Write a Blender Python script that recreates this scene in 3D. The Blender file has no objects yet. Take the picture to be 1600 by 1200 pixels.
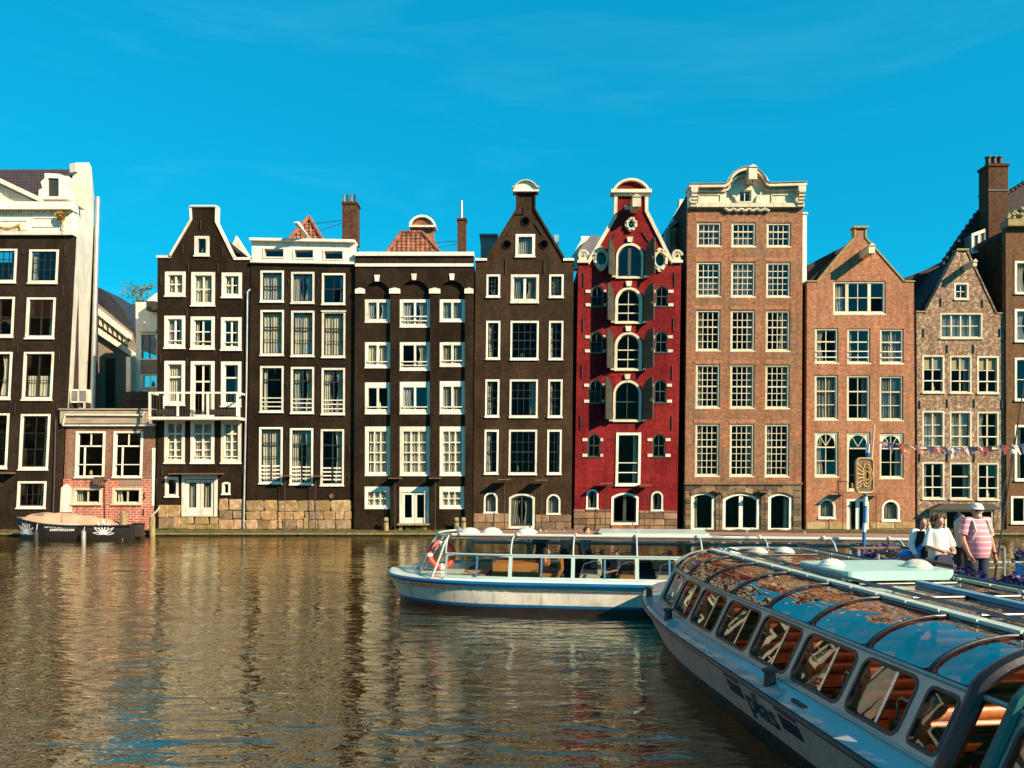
import bpy, bmesh, math, random
from mathutils import Vector, Matrix, noise as mnoise
from mathutils.geometry import tessellate_polygon
random.seed(7)
R = math.radians
# ------------------------------------------------------------------ camera, sky, sun
SC = bpy.context.scene
COL = SC.collection
F, YH, CH = 1200.0, 745.0, 3.0          # focal length in px of a 1600 px wide picture, eye level row, eye height
cam = bpy.data.cameras.new('camera'); camo = bpy.data.objects.new('camera', cam); COL.objects.link(camo)
camo.location = (0, 0, CH); camo.rotation_euler = (R(90), 0, 0)
cam.sensor_width = 36; cam.lens = F/1600*36; cam.shift_y = (YH-600)/1600
cam.clip_start = 0.05; cam.clip_end = 2000
SC.camera = camo
SUNV = Vector((1.25, -1.0, 0.92)).normalized()
world = bpy.data.worlds.new('World'); SC.world = world; world.use_nodes = True
wn = world.node_tree; wn.nodes.clear()
sky = wn.nodes.new('ShaderNodeTexSky'); sky.sky_type = 'NISHITA'; sky.sun_disc = False
sky.sun_elevation = math.asin(SUNV.z); sky.sun_rotation = math.atan2(SUNV.x, SUNV.y)
sky.air_density = 1.0; sky.dust_density = 0.3; sky.ozone_density = 2.5
gm = wn.nodes.new('ShaderNodeGamma'); gm.inputs[1].default_value = 0.5
hs = wn.nodes.new('ShaderNodeHueSaturation'); hs.inputs['Saturation'].default_value = 1.25; hs.inputs['Hue'].default_value = 0.49
tn = wn.nodes.new('ShaderNodeMix'); tn.data_type = 'RGBA'; tn.blend_type = 'MULTIPLY'; tn.inputs[0].default_value = 1; tn.inputs[7].default_value = (.03, 1.84, 2.40, 1)
cl = wn.nodes.new('ShaderNodeMix'); cl.data_type = 'RGBA'; cl.inputs[7].default_value = (2.4, 7.6, 10.0, 1)
tc = wn.nodes.new('ShaderNodeTexCoord'); mp = wn.nodes.new('ShaderNodeMapping'); mp.inputs['Scale'].default_value = (1.2, 1.2, 7)
mp.inputs['Rotation'].default_value = (0.25, 0.3, 0)
nz = wn.nodes.new('ShaderNodeTexNoise'); nz.inputs['Scale'].default_value = 1.6; nz.inputs['Detail'].default_value = 9; nz.inputs['Distortion'].default_value = 0.8
nz.inputs['Roughness'].default_value = 0.62
rp = wn.nodes.new('ShaderNodeValToRGB'); rp.color_ramp.elements[0].position = 0.5; rp.color_ramp.elements[1].position = 0.95
rp.color_ramp.elements[1].color = (.13, .13, .13, 1)
bg = wn.nodes.new('ShaderNodeBackground'); bg.inputs['Strength'].default_value = 0.085
wo = wn.nodes.new('ShaderNodeOutputWorld')
L_ = wn.links.new
L_(sky.outputs[0], gm.inputs[0]); L_(gm.outputs[0], hs.inputs['Color']); L_(hs.outputs[0], tn.inputs[6]); L_(tn.outputs[2], cl.inputs[6])
L_(tc.outputs['Generated'], mp.inputs[0]); L_(mp.outputs[0], nz.inputs['Vector']); L_(nz.outputs[0], rp.inputs[0]); L_(rp.outputs[0], cl.inputs[0])
L_(cl.outputs[2], bg.inputs[0]); L_(bg.outputs[0], wo.inputs[0])
sun = bpy.data.lights.new('sun', 'SUN'); suno = bpy.data.objects.new('sun', sun); COL.objects.link(suno)
sun.energy = 5.0; sun.angle = R(0.5); sun.color = (1.0, 0.82, 0.58)
suno.rotation_euler = SUNV.to_track_quat('Z', 'Y').to_euler()
SC.view_settings.view_transform = 'Standard'; SC.view_settings.look = 'None'; SC.view_settings.exposure = 0.88; SC.view_settings.gamma = 1
SC.view_settings.use_curve_mapping = False
SC.cycles.max_bounces = 6; SC.cycles.transparent_max_bounces = 16; SC.cycles.caustics_reflective = False
SC.cycles.caustics_refractive = False; SC.cycles.use_denoising = True

# ------------------------------------------------------------------ materials
def nmat(name, rough=0.6, col=(.5, .5, .5), metal=0.0, spec=0.5):
    m = bpy.data.materials.new(name); m.use_nodes = True
    b = m.node_tree.nodes['Principled BSDF']
    b.inputs['Base Color'].default_value = (*col, 1); b.inputs['Roughness'].default_value = rough
    b.inputs['Metallic'].default_value = metal; b.inputs['Specular IOR Level'].default_value = spec
    return m, m.node_tree, b
def node(nt, t, **kw):
    n = nt.nodes.new(t)
    for k, v in kw.items(): setattr(n, k, v)
    return n
def noise_node(nt, vec, scale, detail=4, rough=.55, dist=0):
    n = node(nt, 'ShaderNodeTexNoise'); n.inputs['Scale'].default_value = scale; n.inputs['Detail'].default_value = detail
    n.inputs['Roughness'].default_value = rough; n.inputs['Distortion'].default_value = dist
    nt.links.new(vec, n.inputs['Vector']); return n
def ramp(nt, src, stops):
    r = node(nt, 'ShaderNodeValToRGB'); cr = r.color_ramp
    while len(cr.elements) < len(stops): cr.elements.new(.5)
    for e, (p, c) in zip(cr.elements, stops): e.position = p; e.color = (*c, 1) if len(c) == 3 else c
    nt.links.new(src, r.inputs[0]); return r
def mix(nt, fac, a, b, mode='MIX'):
    n = node(nt, 'ShaderNodeMix', data_type='RGBA', blend_type=mode)
    for i, v in ((0, fac), (6, a), (7, b)):
        if isinstance(v, (int, float)): n.inputs[i].default_value = v
        elif isinstance(v, tuple): n.inputs[i].default_value = (*v, 1) if len(v) == 3 else v
        else: nt.links.new(v, n.inputs[i])
    return n.outputs[2]
def bump(nt, b, h, strength, dist=.02):
    n = node(nt, 'ShaderNodeBump'); n.inputs['Strength'].default_value = strength; n.inputs['Distance'].default_value = dist
    nt.links.new(h, n.inputs['Height']); nt.links.new(n.outputs[0], b.inputs['Normal']); return n
def coords(nt): return node(nt, 'ShaderNodeTexCoord').outputs['Object']

def paint(name, col, rough=.45, var=.16, scale=3.0, bmp=.15, metal=0, spec=.5, dirt=None, grain=(1, 1, 1), tint=False):
    m, nt, b = nmat(name, rough, col, metal, spec); c = coords(nt)
    mpn = node(nt, 'ShaderNodeMapping'); mpn.inputs['Scale'].default_value = grain; nt.links.new(c, mpn.inputs[0]); c = mpn.outputs[0]
    n = noise_node(nt, c, scale, 8, .6)
    lo = tuple(x*(1-var) for x in (dirt or col)); hi = tuple(min(1, x*(1+var)) for x in col)
    r = ramp(nt, n.outputs[0], [(.3, lo), (.62, hi)])
    nt.links.new(r.outputs[0], b.inputs['Base Color'])
    if tint:
        oi = node(nt, 'ShaderNodeObjectInfo'); rr0 = ramp(nt, oi.outputs['Random'], [(0, (.80, .78, .74)), (.5, (.95, .94, .92)), (1, (1.04, 1.03, 1.0))]); g_ = node(nt, 'ShaderNodeNewGeometry').outputs['Position']
        mpp = node(nt, 'ShaderNodeMapping'); mpp.inputs['Scale'].default_value = (5, 5, .8); nt.links.new(g_, mpp.inputs[0]); ns = noise_node(nt, mpp.outputs[0], 1.6, 6, .7); fs = ramp(nt, ns.outputs[0], [(.50, (1, 1, 1)), (.70, (.62, .56, .46))])
        nt.links.new(mix(nt, 1.0, mix(nt, 1.0, r.outputs[0], rr0.outputs[0], 'MULTIPLY'), fs.outputs[0], 'MULTIPLY'), b.inputs['Base Color'])
    n2 = noise_node(nt, c, scale*9, 3); bump(nt, b, n2.outputs[0], bmp, .01)
    rr = node(nt, 'ShaderNodeMapRange'); rr.inputs[3].default_value = rough*.75; rr.inputs[4].default_value = min(1, rough*1.3)
    nt.links.new(n.outputs[0], rr.inputs[0]); nt.links.new(rr.outputs[0], b.inputs['Roughness'])
    return m
def brick(name, c1, c2, mortar, weather=None, rough=.8, bw=.22, rh=.068, ms=.009, bmp=.5, wscale=.45, splotch=None):
    m, nt, b = nmat(name, rough, c1, 0, .10); c = coords(nt)
    sp = node(nt, 'ShaderNodeSeparateXYZ'); nt.links.new(c, sp.inputs[0])
    ad = node(nt, 'ShaderNodeMath', operation='ADD'); nt.links.new(sp.outputs[0], ad.inputs[0]); nt.links.new(sp.outputs[1], ad.inputs[1])
    cb = node(nt, 'ShaderNodeCombineXYZ'); nt.links.new(ad.outputs[0], cb.inputs[0]); nt.links.new(sp.outputs[2], cb.inputs[1])
    t = node(nt, 'ShaderNodeTexBrick'); t.inputs['Scale'].default_value = 1; t.inputs['Brick Width'].default_value = bw
    t.inputs['Row Height'].default_value = rh; t.inputs['Mortar Size'].default_value = ms; t.inputs['Mortar Smooth'].default_value = .3
    t.inputs['Color1'].default_value = (*c1, 1); t.inputs['Color2'].default_value = (*c2, 1); t.inputs['Mortar'].default_value = (*mortar, 1)
    nt.links.new(cb.outputs[0], t.inputs['Vector'])
    out = t.outputs[0]
    n = noise_node(nt, c, wscale, 9, .65, .3)
    if weather:
        f = ramp(nt, n.outputs[0], [(.42, (0, 0, 0)), (.62, (.75, .75, .75))]); out = mix(nt, f.outputs[0], out, weather)
    n3 = noise_node(nt, c, 6, 6, .7)
    f3 = ramp(nt, n3.outputs[0], [(.3, (.55, .55, .55)), (.7, (1.4, 1.36, 1.3))]); out = mix(nt, 1.0, out, f3.outputs[0], 'MULTIPLY')
    if splotch:
        n4 = noise_node(nt, c, 5.5, 9, .85, .4); f4 = ramp(nt, n4.outputs[0], [(.50, (0, 0, 0)), (.57, (1, 1, 1))])
        out = mix(nt, f4.outputs[0], out, splotch)
    ms_ = node(nt, 'ShaderNodeMapping'); ms_.inputs['Scale'].default_value = (2.2, 2.2, .28); nt.links.new(c, ms_.inputs[0]); ns = noise_node(nt, ms_.outputs[0], 1.1, 7, .72)
    fs = ramp(nt, ns.outputs[0], [(.32, (1.22, 1.2, 1.17)), (.5, (1, 1, 1)), (.68, (.68, .66, .64))]); out = mix(nt, 1.0, out, fs.outputs[0], 'MULTIPLY')
    nt.links.new(out, b.inputs['Base Color'])
    mx = node(nt, 'ShaderNodeMath', operation='MULTIPLY_ADD'); nt.links.new(t.outputs[1], mx.inputs[0]); mx.inputs[1].default_value = -1
    nt.links.new(n3.outputs[0], mx.inputs[2])
    bump(nt, b, mx.outputs[0], bmp, .02)
    return m
def stone(name, cols, rough=.85, scale=2.2, moss=None):
    m, nt, b = nmat(name, rough, cols[0], 0, .2); c = coords(nt)
    g = node(nt, 'ShaderNodeNewGeometry').outputs['Position']
    n = noise_node(nt, g, scale, 9, .7, .3)
    r = ramp(nt, n.outputs[0], [(.3, cols[0]), (.5, cols[1]), (.7, cols[2])]); out = r.outputs[0]
    oi = node(nt, 'ShaderNodeObjectInfo'); rr = ramp(nt, oi.outputs['Random'], [(0, (.50, .46, .44)), (.3, (.8, .78, .74)), (.6, (1.15, .95, .75)), (1, (1.3, 1.25, 1.15))])
    out = mix(nt, 1.0, out, rr.outputs[0], 'MULTIPLY')
    if moss:
        n2 = noise_node(nt, g, 1.3, 8, .7); f = ramp(nt, n2.outputs[0], [(.5, (0, 0, 0)), (.62, (.8, .8, .8))]); out = mix(nt, f.outputs[0], out, moss)
    if name.startswith('mossy quay'):        # algae up to the highest water mark
        sp = node(nt, 'ShaderNodeSeparateXYZ'); nt.links.new(g, sp.inputs[0]); wob = node(nt, 'ShaderNodeMath', operation='MULTIPLY_ADD'); nt.links.new(n.outputs[0], wob.inputs[0]); wob.inputs[1].default_value = -.25; nt.links.new(sp.outputs[2], wob.inputs[2])
        fz = ramp(nt, wob.outputs[0], [(.02, (1, 1, 1)), (.08, (0, 0, 0))]); out = mix(nt, fz.outputs[0], out, (.022, .024, .008))
    nt.links.new(out, b.inputs['Base Color']); bump(nt, b, noise_node(nt, g, 9, 8, .75).outputs[0], .8, .03)
    return m
def glass(name, tint=(.75, .8, .8), f0=.1, f1=.9, rough=.01, wav=.15, wscale=2.0, wdist=.02, gtint=(1, 1, 1), stretch=(1, 1, 1), fpow=4):
    m = bpy.data.materials.new(name); m.use_nodes = True; nt = m.node_tree; nt.nodes.clear()
    o = node(nt, 'ShaderNodeOutputMaterial'); t = node(nt, 'ShaderNodeBsdfTransparent'); t.inputs[0].default_value = (*tint, 1)
    g = node(nt, 'ShaderNodeBsdfGlossy'); g.inputs['Roughness'].default_value = rough; g.inputs[0].default_value = (*gtint, 1)
    lf = node(nt, 'ShaderNodeLayerWeight'); lf.inputs[0].default_value = .5; lw = node(nt, 'ShaderNodeMath', operation='POWER'); lw.inputs[1].default_value = fpow
    nt.links.new(lf.outputs['Facing'], lw.inputs[0])
    mr = node(nt, 'ShaderNodeMapRange'); mr.inputs[1].default_value = 0; mr.inputs[2].default_value = 1; mr.inputs[3].default_value = f0; mr.inputs[4].default_value = f1
    c = coords(nt); mpn = node(nt, 'ShaderNodeMapping'); mpn.inputs['Scale'].default_value = stretch; nt.links.new(c, mpn.inputs[0])
    n = noise_node(nt, mpn.outputs[0], wscale, 3, .5)
    bn = node(nt, 'ShaderNodeBump'); bn.inputs['Strength'].default_value = wav; bn.inputs['Distance'].default_value = wdist
    nt.links.new(n.outputs[0], bn.inputs['Height']); nt.links.new(bn.outputs[0], g.inputs['Normal'])
    ms = node(nt, 'ShaderNodeMixShader'); nt.links.new(lw.outputs[0], mr.inputs[0]); nt.links.new(mr.outputs[0], ms.inputs[0])
    nt.links.new(t.outputs[0], ms.inputs[1]); nt.links.new(g.outputs[0], ms.inputs[2]); nt.links.new(ms.outputs[0], o.inputs[0])
    return m
M = {}
M['black_brick'] = brick('black painted brick', (.022, .013, .0065), (.015, .009, .005), (.009, .0055, .003), (.036, .023, .013), bmp=.35)
M['black_brick2'] = brick('black brown painted brick', (.030, .018, .010), (.020, .012, .007), (.012, .008, .005), (.044, .028, .016), bmp=.4)
M['black_brick3'] = brick('brown black painted brick', (.047, .026, .014), (.034, .020, .011), (.020, .012, .007), (.068, .040, .022), bmp=.6)
M['grey_brick'] = brick('dark grey painted brick', (.028, .018, .011), (.021, .014, .009), (.014, .009, .006), (.042, .028, .018), bmp=.3)
M['red_brick'] = brick('red painted brick', (.205, .012, .015), (.15, .009, .011), (.09, .007, .008), (.28, .024, .022), bmp=.7)
M['brown_brick'] = brick('weathered brown brick', (.38, .148, .072), (.24, .085, .042), (.36, .23, .14), (.20, .13, .08), bmp=.5, wscale=.6)
M['orange_brick'] = brick('orange brown brick', (.47, .180, .092), (.33, .112, .056), (.44, .27, .18), (.32, .17, .09), bmp=.5)
M['mottled_brick'] = brick('mottled brick with pale mortar', (.26, .125, .065), (.18, .085, .045), (.36, .27, .18), (.22, .13, .08), bmp=.8, splotch=(.56, .43, .31))
M['dark_tan_brick'] = brick('tan brown brick', (.19, .092, .040), (.14, .068, .032), (.12, .075, .04), (.16, .09, .045), bmp=.5)
M['ext_brick'] = brick('old brown brick', (.26, .115, .07), (.19, .085, .055), (.25, .17, .12), (.30, .18, .12), bmp=.6)
M['ext_red'] = brick('red bricks with thick pale joints', (.52, .11, .07), (.42, .09, .06), (.62, .46, .36), (.50, .14, .09), bw=.30, rh=.125, ms=.026, bmp=.7)
M['chimney_brick'] = brick('dark chimney brick', (.12, .042, .023), (.07, .028, .017), (.07, .045, .03), (.10, .07, .035), bmp=.6)
M['white'] = paint('white gloss paint', (.84, .77, .65), .35, .07, 2.5, .08, tint=True)
M['cream'] = paint('cream paint', (.68, .58, .42), .5, .10, 1.8, .12, tint=True)
M['white_wall'] = paint('white rendered wall', (.84, .79, .68), .7, .07, .8, .4, dirt=(.76, .70, .58), tint=True)
M['grey_wall'] = paint('grey rendered wall', (.22, .17, .125), .8, .18, 1, .4)
M['black_paint'] = paint('black paint', (.02, .018, .016), .4, .2, 3, .1)
M['green_paint'] = paint('dark olive paint', (.034, .036, .024), .45, .25, 5, .2)
M['iron'] = paint('dark iron', (.03, .022, .018), .6, .3, 8, .3)
M['rust'] = paint('rusty brown iron', (.13, .07, .045), .7, .3, 8, .3)
M['tile'] = paint('orange brown roof tile', (.27, .09, .04), .8, .35, 2.5, .4, dirt=(.09, .04, .022))
M['dark_tile'] = paint('dark brown roof tile', (.040, .019, .013), .95, .35, 2.5, .4)
M['slate'] = paint('dark slate roof', (.022, .024, .030), .6, .3, 2, .4)
M['black_roof'] = paint('black roof tiles', (.018, .010, .009), .8, .35, 6, .6)
M['lead'] = paint('grey lead', (.16, .15, .15), .5, .2, 2, .2)
M['zinc'] = paint('grey zinc pipe', (.45, .44, .42), .35, .15, 2, .1, metal=.6)
M['concrete'] = paint('weathered wood beam', (.34, .26, .18), .85, .25, 3, .4, grain=(.4, 1, 3))
M['quay'] = stone('mossy quay stone', [(.08, .06, .025), (.19, .14, .055), (.34, .27, .15)], moss=(.07, .075, .015), scale=3.5)
M['rubble'] = stone('rough base stone', [(.17, .10, .055), (.38, .26, .16), (.62, .48, .34)], moss=(.27, .17, .05), scale=4)
M['ashlar'] = stone('brown grey ashlar', [(.16, .10, .065), (.24, .155, .10), (.33, .225, .15)])
M['darkash'] = stone('dark brown ashlar', [(.10, .068, .042), (.17, .12, .075), (.26, .19, .125)])
M['joint'] = paint('stone joint mortar', (.16, .12, .08), .9, .2, 5, .5)
M['moss_stone'] = stone('moss stained stone', [(.22, .16, .08), (.34, .25, .14), (.42, .33, .20)], moss=(.22, .18, .04))
M['bronze'] = paint('dull bronze', (.34, .22, .07), .45, .35, 9, .5, metal=.3)
M['gold'] = paint('gilded carving', (.62, .38, .10), .4, .3, 9, .5, metal=.3)
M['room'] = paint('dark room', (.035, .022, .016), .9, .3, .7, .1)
M['glass'] = glass('window glass', (.86, .87, .84), .004, .6, .008, .25, .9, .03)
M['glass_blue'] = glass('upper window glass', (.8, .82, .82), .028, .85, .012, .35, .8, .04)
M['curtain'] = paint('white net curtain', (.62, .56, .46), .9, .12, 2, .2)
M['curtain_grey'] = paint('grey curtain', (.34, .31, .26), .9, .25, 2, .2)
M['blind'] = paint('tan roller blind', (.62, .45, .26), .9, .1, 2, .2)
M['wood_post'] = paint('weathered mooring post wood', (.30, .22, .10), .85, .35, 5, .7, grain=(3, 3, .5), dirt=(.14, .11, .03))
M['verdi'] = paint('olive stained stone', (.26, .20, .08), .85, .35, 6, .7)
# boats
M['boat_white'] = paint('cream white boat paint', (.82, .77, .67), .25, .10, 1.5, .05, dirt=(.66, .58, .45), tint=True)
M['boat_mint'] = paint('mint white boat paint', (.60, .68, .58), .22, .06, 1.5, .05)
M['boat_blue'] = paint('blue boat stripe', (.006, .10, .24), .25, .1, 1.5, .05)
M['boat_navy'] = paint('dark boot top', (.015, .009, .008), .4, .3, 1.5, .2)
M['boat_black'] = paint('black rubber trim', (.015, .012, .013), .35, .2, 3, .1)
M['boat_steel'] = paint('brushed steel band', (.42, .39, .35), .25, .3, 3, .5, metal=.75, grain=(4, .3, 1))
M['steel'] = paint('polished steel', (.62, .60, .56), .2, .1, 3, .05, metal=.9)
M['frame_grey'] = paint('grey blue window frame', (.42, .35, .31), .3, .12, 3, .1, metal=.35)
M['deck_blue'] = paint('glossy pale blue deck paint', (.38, .36, .34), .06, .12, 1.3, .3)
M['hull_grey'] = paint('pale blue grey hull paint', (.66, .52, .47), .30, .14, 1.2, .1, tint=True)
M['leather'] = paint('orange brown leather', (.48, .145, .04), .42, .2, 4, .2, dirt=(.36, .10, .028))
M['track_blue'] = paint('blue painted track', (.10, .28, .42), .3, .1, 3, .1)
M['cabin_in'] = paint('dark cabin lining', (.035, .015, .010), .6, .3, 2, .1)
M['wood'] = paint('varnished orange wood', (.50, .20, .05), .3, .25, 3, .1, grain=(1, 1, 6))
M['roof_glass'] = glass('tinted roof glass', (.46, .29, .21), .42, 1.0, .012, 1.0, 2.2, .06, (1.0, .82, .72), (1.0, .35, 1))
M['boat_glass'] = glass('boat window glass', (.92, .93, .90), .04, .95, .01, .03, 1.2, .03)
M['roof_brown'] = paint('red brown boat roof', (.40, .19, .13), .3, .2, 2, .1)
M['buoy'] = paint('red life buoy', (.75, .07, .045), .45, .1, 4, .1)
M['bright_blue'] = paint('bright blue plastic', (.004, .21, .70), .3, .15, 3, .1)
M['post_blue'] = paint('faded blue post paint', (.012, .13, .34), .4, .2, 3, .1)
M['dark_green'] = paint('dark green paint', (.03, .10, .085), .3, .2, 3, .1)
M['mint_slab'] = paint('pale turquoise hatch paint', (.40, .62, .53), .3, .08, 2, .1)
M['frame_mint'] = paint('grey mint frame paint', (.43, .52, .47), .3, .1, 2, .1)
M['canvas'] = paint('beige canvas cover', (.50, .31, .19), .85, .10, 2, .4)
M['letter'] = paint('white lettering', (.82, .80, .76), .5, .05)
M["navy_print"] = paint("navy print", (.004, .006, .02), .4, .1)
M['red_print'] = paint('dark red print', (.12, .012, .03), .4, .1)
M['skin'] = paint('skin', (.52, .27, .18), .5, .1, 9, .1)
M['skin_tan'] = paint('tanned skin', (.44, .20, .12), .5, .1, 9, .1)
M['hair_dark'] = paint('dark hair', (.018, .010, .008), .5, .3, 20, .6)
M['hair_auburn'] = paint('auburn hair', (.13, .042, .018), .5, .4, 20, .6)
M['hair_grey'] = paint('grey beard', (.42, .36, .30), .8, .2, 30, .6)
M['cloth_white'] = paint('white cloth', (.78, .72, .62), .85, .07, 5, .4)
M['cloth_black'] = paint('black cloth', (.014, .010, .012), .8, .2, 5, .3)
M['cloth_navy'] = paint('navy cloth', (.018, .022, .045), .8, .2, 5, .3)
M['cloth_blue'] = paint('pale blue cloth', (.20, .32, .45), .8, .15, 5, .3)
M['cloth_beige'] = paint('beige trousers', (.62, .52, .40), .8, .1, 5, .3)
M['leaf'] = paint('green leaf', (.07, .10, .03), .6, .4, 8, .2)
M['bark'] = paint('bark', (.08, .05, .03), .9, .3, 9, .6)
M['petal'] = paint('purple petals', (.040, .016, .105), .6, .6, 14, .2, dirt=(.02, .012, .05))
M['petal_pale'] = paint('pale violet petals', (.40, .32, .50), .6, .3, 14, .2)
for k, c in dict(f_red=(.34, .06, .05), f_yel=(.50, .36, .10), f_blue=(.05, .07, .18), f_white=(.62, .57, .48), f_pink=(.55, .30, .28)).items():
    M[k] = paint({'f_red': 'red cloth pennant', 'f_yel': 'yellow cloth pennant', 'f_blue': 'blue cloth pennant', 'f_white': 'white cloth pennant', 'f_pink': 'pink cloth pennant'}[k], c, .7, .1)
def polo():
    m, nt, b = nmat('pink polo shirt with pale stripes', .85, (.6, .25, .28)); c = coords(nt)
    sp = node(nt, 'ShaderNodeSeparateXYZ'); nt.links.new(c, sp.inputs[0])
    w = node(nt, 'ShaderNodeMath', operation='MULTIPLY'); w.inputs[1].default_value = 11.5; nt.links.new(sp.outputs[2], w.inputs[0])
    fr = node(nt, 'ShaderNodeMath', operation='FRACT'); nt.links.new(w.outputs[0], fr.inputs[0])
    r = ramp(nt, fr.outputs[0], [(0, (.62, .22, .27)), (.62, (.64, .26, .30)), (.66, (.82, .62, .58)), (.78, (.82, .62, .58)), (.82, (.55, .18, .24)), (.9, (.72, .40, .42)), (1, (.62, .22, .27))])
    nt.links.new(r.outputs[0], b.inputs['Base Color']); bump(nt, b, noise_node(nt, c, 9, 4).outputs[0], .5, .02)
    return m
M['polo'] = polo()

# ------------------------------------------------------------------ mesh helpers
class MB:
    def __init__(s): s.v = []; s.f = []
    def add(s, vs, fs):
        n = len(s.v); s.v += [tuple(v) for v in vs]; s.f += [tuple(n+i for i in f) for f in fs]; return s
    def box(s, x0, x1, y0, y1, z0, z1):
        return s.add([(x, y, z) for x in (x0, x1) for y in (y0, y1) for z in (z0, z1)],
                     [(0, 1, 3, 2), (4, 6, 7, 5), (0, 4, 5, 1), (2, 3, 7, 6), (0, 2, 6, 4), (1, 5, 7, 3)])
    def hexa(s, a, b):        # two quads a (4 pts), b (4 pts)
        return s.add(list(a)+list(b), [(3, 2, 1, 0), (4, 5, 6, 7), (0, 1, 5, 4), (1, 2, 6, 5), (2, 3, 7, 6), (3, 0, 4, 7)])
    def slab(s, outline, holes, fn, d0, d1):
        """outline/holes: 2-D point lists; fn(a, b, d) -> 3-D point; front at d0, back at d1"""
        loops = [outline]+list(holes); flat = [p for l in loops for p in l]; n = len(flat)
        tris = tessellate_polygon([[Vector((p[0], p[1], 0)) for p in l] for l in loops])
        vs = [fn(p[0], p[1], d0) for p in flat]+[fn(p[0], p[1], d1) for p in flat]
        fs = [tuple(t) for t in tris]+[tuple(n+i for i in reversed(t)) for t in tris]
        k = 0
        for l in loops:
            m = len(l)
            for i in range(m):
                a = k+i; b = k+(i+1) % m; fs.append((a, b, n+b, n+a))
            k += m
        return s.add(vs, fs)
    def tube(s, p, q, r0, r1=None, n=8, caps=True):
        p = Vector(p); q = Vector(q); r1 = r0 if r1 is None else r1
        d = (q-p); 
        if d.length < 1e-6: return s
        d.normalize(); u = d.orthogonal().normalized(); w = d.cross(u)
        vs = [p+(u*math.cos(2*math.pi*i/n)+w*math.sin(2*math.pi*i/n))*r0 for i in range(n)]+[q+(u*math.cos(2*math.pi*i/n)+w*math.sin(2*math.pi*i/n))*r1 for i in range(n)]
        fs = [(i, (i+1) % n, n+(i+1) % n, n+i) for i in range(n)]
        if caps: fs += [tuple(reversed(range(n))), tuple(range(n, 2*n))]
        return s.add(vs, fs)
    def path(s, pts, r, n=6):
        pts = [Vector(p) for p in pts]; vs = []; fs = []; u = None
        for i, p in enumerate(pts):
            d = (pts[min(i+1, len(pts)-1)]-pts[max(i-1, 0)]).normalized()
            u = d.orthogonal().normalized() if u is None else (u-d*u.dot(d)).normalized()
            w = d.cross(u); rr = r[i] if isinstance(r, (list, tuple)) else r
            vs += [p+(u*math.cos(2*math.pi*j/n)+w*math.sin(2*math.pi*j/n))*rr for j in range(n)]
        for i in range(len(pts)-1):
            for j in range(n): fs.append((i*n+j, i*n+(j+1) % n, (i+1)*n+(j+1) % n, (i+1)*n+j))
        fs += [tuple(reversed(range(n))), tuple(range((len(pts)-1)*n, len(pts)*n))]
        return s.add(vs, fs)
    def lathe(s, prof, c=(0, 0, 0), n=20, sx=1, sy=1):
        vs = [(c[0]+r*math.cos(2*math.pi*j/n)*sx, c[1]+r*math.sin(2*math.pi*j/n)*sy, c[2]+z) for r, z in prof for j in range(n)]
        fs = [(i*n+j, i*n+(j+1) % n, (i+1)*n+(j+1) % n, (i+1)*n+j) for i in range(len(prof)-1) for j in range(n)]
        fs += [tuple(reversed(range(n))), tuple(range((len(prof)-1)*n, len(prof)*n))]
        return s.add(vs, fs)
    def grid(s, nu, nv, fn, closed_u=False):
        vs = [fn(i/nu, j/nv) for i in range(nu+(0 if closed_u else 1)) for j in range(nv+1)]
        N = nu+(0 if closed_u else 1); fs = []
        for i in range(nu):
            for j in range(nv):
                a = i*(nv+1)+j; b = ((i+1) % N)*(nv+1)+j; fs.append((a, b, b+1, a+1))
        return s.add(vs, fs)
def put(mb, name, m, parent=None, smooth=False, kind=None):
    me = bpy.data.meshes.new(name); me.from_pydata(mb.v, [], mb.f); me.materials.append(M[m] if isinstance(m, str) else m)
    bm = bmesh.new(); bm.from_mesh(me); bmesh.ops.recalc_face_normals(bm, faces=bm.faces); bm.to_mesh(me); bm.free()
    if smooth:
        me.polygons.foreach_set('use_smooth', [True]*len(me.polygons))
        if smooth != 'full': me.set_sharp_from_angle(angle=R(40))
    o = bpy.data.objects.new(name, me); COL.objects.link(o)
    if parent: o.parent = parent
    if kind: o['kind'] = kind
    return o
def thing(name, label, cat, loc=(0, 0, 0), rz=0, group=None):
    o = bpy.data.objects.new(name, None); COL.objects.link(o); o.location = loc; o.rotation_euler = (0, 0, rz)
    o.empty_display_size = .2; o['label'] = label; o['category'] = cat
    if group: o['group'] = group
    return o
def copy_part(o, parent, loc, rot=(0, 0, 0), scale=(1, 1, 1)):
    c = o.copy(); COL.objects.link(c); c.parent = parent; c.location = loc; c.rotation_euler = rot; c.scale = scale; return c
def W(px, py, D): return Vector(((px-800)/F*D, D, CH-(py-YH)/F*D))
def rrect(a0, a1, b0, b1, r, n=4):
    pts = []
    for cx, cy, t0 in ((a1-r, b1-r, 0), (a0+r, b1-r, 90), (a0+r, b0+r, 180), (a1-r, b0+r, 270)):
        for i in range(n+1):
            t = R(t0+90*i/n); pts.append((cx+r*math.cos(t), cy+r*math.sin(t)))
    return pts
def ribbon(pts, w, closed=False):
    """polygon of a mitred strip of width w (px) on the left side of the way"""
    P = [Vector(p) for p in pts]; off = []
    for i, p in enumerate(P):
        a = (p-P[i-1]).normalized() if (i or closed) else None; b = (P[(i+1) % len(P)]-p).normalized() if (i < len(P)-1 or closed) else None
        if a is None: a = b
        if b is None: b = a
        na = Vector((a.y, -a.x)); nb = Vector((b.y, -b.x)); m = (na+nb)
        m = m/max(.25, m.length_squared/2) if m.length > 1e-3 else na
        off.append(p+m*w)
    return P, off

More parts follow.
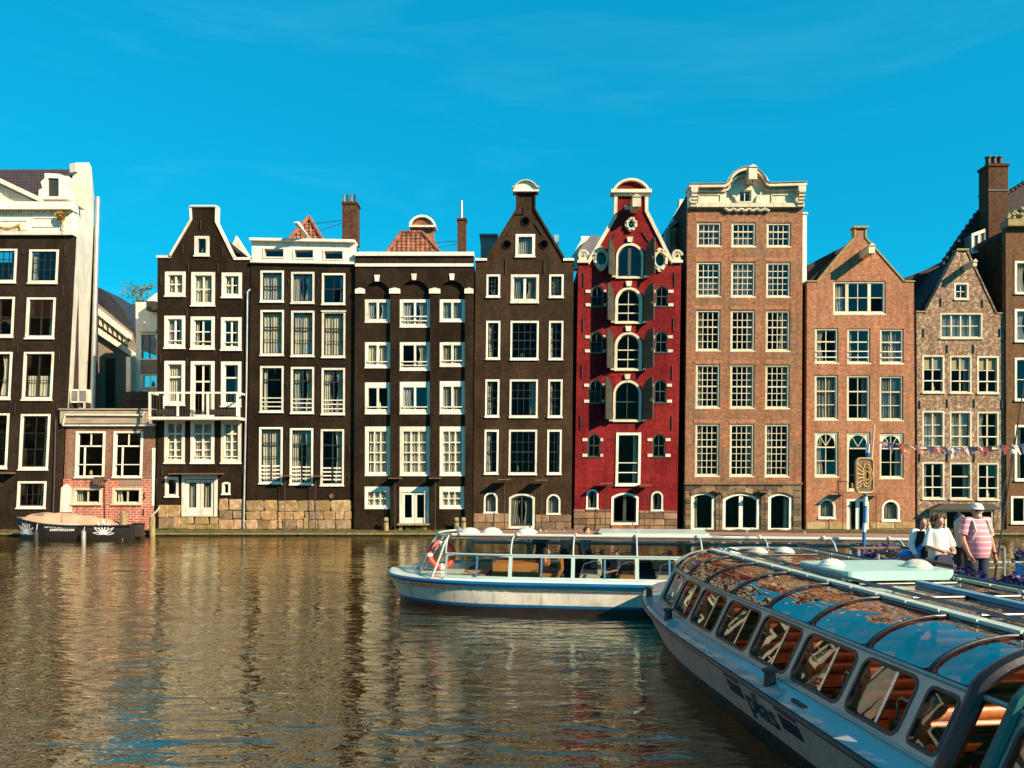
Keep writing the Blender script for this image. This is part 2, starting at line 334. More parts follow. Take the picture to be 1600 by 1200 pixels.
# ------------------------------------------------------------------ setting: water, ground, quay
def water():
    m = bpy.data.materials.new('murky canal water'); m.use_nodes = True; nt = m.node_tree; nt.nodes.clear()
    o = node(nt, 'ShaderNodeOutputMaterial'); df = node(nt, 'ShaderNodeBsdfDiffuse'); gl = node(nt, 'ShaderNodeBsdfGlossy'); gl.inputs['Roughness'].default_value = .02
    gl.inputs[0].default_value = (1, .91, .73, 1); df.inputs[0].default_value = (.026, .014, .004, 1)
    g = node(nt, 'ShaderNodeNewGeometry').outputs['Position']
    mp1 = node(nt, 'ShaderNodeMapping'); mp1.inputs['Scale'].default_value = (.42, 1.2, 1); mp1.inputs['Rotation'].default_value = (0, 0, .12); nt.links.new(g, mp1.inputs[0])
    mp2 = node(nt, 'ShaderNodeMapping'); mp2.inputs['Scale'].default_value = (.6, 1.2, 1); mp2.inputs['Rotation'].default_value = (0, 0, -.3); nt.links.new(g, mp2.inputs[0])
    n1 = noise_node(nt, mp1.outputs[0], 2.6, 2, .5, .7); n2 = noise_node(nt, mp2.outputs[0], 8.5, 3, .55, .5); n3 = noise_node(nt, mp1.outputs[0], .35, 3, .6)
    a = node(nt, 'ShaderNodeMath', operation='MULTIPLY_ADD'); nt.links.new(n2.outputs[0], a.inputs[0]); a.inputs[1].default_value = .20; nt.links.new(n1.outputs[0], a.inputs[2])
    n4 = noise_node(nt, mp1.outputs[0], .85, 2, .5, .6); a2 = node(nt, 'ShaderNodeMath', operation='MULTIPLY_ADD'); nt.links.new(n4.outputs[0], a2.inputs[0]); a2.inputs[1].default_value = 1.5; nt.links.new(a.outputs[0], a2.inputs[2]); a = a2
    bp = node(nt, 'ShaderNodeBump'); bp.inputs['Distance'].default_value = WB; nt.links.new(a.outputs[0], bp.inputs['Height'])
    st = node(nt, 'ShaderNodeMapRange'); st.inputs[1].default_value = .35; st.inputs[2].default_value = .65; st.inputs[3].default_value = .55; st.inputs[4].default_value = 1.0
    nt.links.new(n3.outputs[0], st.inputs[0]); nt.links.new(st.outputs[0], bp.inputs['Strength']); nt.links.new(bp.outputs[0], gl.inputs['Normal'])
    lf = node(nt, 'ShaderNodeLayerWeight'); lf.inputs[0].default_value = .5; nt.links.new(bp.outputs[0], lf.inputs['Normal'])
    pw = node(nt, 'ShaderNodeMath', operation='POWER'); pw.inputs[1].default_value = 2.5; nt.links.new(lf.outputs['Facing'], pw.inputs[0])
    mr = node(nt, 'ShaderNodeMapRange'); mr.inputs[3].default_value = .05; mr.inputs[4].default_value = 1.0; nt.links.new(pw.outputs[0], mr.inputs[0])
    ms = node(nt, 'ShaderNodeMixShader'); nt.links.new(mr.outputs[0], ms.inputs[0]); nt.links.new(df.outputs[0], ms.inputs[1]); nt.links.new(gl.outputs[0], ms.inputs[2]); nt.links.new(ms.outputs[0], o.inputs[0])
    mb = MB(); mb.grid(40, 40, lambda u, v: (-300+600*u, -200+440*v, 0))
    o = put(mb, 'water', m); o['kind'] = 'structure'
WB = .042
water()
put(MB().box(-300, 300, 39.75, 300, -1, .3), 'ground', 'quay', kind='structure')
put(MB().box(-120, -32.6, -12, 39.7, -1, .3), 'left_bank_ground', 'quay', kind='structure')

# ------------------------------------------------------------------ windows
class House:
    def __init__(s, name, label, D, k=0.0, cat='house', x=None, group='canal houses in a row along the water'):
        s.D = D; s.k = k; s.ref = 0; base = W(x, 835, D); s.loc = Vector((base.x, D, 0))
        s.root = thing(name, label, cat, s.loc, 0, group)
    def fn(s, px, py, d, ym=None):     # picture px on the facade plane -> local point, d metres behind the facade face (negative = proud)
        if ym is not None: px = px+s.k*(ym-py)
        if s.ref: w = W(px, py, s.D+s.ref); return (w.x-s.loc.x, d, w.z)
        w = W(px, py, s.D); return (w.x-s.loc.x, d, w.z)
    def slab(s, outline, holes, d0, d1, name, m, ym=None, parent=None, smooth=False):
        s.ref = d0 if d0 > .6 else 0; mb = MB().slab(outline, holes, lambda a, b, d: s.fn(a, b, d, ym), d0, d1); s.ref = 0
        return put(mb, name, m, parent or s.root, smooth)
    def pbox(s, mb, x0, x1, y0, y1, d0, d1, ym=None):
        s.ref = d0 if d0 > .6 else 0; f = lambda a, b, d: s.fn(a, b, d, ym)
        mb.hexa([f(x0, y1, d0), f(x1, y1, d0), f(x1, y0, d0), f(x0, y0, d0)], [f(x0, y1, d1), f(x1, y1, d1), f(x1, y0, d1), f(x0, y0, d1)]); s.ref = 0; return mb
    def part(s, boxes, name, m, ym=None, parent=None):
        mb = MB()
        for b in boxes: s.pbox(mb, *b, ym=ym)
        return put(mb, name, m, parent or s.root)
    def edge(s, name_roof, mroof, mwall, pts, depth, t=.18, d0=.34):
        """shell behind the facade: every edge of pts becomes a slab running back"""
        for (a, b) in zip(pts[:-1], pts[1:]):
            A = Vector(s.fn(*a, 0)); B = Vector(s.fn(*b, 0)); e = (B-A); vert = abs(e.z) > 3*abs(e.x)
            n = Vector((e.z, 0, -e.x)).normalized()*t
            q = [A, B, B+n, A+n]; mb = MB().hexa([v+Vector((0, d0, 0)) for v in q], [v+Vector((0, depth, 0)) for v in q])
            put(mb, 'side_wall' if vert else name_roof, mwall if vert else mroof, s.root)
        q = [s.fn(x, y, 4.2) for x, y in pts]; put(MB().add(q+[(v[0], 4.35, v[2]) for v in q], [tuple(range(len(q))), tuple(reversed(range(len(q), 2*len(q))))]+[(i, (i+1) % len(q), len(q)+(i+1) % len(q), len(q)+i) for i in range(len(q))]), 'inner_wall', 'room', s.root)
def arch_out(x0, x1, y0, y1, kind, n=14):
    """outline (clockwise from bottom left) of an opening, round or segmental head"""
    if not kind: return [(x0, y1), (x0, y0), (x1, y0), (x1, y1)]
    w = x1-x0; rise = w/2 if kind == 'round' else w*.16
    c = (x0+x1)/2; rad = (w*w/4+rise*rise)/(2*rise); cy = y0+rad; a = math.asin(min(1, w/2/rad))
    return [(x0, y1)]+[(c+rad*math.sin(-a+2*a*i/n), cy-rad*math.cos(-a+2*a*i/n)) for i in range(n+1)]+[(x1, y1)]
def arch_y(x, x0, x1, y0, kind):
    if not kind: return y0
    w = x1-x0; rise = w/2 if kind == 'round' else w*.16; rad = (w*w/4+rise*rise)/(2*rise); c = (x0+x1)/2
    return y0+rad-math.sqrt(max(0, rad*rad-(x-c)**2))
def curtain(h, x0, x1, y0, y1, d, ym, parent, m='curtain', gather=0.0, right=False):
    mb = MB(); n = max(10, int((x1-x0)*1.6)); ph = random.random()*9; fr = random.uniform(.8, 1.1)
    def f(u, v):
        g = gather*math.sin(math.pi*min(1, v*1.15))
        x = (x1-(x1-x0)*(1-u)*(1-g)) if right else (x0+(x1-x0)*u*(1-g))
        return h.fn(x, y0+(y1-y0)*v, d+.035*math.sin(u*n*fr+ph+math.sin(u*5+ph))+.012*math.sin(u*31+v*3), ym)
    mb.grid(n*2, 6, f); put(mb, 'curtain', m, parent, 'full')
NW = 0
def window(h, x0, y0, x1, y1, v=(), hh=(), V=(), H=(), fw=3.2, ft=3.2, fb=5, mf='white', ms=None, bw=1.0, Bw=2.2, proud=-.03, sash=1.4,
           arch=None, cur='', cm=None, rails=(), gl='glass', name='window', cornice=0, sill=True, door=False, blind=0, inset=.07, bare=False):
    """one window = frame mesh (the part) with sash, glazing bars, panes, curtains, sill as sub-parts. fractions are of the inner opening"""
    global NW; NW += 1
    ym = (y0+y1)/2; ms = ms or mf
    ix0, ix1, iy0, iy1 = x0+fw, x1-fw, y0+ft, y1-fb
    inner = arch_out(ix0, ix1, iy0, iy1, arch); outer = arch_out(x0, x1, y0, y1, arch)
    fr = h.slab(outer, [inner], proud, .16, name, mf, ym)
    if bare: return [(p[0]+h.k*(ym-p[1]), p[1]) for p in arch_out(x0+.5, x1-.5, y0+.5, y1-.5, arch)]
    # sash ring
    sy0, sx0, sx1, sy1 = iy0+sash, ix0+sash, ix1-sash, iy1-sash*1.2
    grow = .35
    so = arch_out(ix0-grow, ix1+grow, iy0-grow, iy1+grow, arch); si = arch_out(sx0, sx1, sy0, sy1, arch)
    h.slab(so, [si], inset, inset+.05, 'sash', ms, ym, fr)
    ww, hg = sx1-sx0, sy1-sy0; bars = []; 
    vs = [(a, bw) for a in v]+[(a, Bw) for a in V]; hs_ = [(a, bw) for a in hh]+[(a, Bw) for a in H]
    for i, (a, w) in enumerate(vs):
        xc = sx0+ww*a; yt = max(arch_y(xc-w/2, sx0, sx1, sy0, arch), arch_y(xc+w/2, sx0, sx1, sy0, arch))-.4
        o = h.part([(xc-w/2, xc+w/2, yt, sy1+.3, inset+.004*(1+(w > bw))*(-1 if w > bw else 1), inset+.042)], 'glazing_bar', ms, ym, fr)
    for i, (a, w) in enumerate(hs_):
        yc = sy0+hg*a
        h.part([(sx0-.3, sx1+.3, yc-w/2, yc+w/2, inset+(.008 if w <= bw else -.012), inset+.046)], 'glazing_bar' if w <= bw else 'transom', ms, ym, fr)
    xs = [0]+sorted(a for a, _ in vs)+[1]; ys = [0]+sorted(a for a, _ in hs_)+[1]
    ncell = (len(xs)-1)*(len(ys)-1)
    if not arch and ncell <= 8 and ww/(len(xs)-1) > 8:
        for i in range(len(xs)-1):
            for j in range(len(ys)-1):
                dd = inset+.024+.0015*((i+j) % 2)+random.uniform(0, .002)
                gl_ = gl if random.random() > .12 else ('glass_blue' if gl == 'glass' else 'glass')
                h.part([(sx0+ww*xs[i]-.2*(i == 0), sx0+ww*xs[i+1]+.2*(i == len(xs)-2), sy0+hg*ys[j]-.2*(j == 0), sy0+hg*ys[j+1]+.2*(j == len(ys)-2), dd, dd+.004)], 'pane', gl_, ym, fr)
    else:
        h.slab(arch_out(sx0-.3, sx1+.3, sy0-.3, sy1+.3, arch), [], inset+.024, inset+.028, 'pane', gl, ym, fr)
    if rails:
        for a in rails:
            yc = sy0+hg*a; h.part([(ix0, ix1, yc-.75, yc+.75, -.01, .025)], 'guard_rail', 'white' if ms != 'black_paint' or mf == 'white' else ms, ym, fr)
    if sill and not door:
        h.part([(x0-.8, x1+.8, y1-1.6, y1+.4, proud-.06, .05)], 'sill', mf, ym, fr)
    if cornice:
        h.part([(x0-1.2, x1+1.2, y0-1, y0+cornice, proud-.05, .05)], 'lintel', mf, ym, fr)
    if blind:
        h.part([(sx0, sx1, sy0, sy0+hg*blind, inset+.08, inset+.09)], 'blind', 'blind', ym, fr)
    if not cur and not door and not arch:
        rv = random.random()
        if rv < .22: cur = 'l'
        elif rv < .40: cur = 'r'
        elif rv < .50: cur = 'L'
        if cm is None and random.random() < .5: cm = 'curtain_grey'
        if rv > .75:      # something standing on the inner sill
            xx = sx0+ww*random.uniform(.25, .75); A = Vector(h.fn(xx, sy1, inset+.2, ym)); rr_ = random.uniform(.06, .11)
            put(MB().lathe([(rr_*.6, 0), (rr_, .1), (rr_*.7, .22), (.02, .26+random.random()*.15)], A, 8), 'vase', random.choice(['letter', 'gold', 'leaf', 'tile']), fr, True)
    c = cm or 'curtain'; cd = inset+.16
    if arch: sy0c = sy0+ww*.15
    else: sy0c = sy0
    if 'L' in cur: curtain(h, sx0-1, sx0+ww*.42, sy0c, sy1+1, cd, ym, fr, c, .25)
    if 'l' in cur: curtain(h, sx0-1, sx0+ww*.22, sy0c, sy1+1, cd, ym, fr, c, .1)
    if 'R' in cur: curtain(h, sx1-ww*.42, sx1+1, sy0c, sy1+1, cd, ym, fr, c, .25, True)
    if 'r' in cur: curtain(h, sx1-ww*.22, sx1+1, sy0c, sy1+1, cd, ym, fr, c, .1, True)
    if 'F' in cur: curtain(h, sx0-1, sx1+1, sy0c, sy1+1, cd, ym, fr, c)
    if 'H' in cur: curtain(h, sx0-1, sx1+1, sy0+hg*.5, sy1+1, cd, ym, fr, c)
    e = .6 if proud < 0 else -.02
    return [(p[0]+h.k*(ym-p[1]), p[1]) for p in arch_out(x0+e, x1-e, y0+e, y1-e, arch)]
def anchors(h, pts, L=14):
    for x, y in pts:
        mb = MB(); h.pbox(mb, x-.55, x+.55, y-L/2, y+L/2, -.06, -.005); put(mb, 'wall_anchor', 'iron', h.root)
def stones(h, x0, x1, y0, y1, ch, wr, m, jm='joint', proud=.05, rough=.5, skip=None, seed=1):
    """coursed stones, each an object of its own sharing a few meshes"""
    rnd = random.Random(seed); protos = []
    for k in range(4):
        bm = bmesh.new(); bmesh.ops.create_cube(bm, size=1)
        bmesh.ops.bevel(bm, geom=bm.edges[:], offset=.07, segments=1, affect='EDGES')
        for v_ in bm.verts: v_.co += Vector((rnd.uniform(-1, 1), rnd.uniform(-1, .2)*.8, rnd.uniform(-1, 1)))*.06*rough
        me = bpy.data.meshes.new('stone'); bm.to_mesh(me); bm.free(); me.materials.append(M[m]); protos.append(me)
    y = y1
    while y > y0+1:
        c = min(ch*rnd.uniform(.85, 1.15), y-y0)
        if y-c-y0 < ch*.35: c = y-y0
        x = x0
        while x < x1-.5:
            w = rnd.uniform(*wr)
            if x1-x-w < wr[0]*.6: w = x1-x
            xm = x+w/2; ymid = y-c/2
            if not (skip and any(a-1 < xm+w/2 and xm-w/2 < b+1 and t < ymid < u for a, b, t, u in skip)):
                A = Vector(h.fn(xm, ymid, 0)); S = h.D/F; dep = .22
                o = bpy.data.objects.new('stone', rnd.choice(protos)); COL.objects.link(o); o.parent = h.root
                o.location = (A.x, -proud+dep/2+rnd.uniform(-.012, .02)*(1+rough), A.z); o.scale = (max(.02, (w-.7)*S), dep, max(.02, (c-.7)*S))
                o.rotation_euler = (0, rnd.uniform(-.02, .02)*rough, 0)
            x += w
        y -= c
def lamp(px, ytop, ybase, D, w, label, group='thin lamp posts standing at the foot of the houses'):
    b = W(px, ybase, D); t = thing('lamp_post', label, 'lamp post', b, 0, group); z = (ybase-ytop)/F*D; ww = w/F*D/2
    put(MB().tube((0, 0, 0), (0, 0, z), .022, .018), 'post', 'iron', t)
    put(MB().box(-ww, ww, -.28, .28, z, z+.05), 'lamp_head', 'rust', t)
    put(MB().lathe([(.06, 0), (.06, .02), (.03, .05)], n=10), 'foot', 'iron', t)
def pantile_roof(h, poly, tilt, name, m, nx, ny, D0):
    """pantiles as real corrugated geometry over a picture polygon [bl, tl, tr, br], leaning back by tilt metres"""
    bl, tl, tr, br = [Vector(p) for p in poly]; mb = MB(); K = 8
    for j in range(ny):
        def f(u, v):
            t = (j+v*1.12)/ny; a = bl.lerp(tl, t); b = br.lerp(tr, t); x0 = min(bl.x, br.x); wd = abs(br.x-bl.x)
            X = x0+wd*u; X = min(max(X, a.x), b.x); y = a.y+(b.y-a.y)*u
            bumpv = .045*math.sin(2*math.pi*nx*(X-x0)/wd); lift = -.05*(1-v)
            h.ref = D0+tilt*t; q = h.fn(X, y, D0+tilt*t+bumpv+lift); h.ref = 0; return q
        mb.grid(nx*K, 1, f)
    o = put(mb, name, m, h.root, 'full'); o['kind'] = 'stuff'; return o
def dp(h, px, py, d):
    h.ref = d; q = Vector(h.fn(px, py, d)); h.ref = 0; return q
def chimney(h, x0, x1, y0, y1, d, name='chimney', m='chimney_brick', dep=.8, pots=0):
    c = h.part([(x0, x1, y0+2, y1, d, d+dep)], name, m)
    h.part([(x0-1.2, x1+1.2, y0-1, y0+2, d-.06, d+dep+.06)], 'chimney_cap', m, parent=c)
    for i in range(pots):
        xm = x0+(x1-x0)*(i+.5)/pots; A = dp(h, xm, y0-1, d+dep/2); r = (x1-x0)/pots*.36*h.D/F
        put(MB().lathe([(r, 0), (r*.85, .3), (r*1.05, .34), (r*1.05, .36)], A, 10), 'chimney_pot', 'iron' if i % 2 else 'lead', c, True)
    return c
def hoist(h, x, y, L=1.1, w=.26, m='white', hh=.3):
    A = Vector(h.fn(x, y, 0)); b = put(MB().box(A.x-w/2, A.x+w/2, -L, .2, A.z-hh/2, A.z+hh/2), 'hoist_beam', m, h.root)
    put(MB().add([(A.x-w/2-.04, -L-.05, A.z+hh/2), (A.x+w/2+.04, -L-.05, A.z+hh/2), (A.x+w/2+.04, .1, A.z+hh/2), (A.x-w/2-.04, .1, A.z+hh/2),
                  (A.x, -L-.05, A.z+hh/2+.14), (A.x, .1, A.z+hh/2+.14)], [(0, 1, 4), (2, 3, 5), (0, 4, 5, 3), (1, 2, 5, 4), (0, 3, 2, 1)]), 'beam_cap', 'lead' if m == 'white' else m, b)
    put(MB().tube((A.x, -L+.12, A.z-hh/2), (A.x, -L+.12, A.z-hh/2-.16), .02, n=6), 'hook', 'iron', b)
def trim(h, pts, w, d0, d1, m, name='white_coping'):
    P, O = ribbon(pts, w); return h.slab([tuple(p) for p in P]+[tuple(p) for p in reversed(O)], [], d0, d1, name, m)

# ---- far left: black neck of a big house with white side wall
def house_left():
    h = House('canal_house', 'black house with white pediment, gilded carving and tall white side wall', 39.5, .05, x=60)
    D = {}; holes = []
    cm = [('L', 'curtain_grey'), ('', None), ('F', None), ('', None)]
    rows = [(389, 443, 390, 444), (464, 528, 465, 530), (550, 625, 550, 626), (646, 733, 647, 735)]
    xs = [(-20, 26, 45, 91), (-24, 22, 41, 86), (-28, 18, 36, 83), (-33, 13, 31, 77)]
    for i in range(4):
        a = rows[i]; x = xs[i]
        kw = dict(ms='black_paint', fw=3.4, ft=3, fb=5.5, gl='glass_blue' if i < 2 else 'glass')
        hh = (.5,) if i < 2 else (.62,)
        if i == 0: kw.update(v=(.25, .5, .75), hh=(.27, .62), rails=())
        elif i == 3: kw.update(v=(.5,), hh=(.33, .66))
        else: kw.update(V=(.5,), hh=hh)
        holes.append(window(h, x[0], a[0], x[1], a[1], cur='R' if i == 2 else '', **kw))
        holes.append(window(h, x[2], a[2], x[3], a[3], cur='H' if i == 2 else ('l' if i == 0 else ''), **kw))
    for ox in (-66, -131):
        for i in range(4):
            holes.append(window(h, xs[i][0]+ox, rows[i][0], xs[i][1]+ox, rows[i][1], v=(.5,), hh=(.5,), ms='black_paint', fw=3.4, ft=3, fb=5.5, cur='' if i else 'l'))
    holes.append(window(h, 27, 752, 72, 795, v=(.25, .5, .75), hh=(.5,), ms='black_paint', fb=4.5))
    h.slab([(-202, 828), (-178, 366), (114.5, 366), (91, 828)], holes, 0, .3, 'wall', 'grey_brick')
    # entablature and pediment
    e = h.part([(-178, 115.5, 331, 366, -.10, .3)], 'entablature', 'white')
    h.part([(-180, 118, 324, 331, -.42, .3)], 'cornice', 'white'); h.part([(-180, 117, 318.5, 324, -.34, .3)], 'cornice', 'white')
    h.part([(-179, 116.6, 363, 368.5, -.18, .25)], 'architrave', 'white')
    for i in range(38): h.part([(-38+i*4, -36+i*4, 332, 335, -.22, -.1)], 'dentil', 'white', parent=e)
    for (a, b, c, d) in ((0, 45, 345, 361), (53, 92, 341, 356)):
        h.slab([(a, d), (a, c), (b, c), (b, d)], [[(a+1.5, d-1.5), (a+1.5, c+1.5), (b-1.5, c+1.5), (b-1.5, d-1.5)]], -.14, -.1, 'moulding', 'white', parent=e)
    h.slab([(-120, 318.4), (-30, 276), (62, 318.4)], [], .02, .3, 'tympanum', 'cream')
    trim(h, [(70, 319.5), (-30, 272), (-130, 319.5)], -6.5, -.36, .3, 'white', 'pediment_moulding')
    h.slab([(-8, 318), (-8, 306), (-2, 300), (4, 303), (9, 312), (9, 318)], [], -.2, .05, 'carved_shell', 'white')
    gar = MB(); gar.path([h.fn(-6+i*4.6, 352+6*math.sin(math.pi*i/9), -.14+.03*math.sin(i*2.2)) for i in range(10)], [.05+.035*abs(math.sin(i*1.9)) for i in range(10)])
    gar.path([h.fn(36, 352, -.15), h.fn(35.5, 357, -.17), h.fn(36, 363, -.14)], [.05, .09, .03]); put(gar, 'garland', 'gold', h.root, True)
    # lion mask console
    c = Vector(h.fn(101, 341, -.22)); mk = MB()
    mk.grid(14, 10, lambda u, v: (c.x+.30*math.cos(2*math.pi*u)*math.sin(math.pi*v)*(1+.13*math.sin(10*math.pi*u)), c.y-.16*math.sin(math.pi*v)*(1), c.z+.30*math.sin(2*math.pi*u)*math.sin(math.pi*v)*(1+.13*math.sin(10*math.pi*u)) ))
    mk.lathe([(.05, -.04), (.10, 0), (.05, .04)], (c.x-.09, c.y-.2, c.z+.1), 8); mk.lathe([(.05, -.04), (.10, 0), (.05, .04)], (c.x+.09, c.y-.2, c.z+.1), 8)
    mo = put(mk, 'carved_mask', 'gold', h.root, True)
    put(MB().add([(c.x-.2, c.y-.14, c.z-.06), (c.x+.2, c.y-.14, c.z-.06), (c.x+.12, c.y-.24, c.z-.18), (c.x-.12, c.y-.24, c.z-.18)], [(0, 1, 2, 3)]), 'mouth', 'iron', mo)
    dp = MB()
    for k in range(6): dp.lathe([(.02, -.05), (.09-.008*k, 0), (.02, .05)], (c.x+.03*math.sin(k*2), c.y+.04, c.z-.36-k*.09), 8)
    put(dp, 'carved_drop', 'white', h.root, True)
    # roof, trapezoid side wall running back
    pantile_roof(h, [(-180, 318), (-180, 266), (118, 265), (118, 318)], 3.6, 'roof_tiles', 'dark_tile', 64, 12, .3)
    A = [Vector(h.fn(x, y, 0)) for x, y in ((91, 828), (114.5, 366), (117.5, 322), (123, 268), (118, 268), (118, 254), (139, 254), (143, 262), (147.5, 310), (146, 370), (133, 640), (125, 835))]
    # local points pushed back in depth: the wall turns away from the front corner
    dep = [.0, .0, .0, 1.9, 1.6, 1.6, 3.4, 3.6, 5.2, 5.2, 5.2, 5.2]
    pts = []
    for a, d in zip(A, dep):
        w = a+h.loc; s_ = (39.5+d)/39.5; p = Vector((w.x*s_, 39.5+d, CH+(w.z-CH)*s_)); pts.append(p-h.loc)
    n = len(pts); mb = MB(); off = Vector((-.4, .15, 0))
    mb.add(pts+[p+off for p in pts], [tuple(range(n)), tuple(reversed(range(n, 2*n)))]+[(i, (i+1) % n, n+(i+1) % n, n+i) for i in range(n)])
    put(mb, 'side_wall', 'white_wall', h.root)
    put(MB().hexa([h.fn(-60, 828, 5.5), h.fn(60, 828, 5.5), h.fn(60, 300, 5.5), h.fn(-40, 300, 5.5)], [h.fn(-60, 828, 5.7), h.fn(60, 828, 5.7), h.fn(60, 300, 5.7), h.fn(-40, 300, 5.7)]), 'back_wall', 'room', h.root)
    put(MB().box(-8.5, 1.0, 1.7, 1.9, -.5, 14.5).box(-8.6, -8.3, .3, 7, -.5, 15), 'inner_wall', 'room', h.root)
    # dormer
    dz = h.slab([(66, 314), (66, 300), (72, 297), (69, 288), (75, 282), (75, 274), (98, 275), (113, 281), (114, 287), (110, 297), (113, 314)], [[(80, 310), (80, 281.5), (97, 282), (97, 310)]], -.3, .0, 'dormer', 'white')
    h.part([(79, 98, 280, 311, -.22, -.18)], 'shutter', 'green_paint', parent=dz); h.part([(74, 108, 276, 312, -.1, 1.5)], 'dormer_cheek', 'cream', parent=dz)
    # flue, AC units on the side wall
    p = [Vector(((px-800)/F*44.6, 44.6, CH-(py-YH)/F*44.6))-h.loc for px, py in ((153, 308), (150.5, 400), (147, 540), (144, 642))]
    put(MB().path(p, [.13, .13, .13, .13], 10), 'flue_pipe', 'zinc', h.root, True)
    h2 = [Vector(((px-800)/F*40.6, 40.6, CH-(py-YH)/F*40.6))-h.loc for px, py in ((122, 619), (135, 619))]
    for i, q in enumerate(h2):
        ac = put(MB().box(q.x-.26, q.x+.2, q.y-.25, q.y+.1, q.z-.36, q.z+.34), 'air_conditioner', 'white', h.root)
        put(MB().slab([(q.x-.2, q.z-.28), (q.x-.2, q.z+.26), (q.x+.12, q.z+.26), (q.x+.12, q.z-.28)], [], lambda a, b, d: (a, d, b), q.y-.27, q.y-.255), 'grille', 'lead', ac)
        put(MB().box(q.x-.28, q.x-.22, q.y-.3, q.y+.1, q.z-.62, q.z-.37).box(q.x+.12, q.x+.18, q.y-.3, q.y+.1, q.z-.62, q.z-.37), 'bracket', 'iron', ac)
    put(MB().path([Vector(h.fn(88, 655, -.06)), Vector(h.fn(86, 740, -.06)), Vector(h.fn(84, 800, -.06))], .04), 'drain_pipe', 'iron', h.root)
    anchors(h, [(36, 390), (102, 392), (28, 545), (99, 455), (93, 555), (90, 640), (85, 760), (24, 640)], 16)
    h.part([(0, 25, 738, 740.5, -.5, -.02)], 'lamp_bracket', 'rust')
house_left()

# ---- low brick extension
def extension():
    h = House('brick_extension', 'low brown and red brick extension with four white windows between two black houses', 39.6, .03, 'house', 168)
    holes = []
    for a, b in ((118, 164), (177, 223)):
        holes.append(window(h, a, 674, b, 747, V=(), H=(.30,), v=(), fw=3.5, ft=2.5, fb=3, sash=.8, cur='', rails=(.74,), proud=-.03))
        f = h.part([(a+14, a+16, 699, 744, -.05, .02)], 'open_sash', 'white', 710)
        h.part([((a+b)/2-.8, (a+b)/2+.8, 678, 697, .03, .09)], 'glazing_bar', 'white', 710)
    for a, b in ((113, 160), (175, 222)):
        holes.append(window(h, a, 762, b, 789, V=(.5,), fw=4.5, ft=3.5, fb=3.5, sash=1.2, mf='cream'))
    up = [x for x in holes if x[0][1] < 760 or x[1][1] < 750]; lo = [x for x in holes if x not in up]
    h.slab([(100, 747.5), (103, 664), (243, 664), (241, 747.5)], [[(x, min(y, 746.5)) for x, y in q] for q in up], 0, .3, 'wall', 'ext_brick')
    h.slab([(95.5, 832), (99, 748), (240, 748), (238, 832)], lo, -.004, .3, 'painted_wall', 'ext_red')
    h.slab([(94, 800), (96, 762), (104, 756), (112, 762), (112, 800)], [], -.04, .0, 'render_patch', 'white_wall')
    h.slab([(237.6, 790), (238, 700), (243, 700), (241, 790)], [], -.05, .0, 'render_strip', 'white_wall')
    h.part([(187, 222, 751, 759, -.03, .0)], 'concrete_patch', 'grey_wall')
    h.part([(98, 234, 641, 662, -.25, .4)], 'roof_beam', 'concrete'); h.part([(99, 243.5, 662.2, 666, -.18, .3)], 'white_fascia', 'white')
    h.part([(97, 244, 639, 641, -.32, .9)], 'roof_edge', 'concrete')
    pts = [h.fn(104, 664, -.33), h.fn(106, 656, -.33), h.fn(108, 649, -.33), h.fn(170, 649.3, -.33), h.fn(228, 649.6, -.33), h.fn(230, 644, -.33)]
    put(MB().path(pts, .05), 'white_pipe', 'white', h.root, True)
    put(MB().path([h.fn(165, 745, -.05), h.fn(164, 770, -.05), h.fn(165, 832, -.05)], .02), 'cable', 'iron', h.root)
    rub = MB()
    for i in range(9): rub.box(*[c for p in [(Vector(h.fn(152+i*1.9, 745, 0)).x, )*1] for c in (p[0]-.03, p[0]+.05)], -.3, -.02, Vector(h.fn(0, 748+random.uniform(-4, 9), 0)).z-.12, Vector(h.fn(0, 745, 0)).z)
    put(rub, 'rusty_bracket', 'rust', h.root)
    h.part([(100, 242, 668, 830, 3.6, 3.8)], 'back_wall', 'room'); h.part([(98, 243.5, 640, 642, .9, 3.8)], 'roof', 'concrete')
    anchors(h, [(226, 775), (225, 800)], 10)
extension()
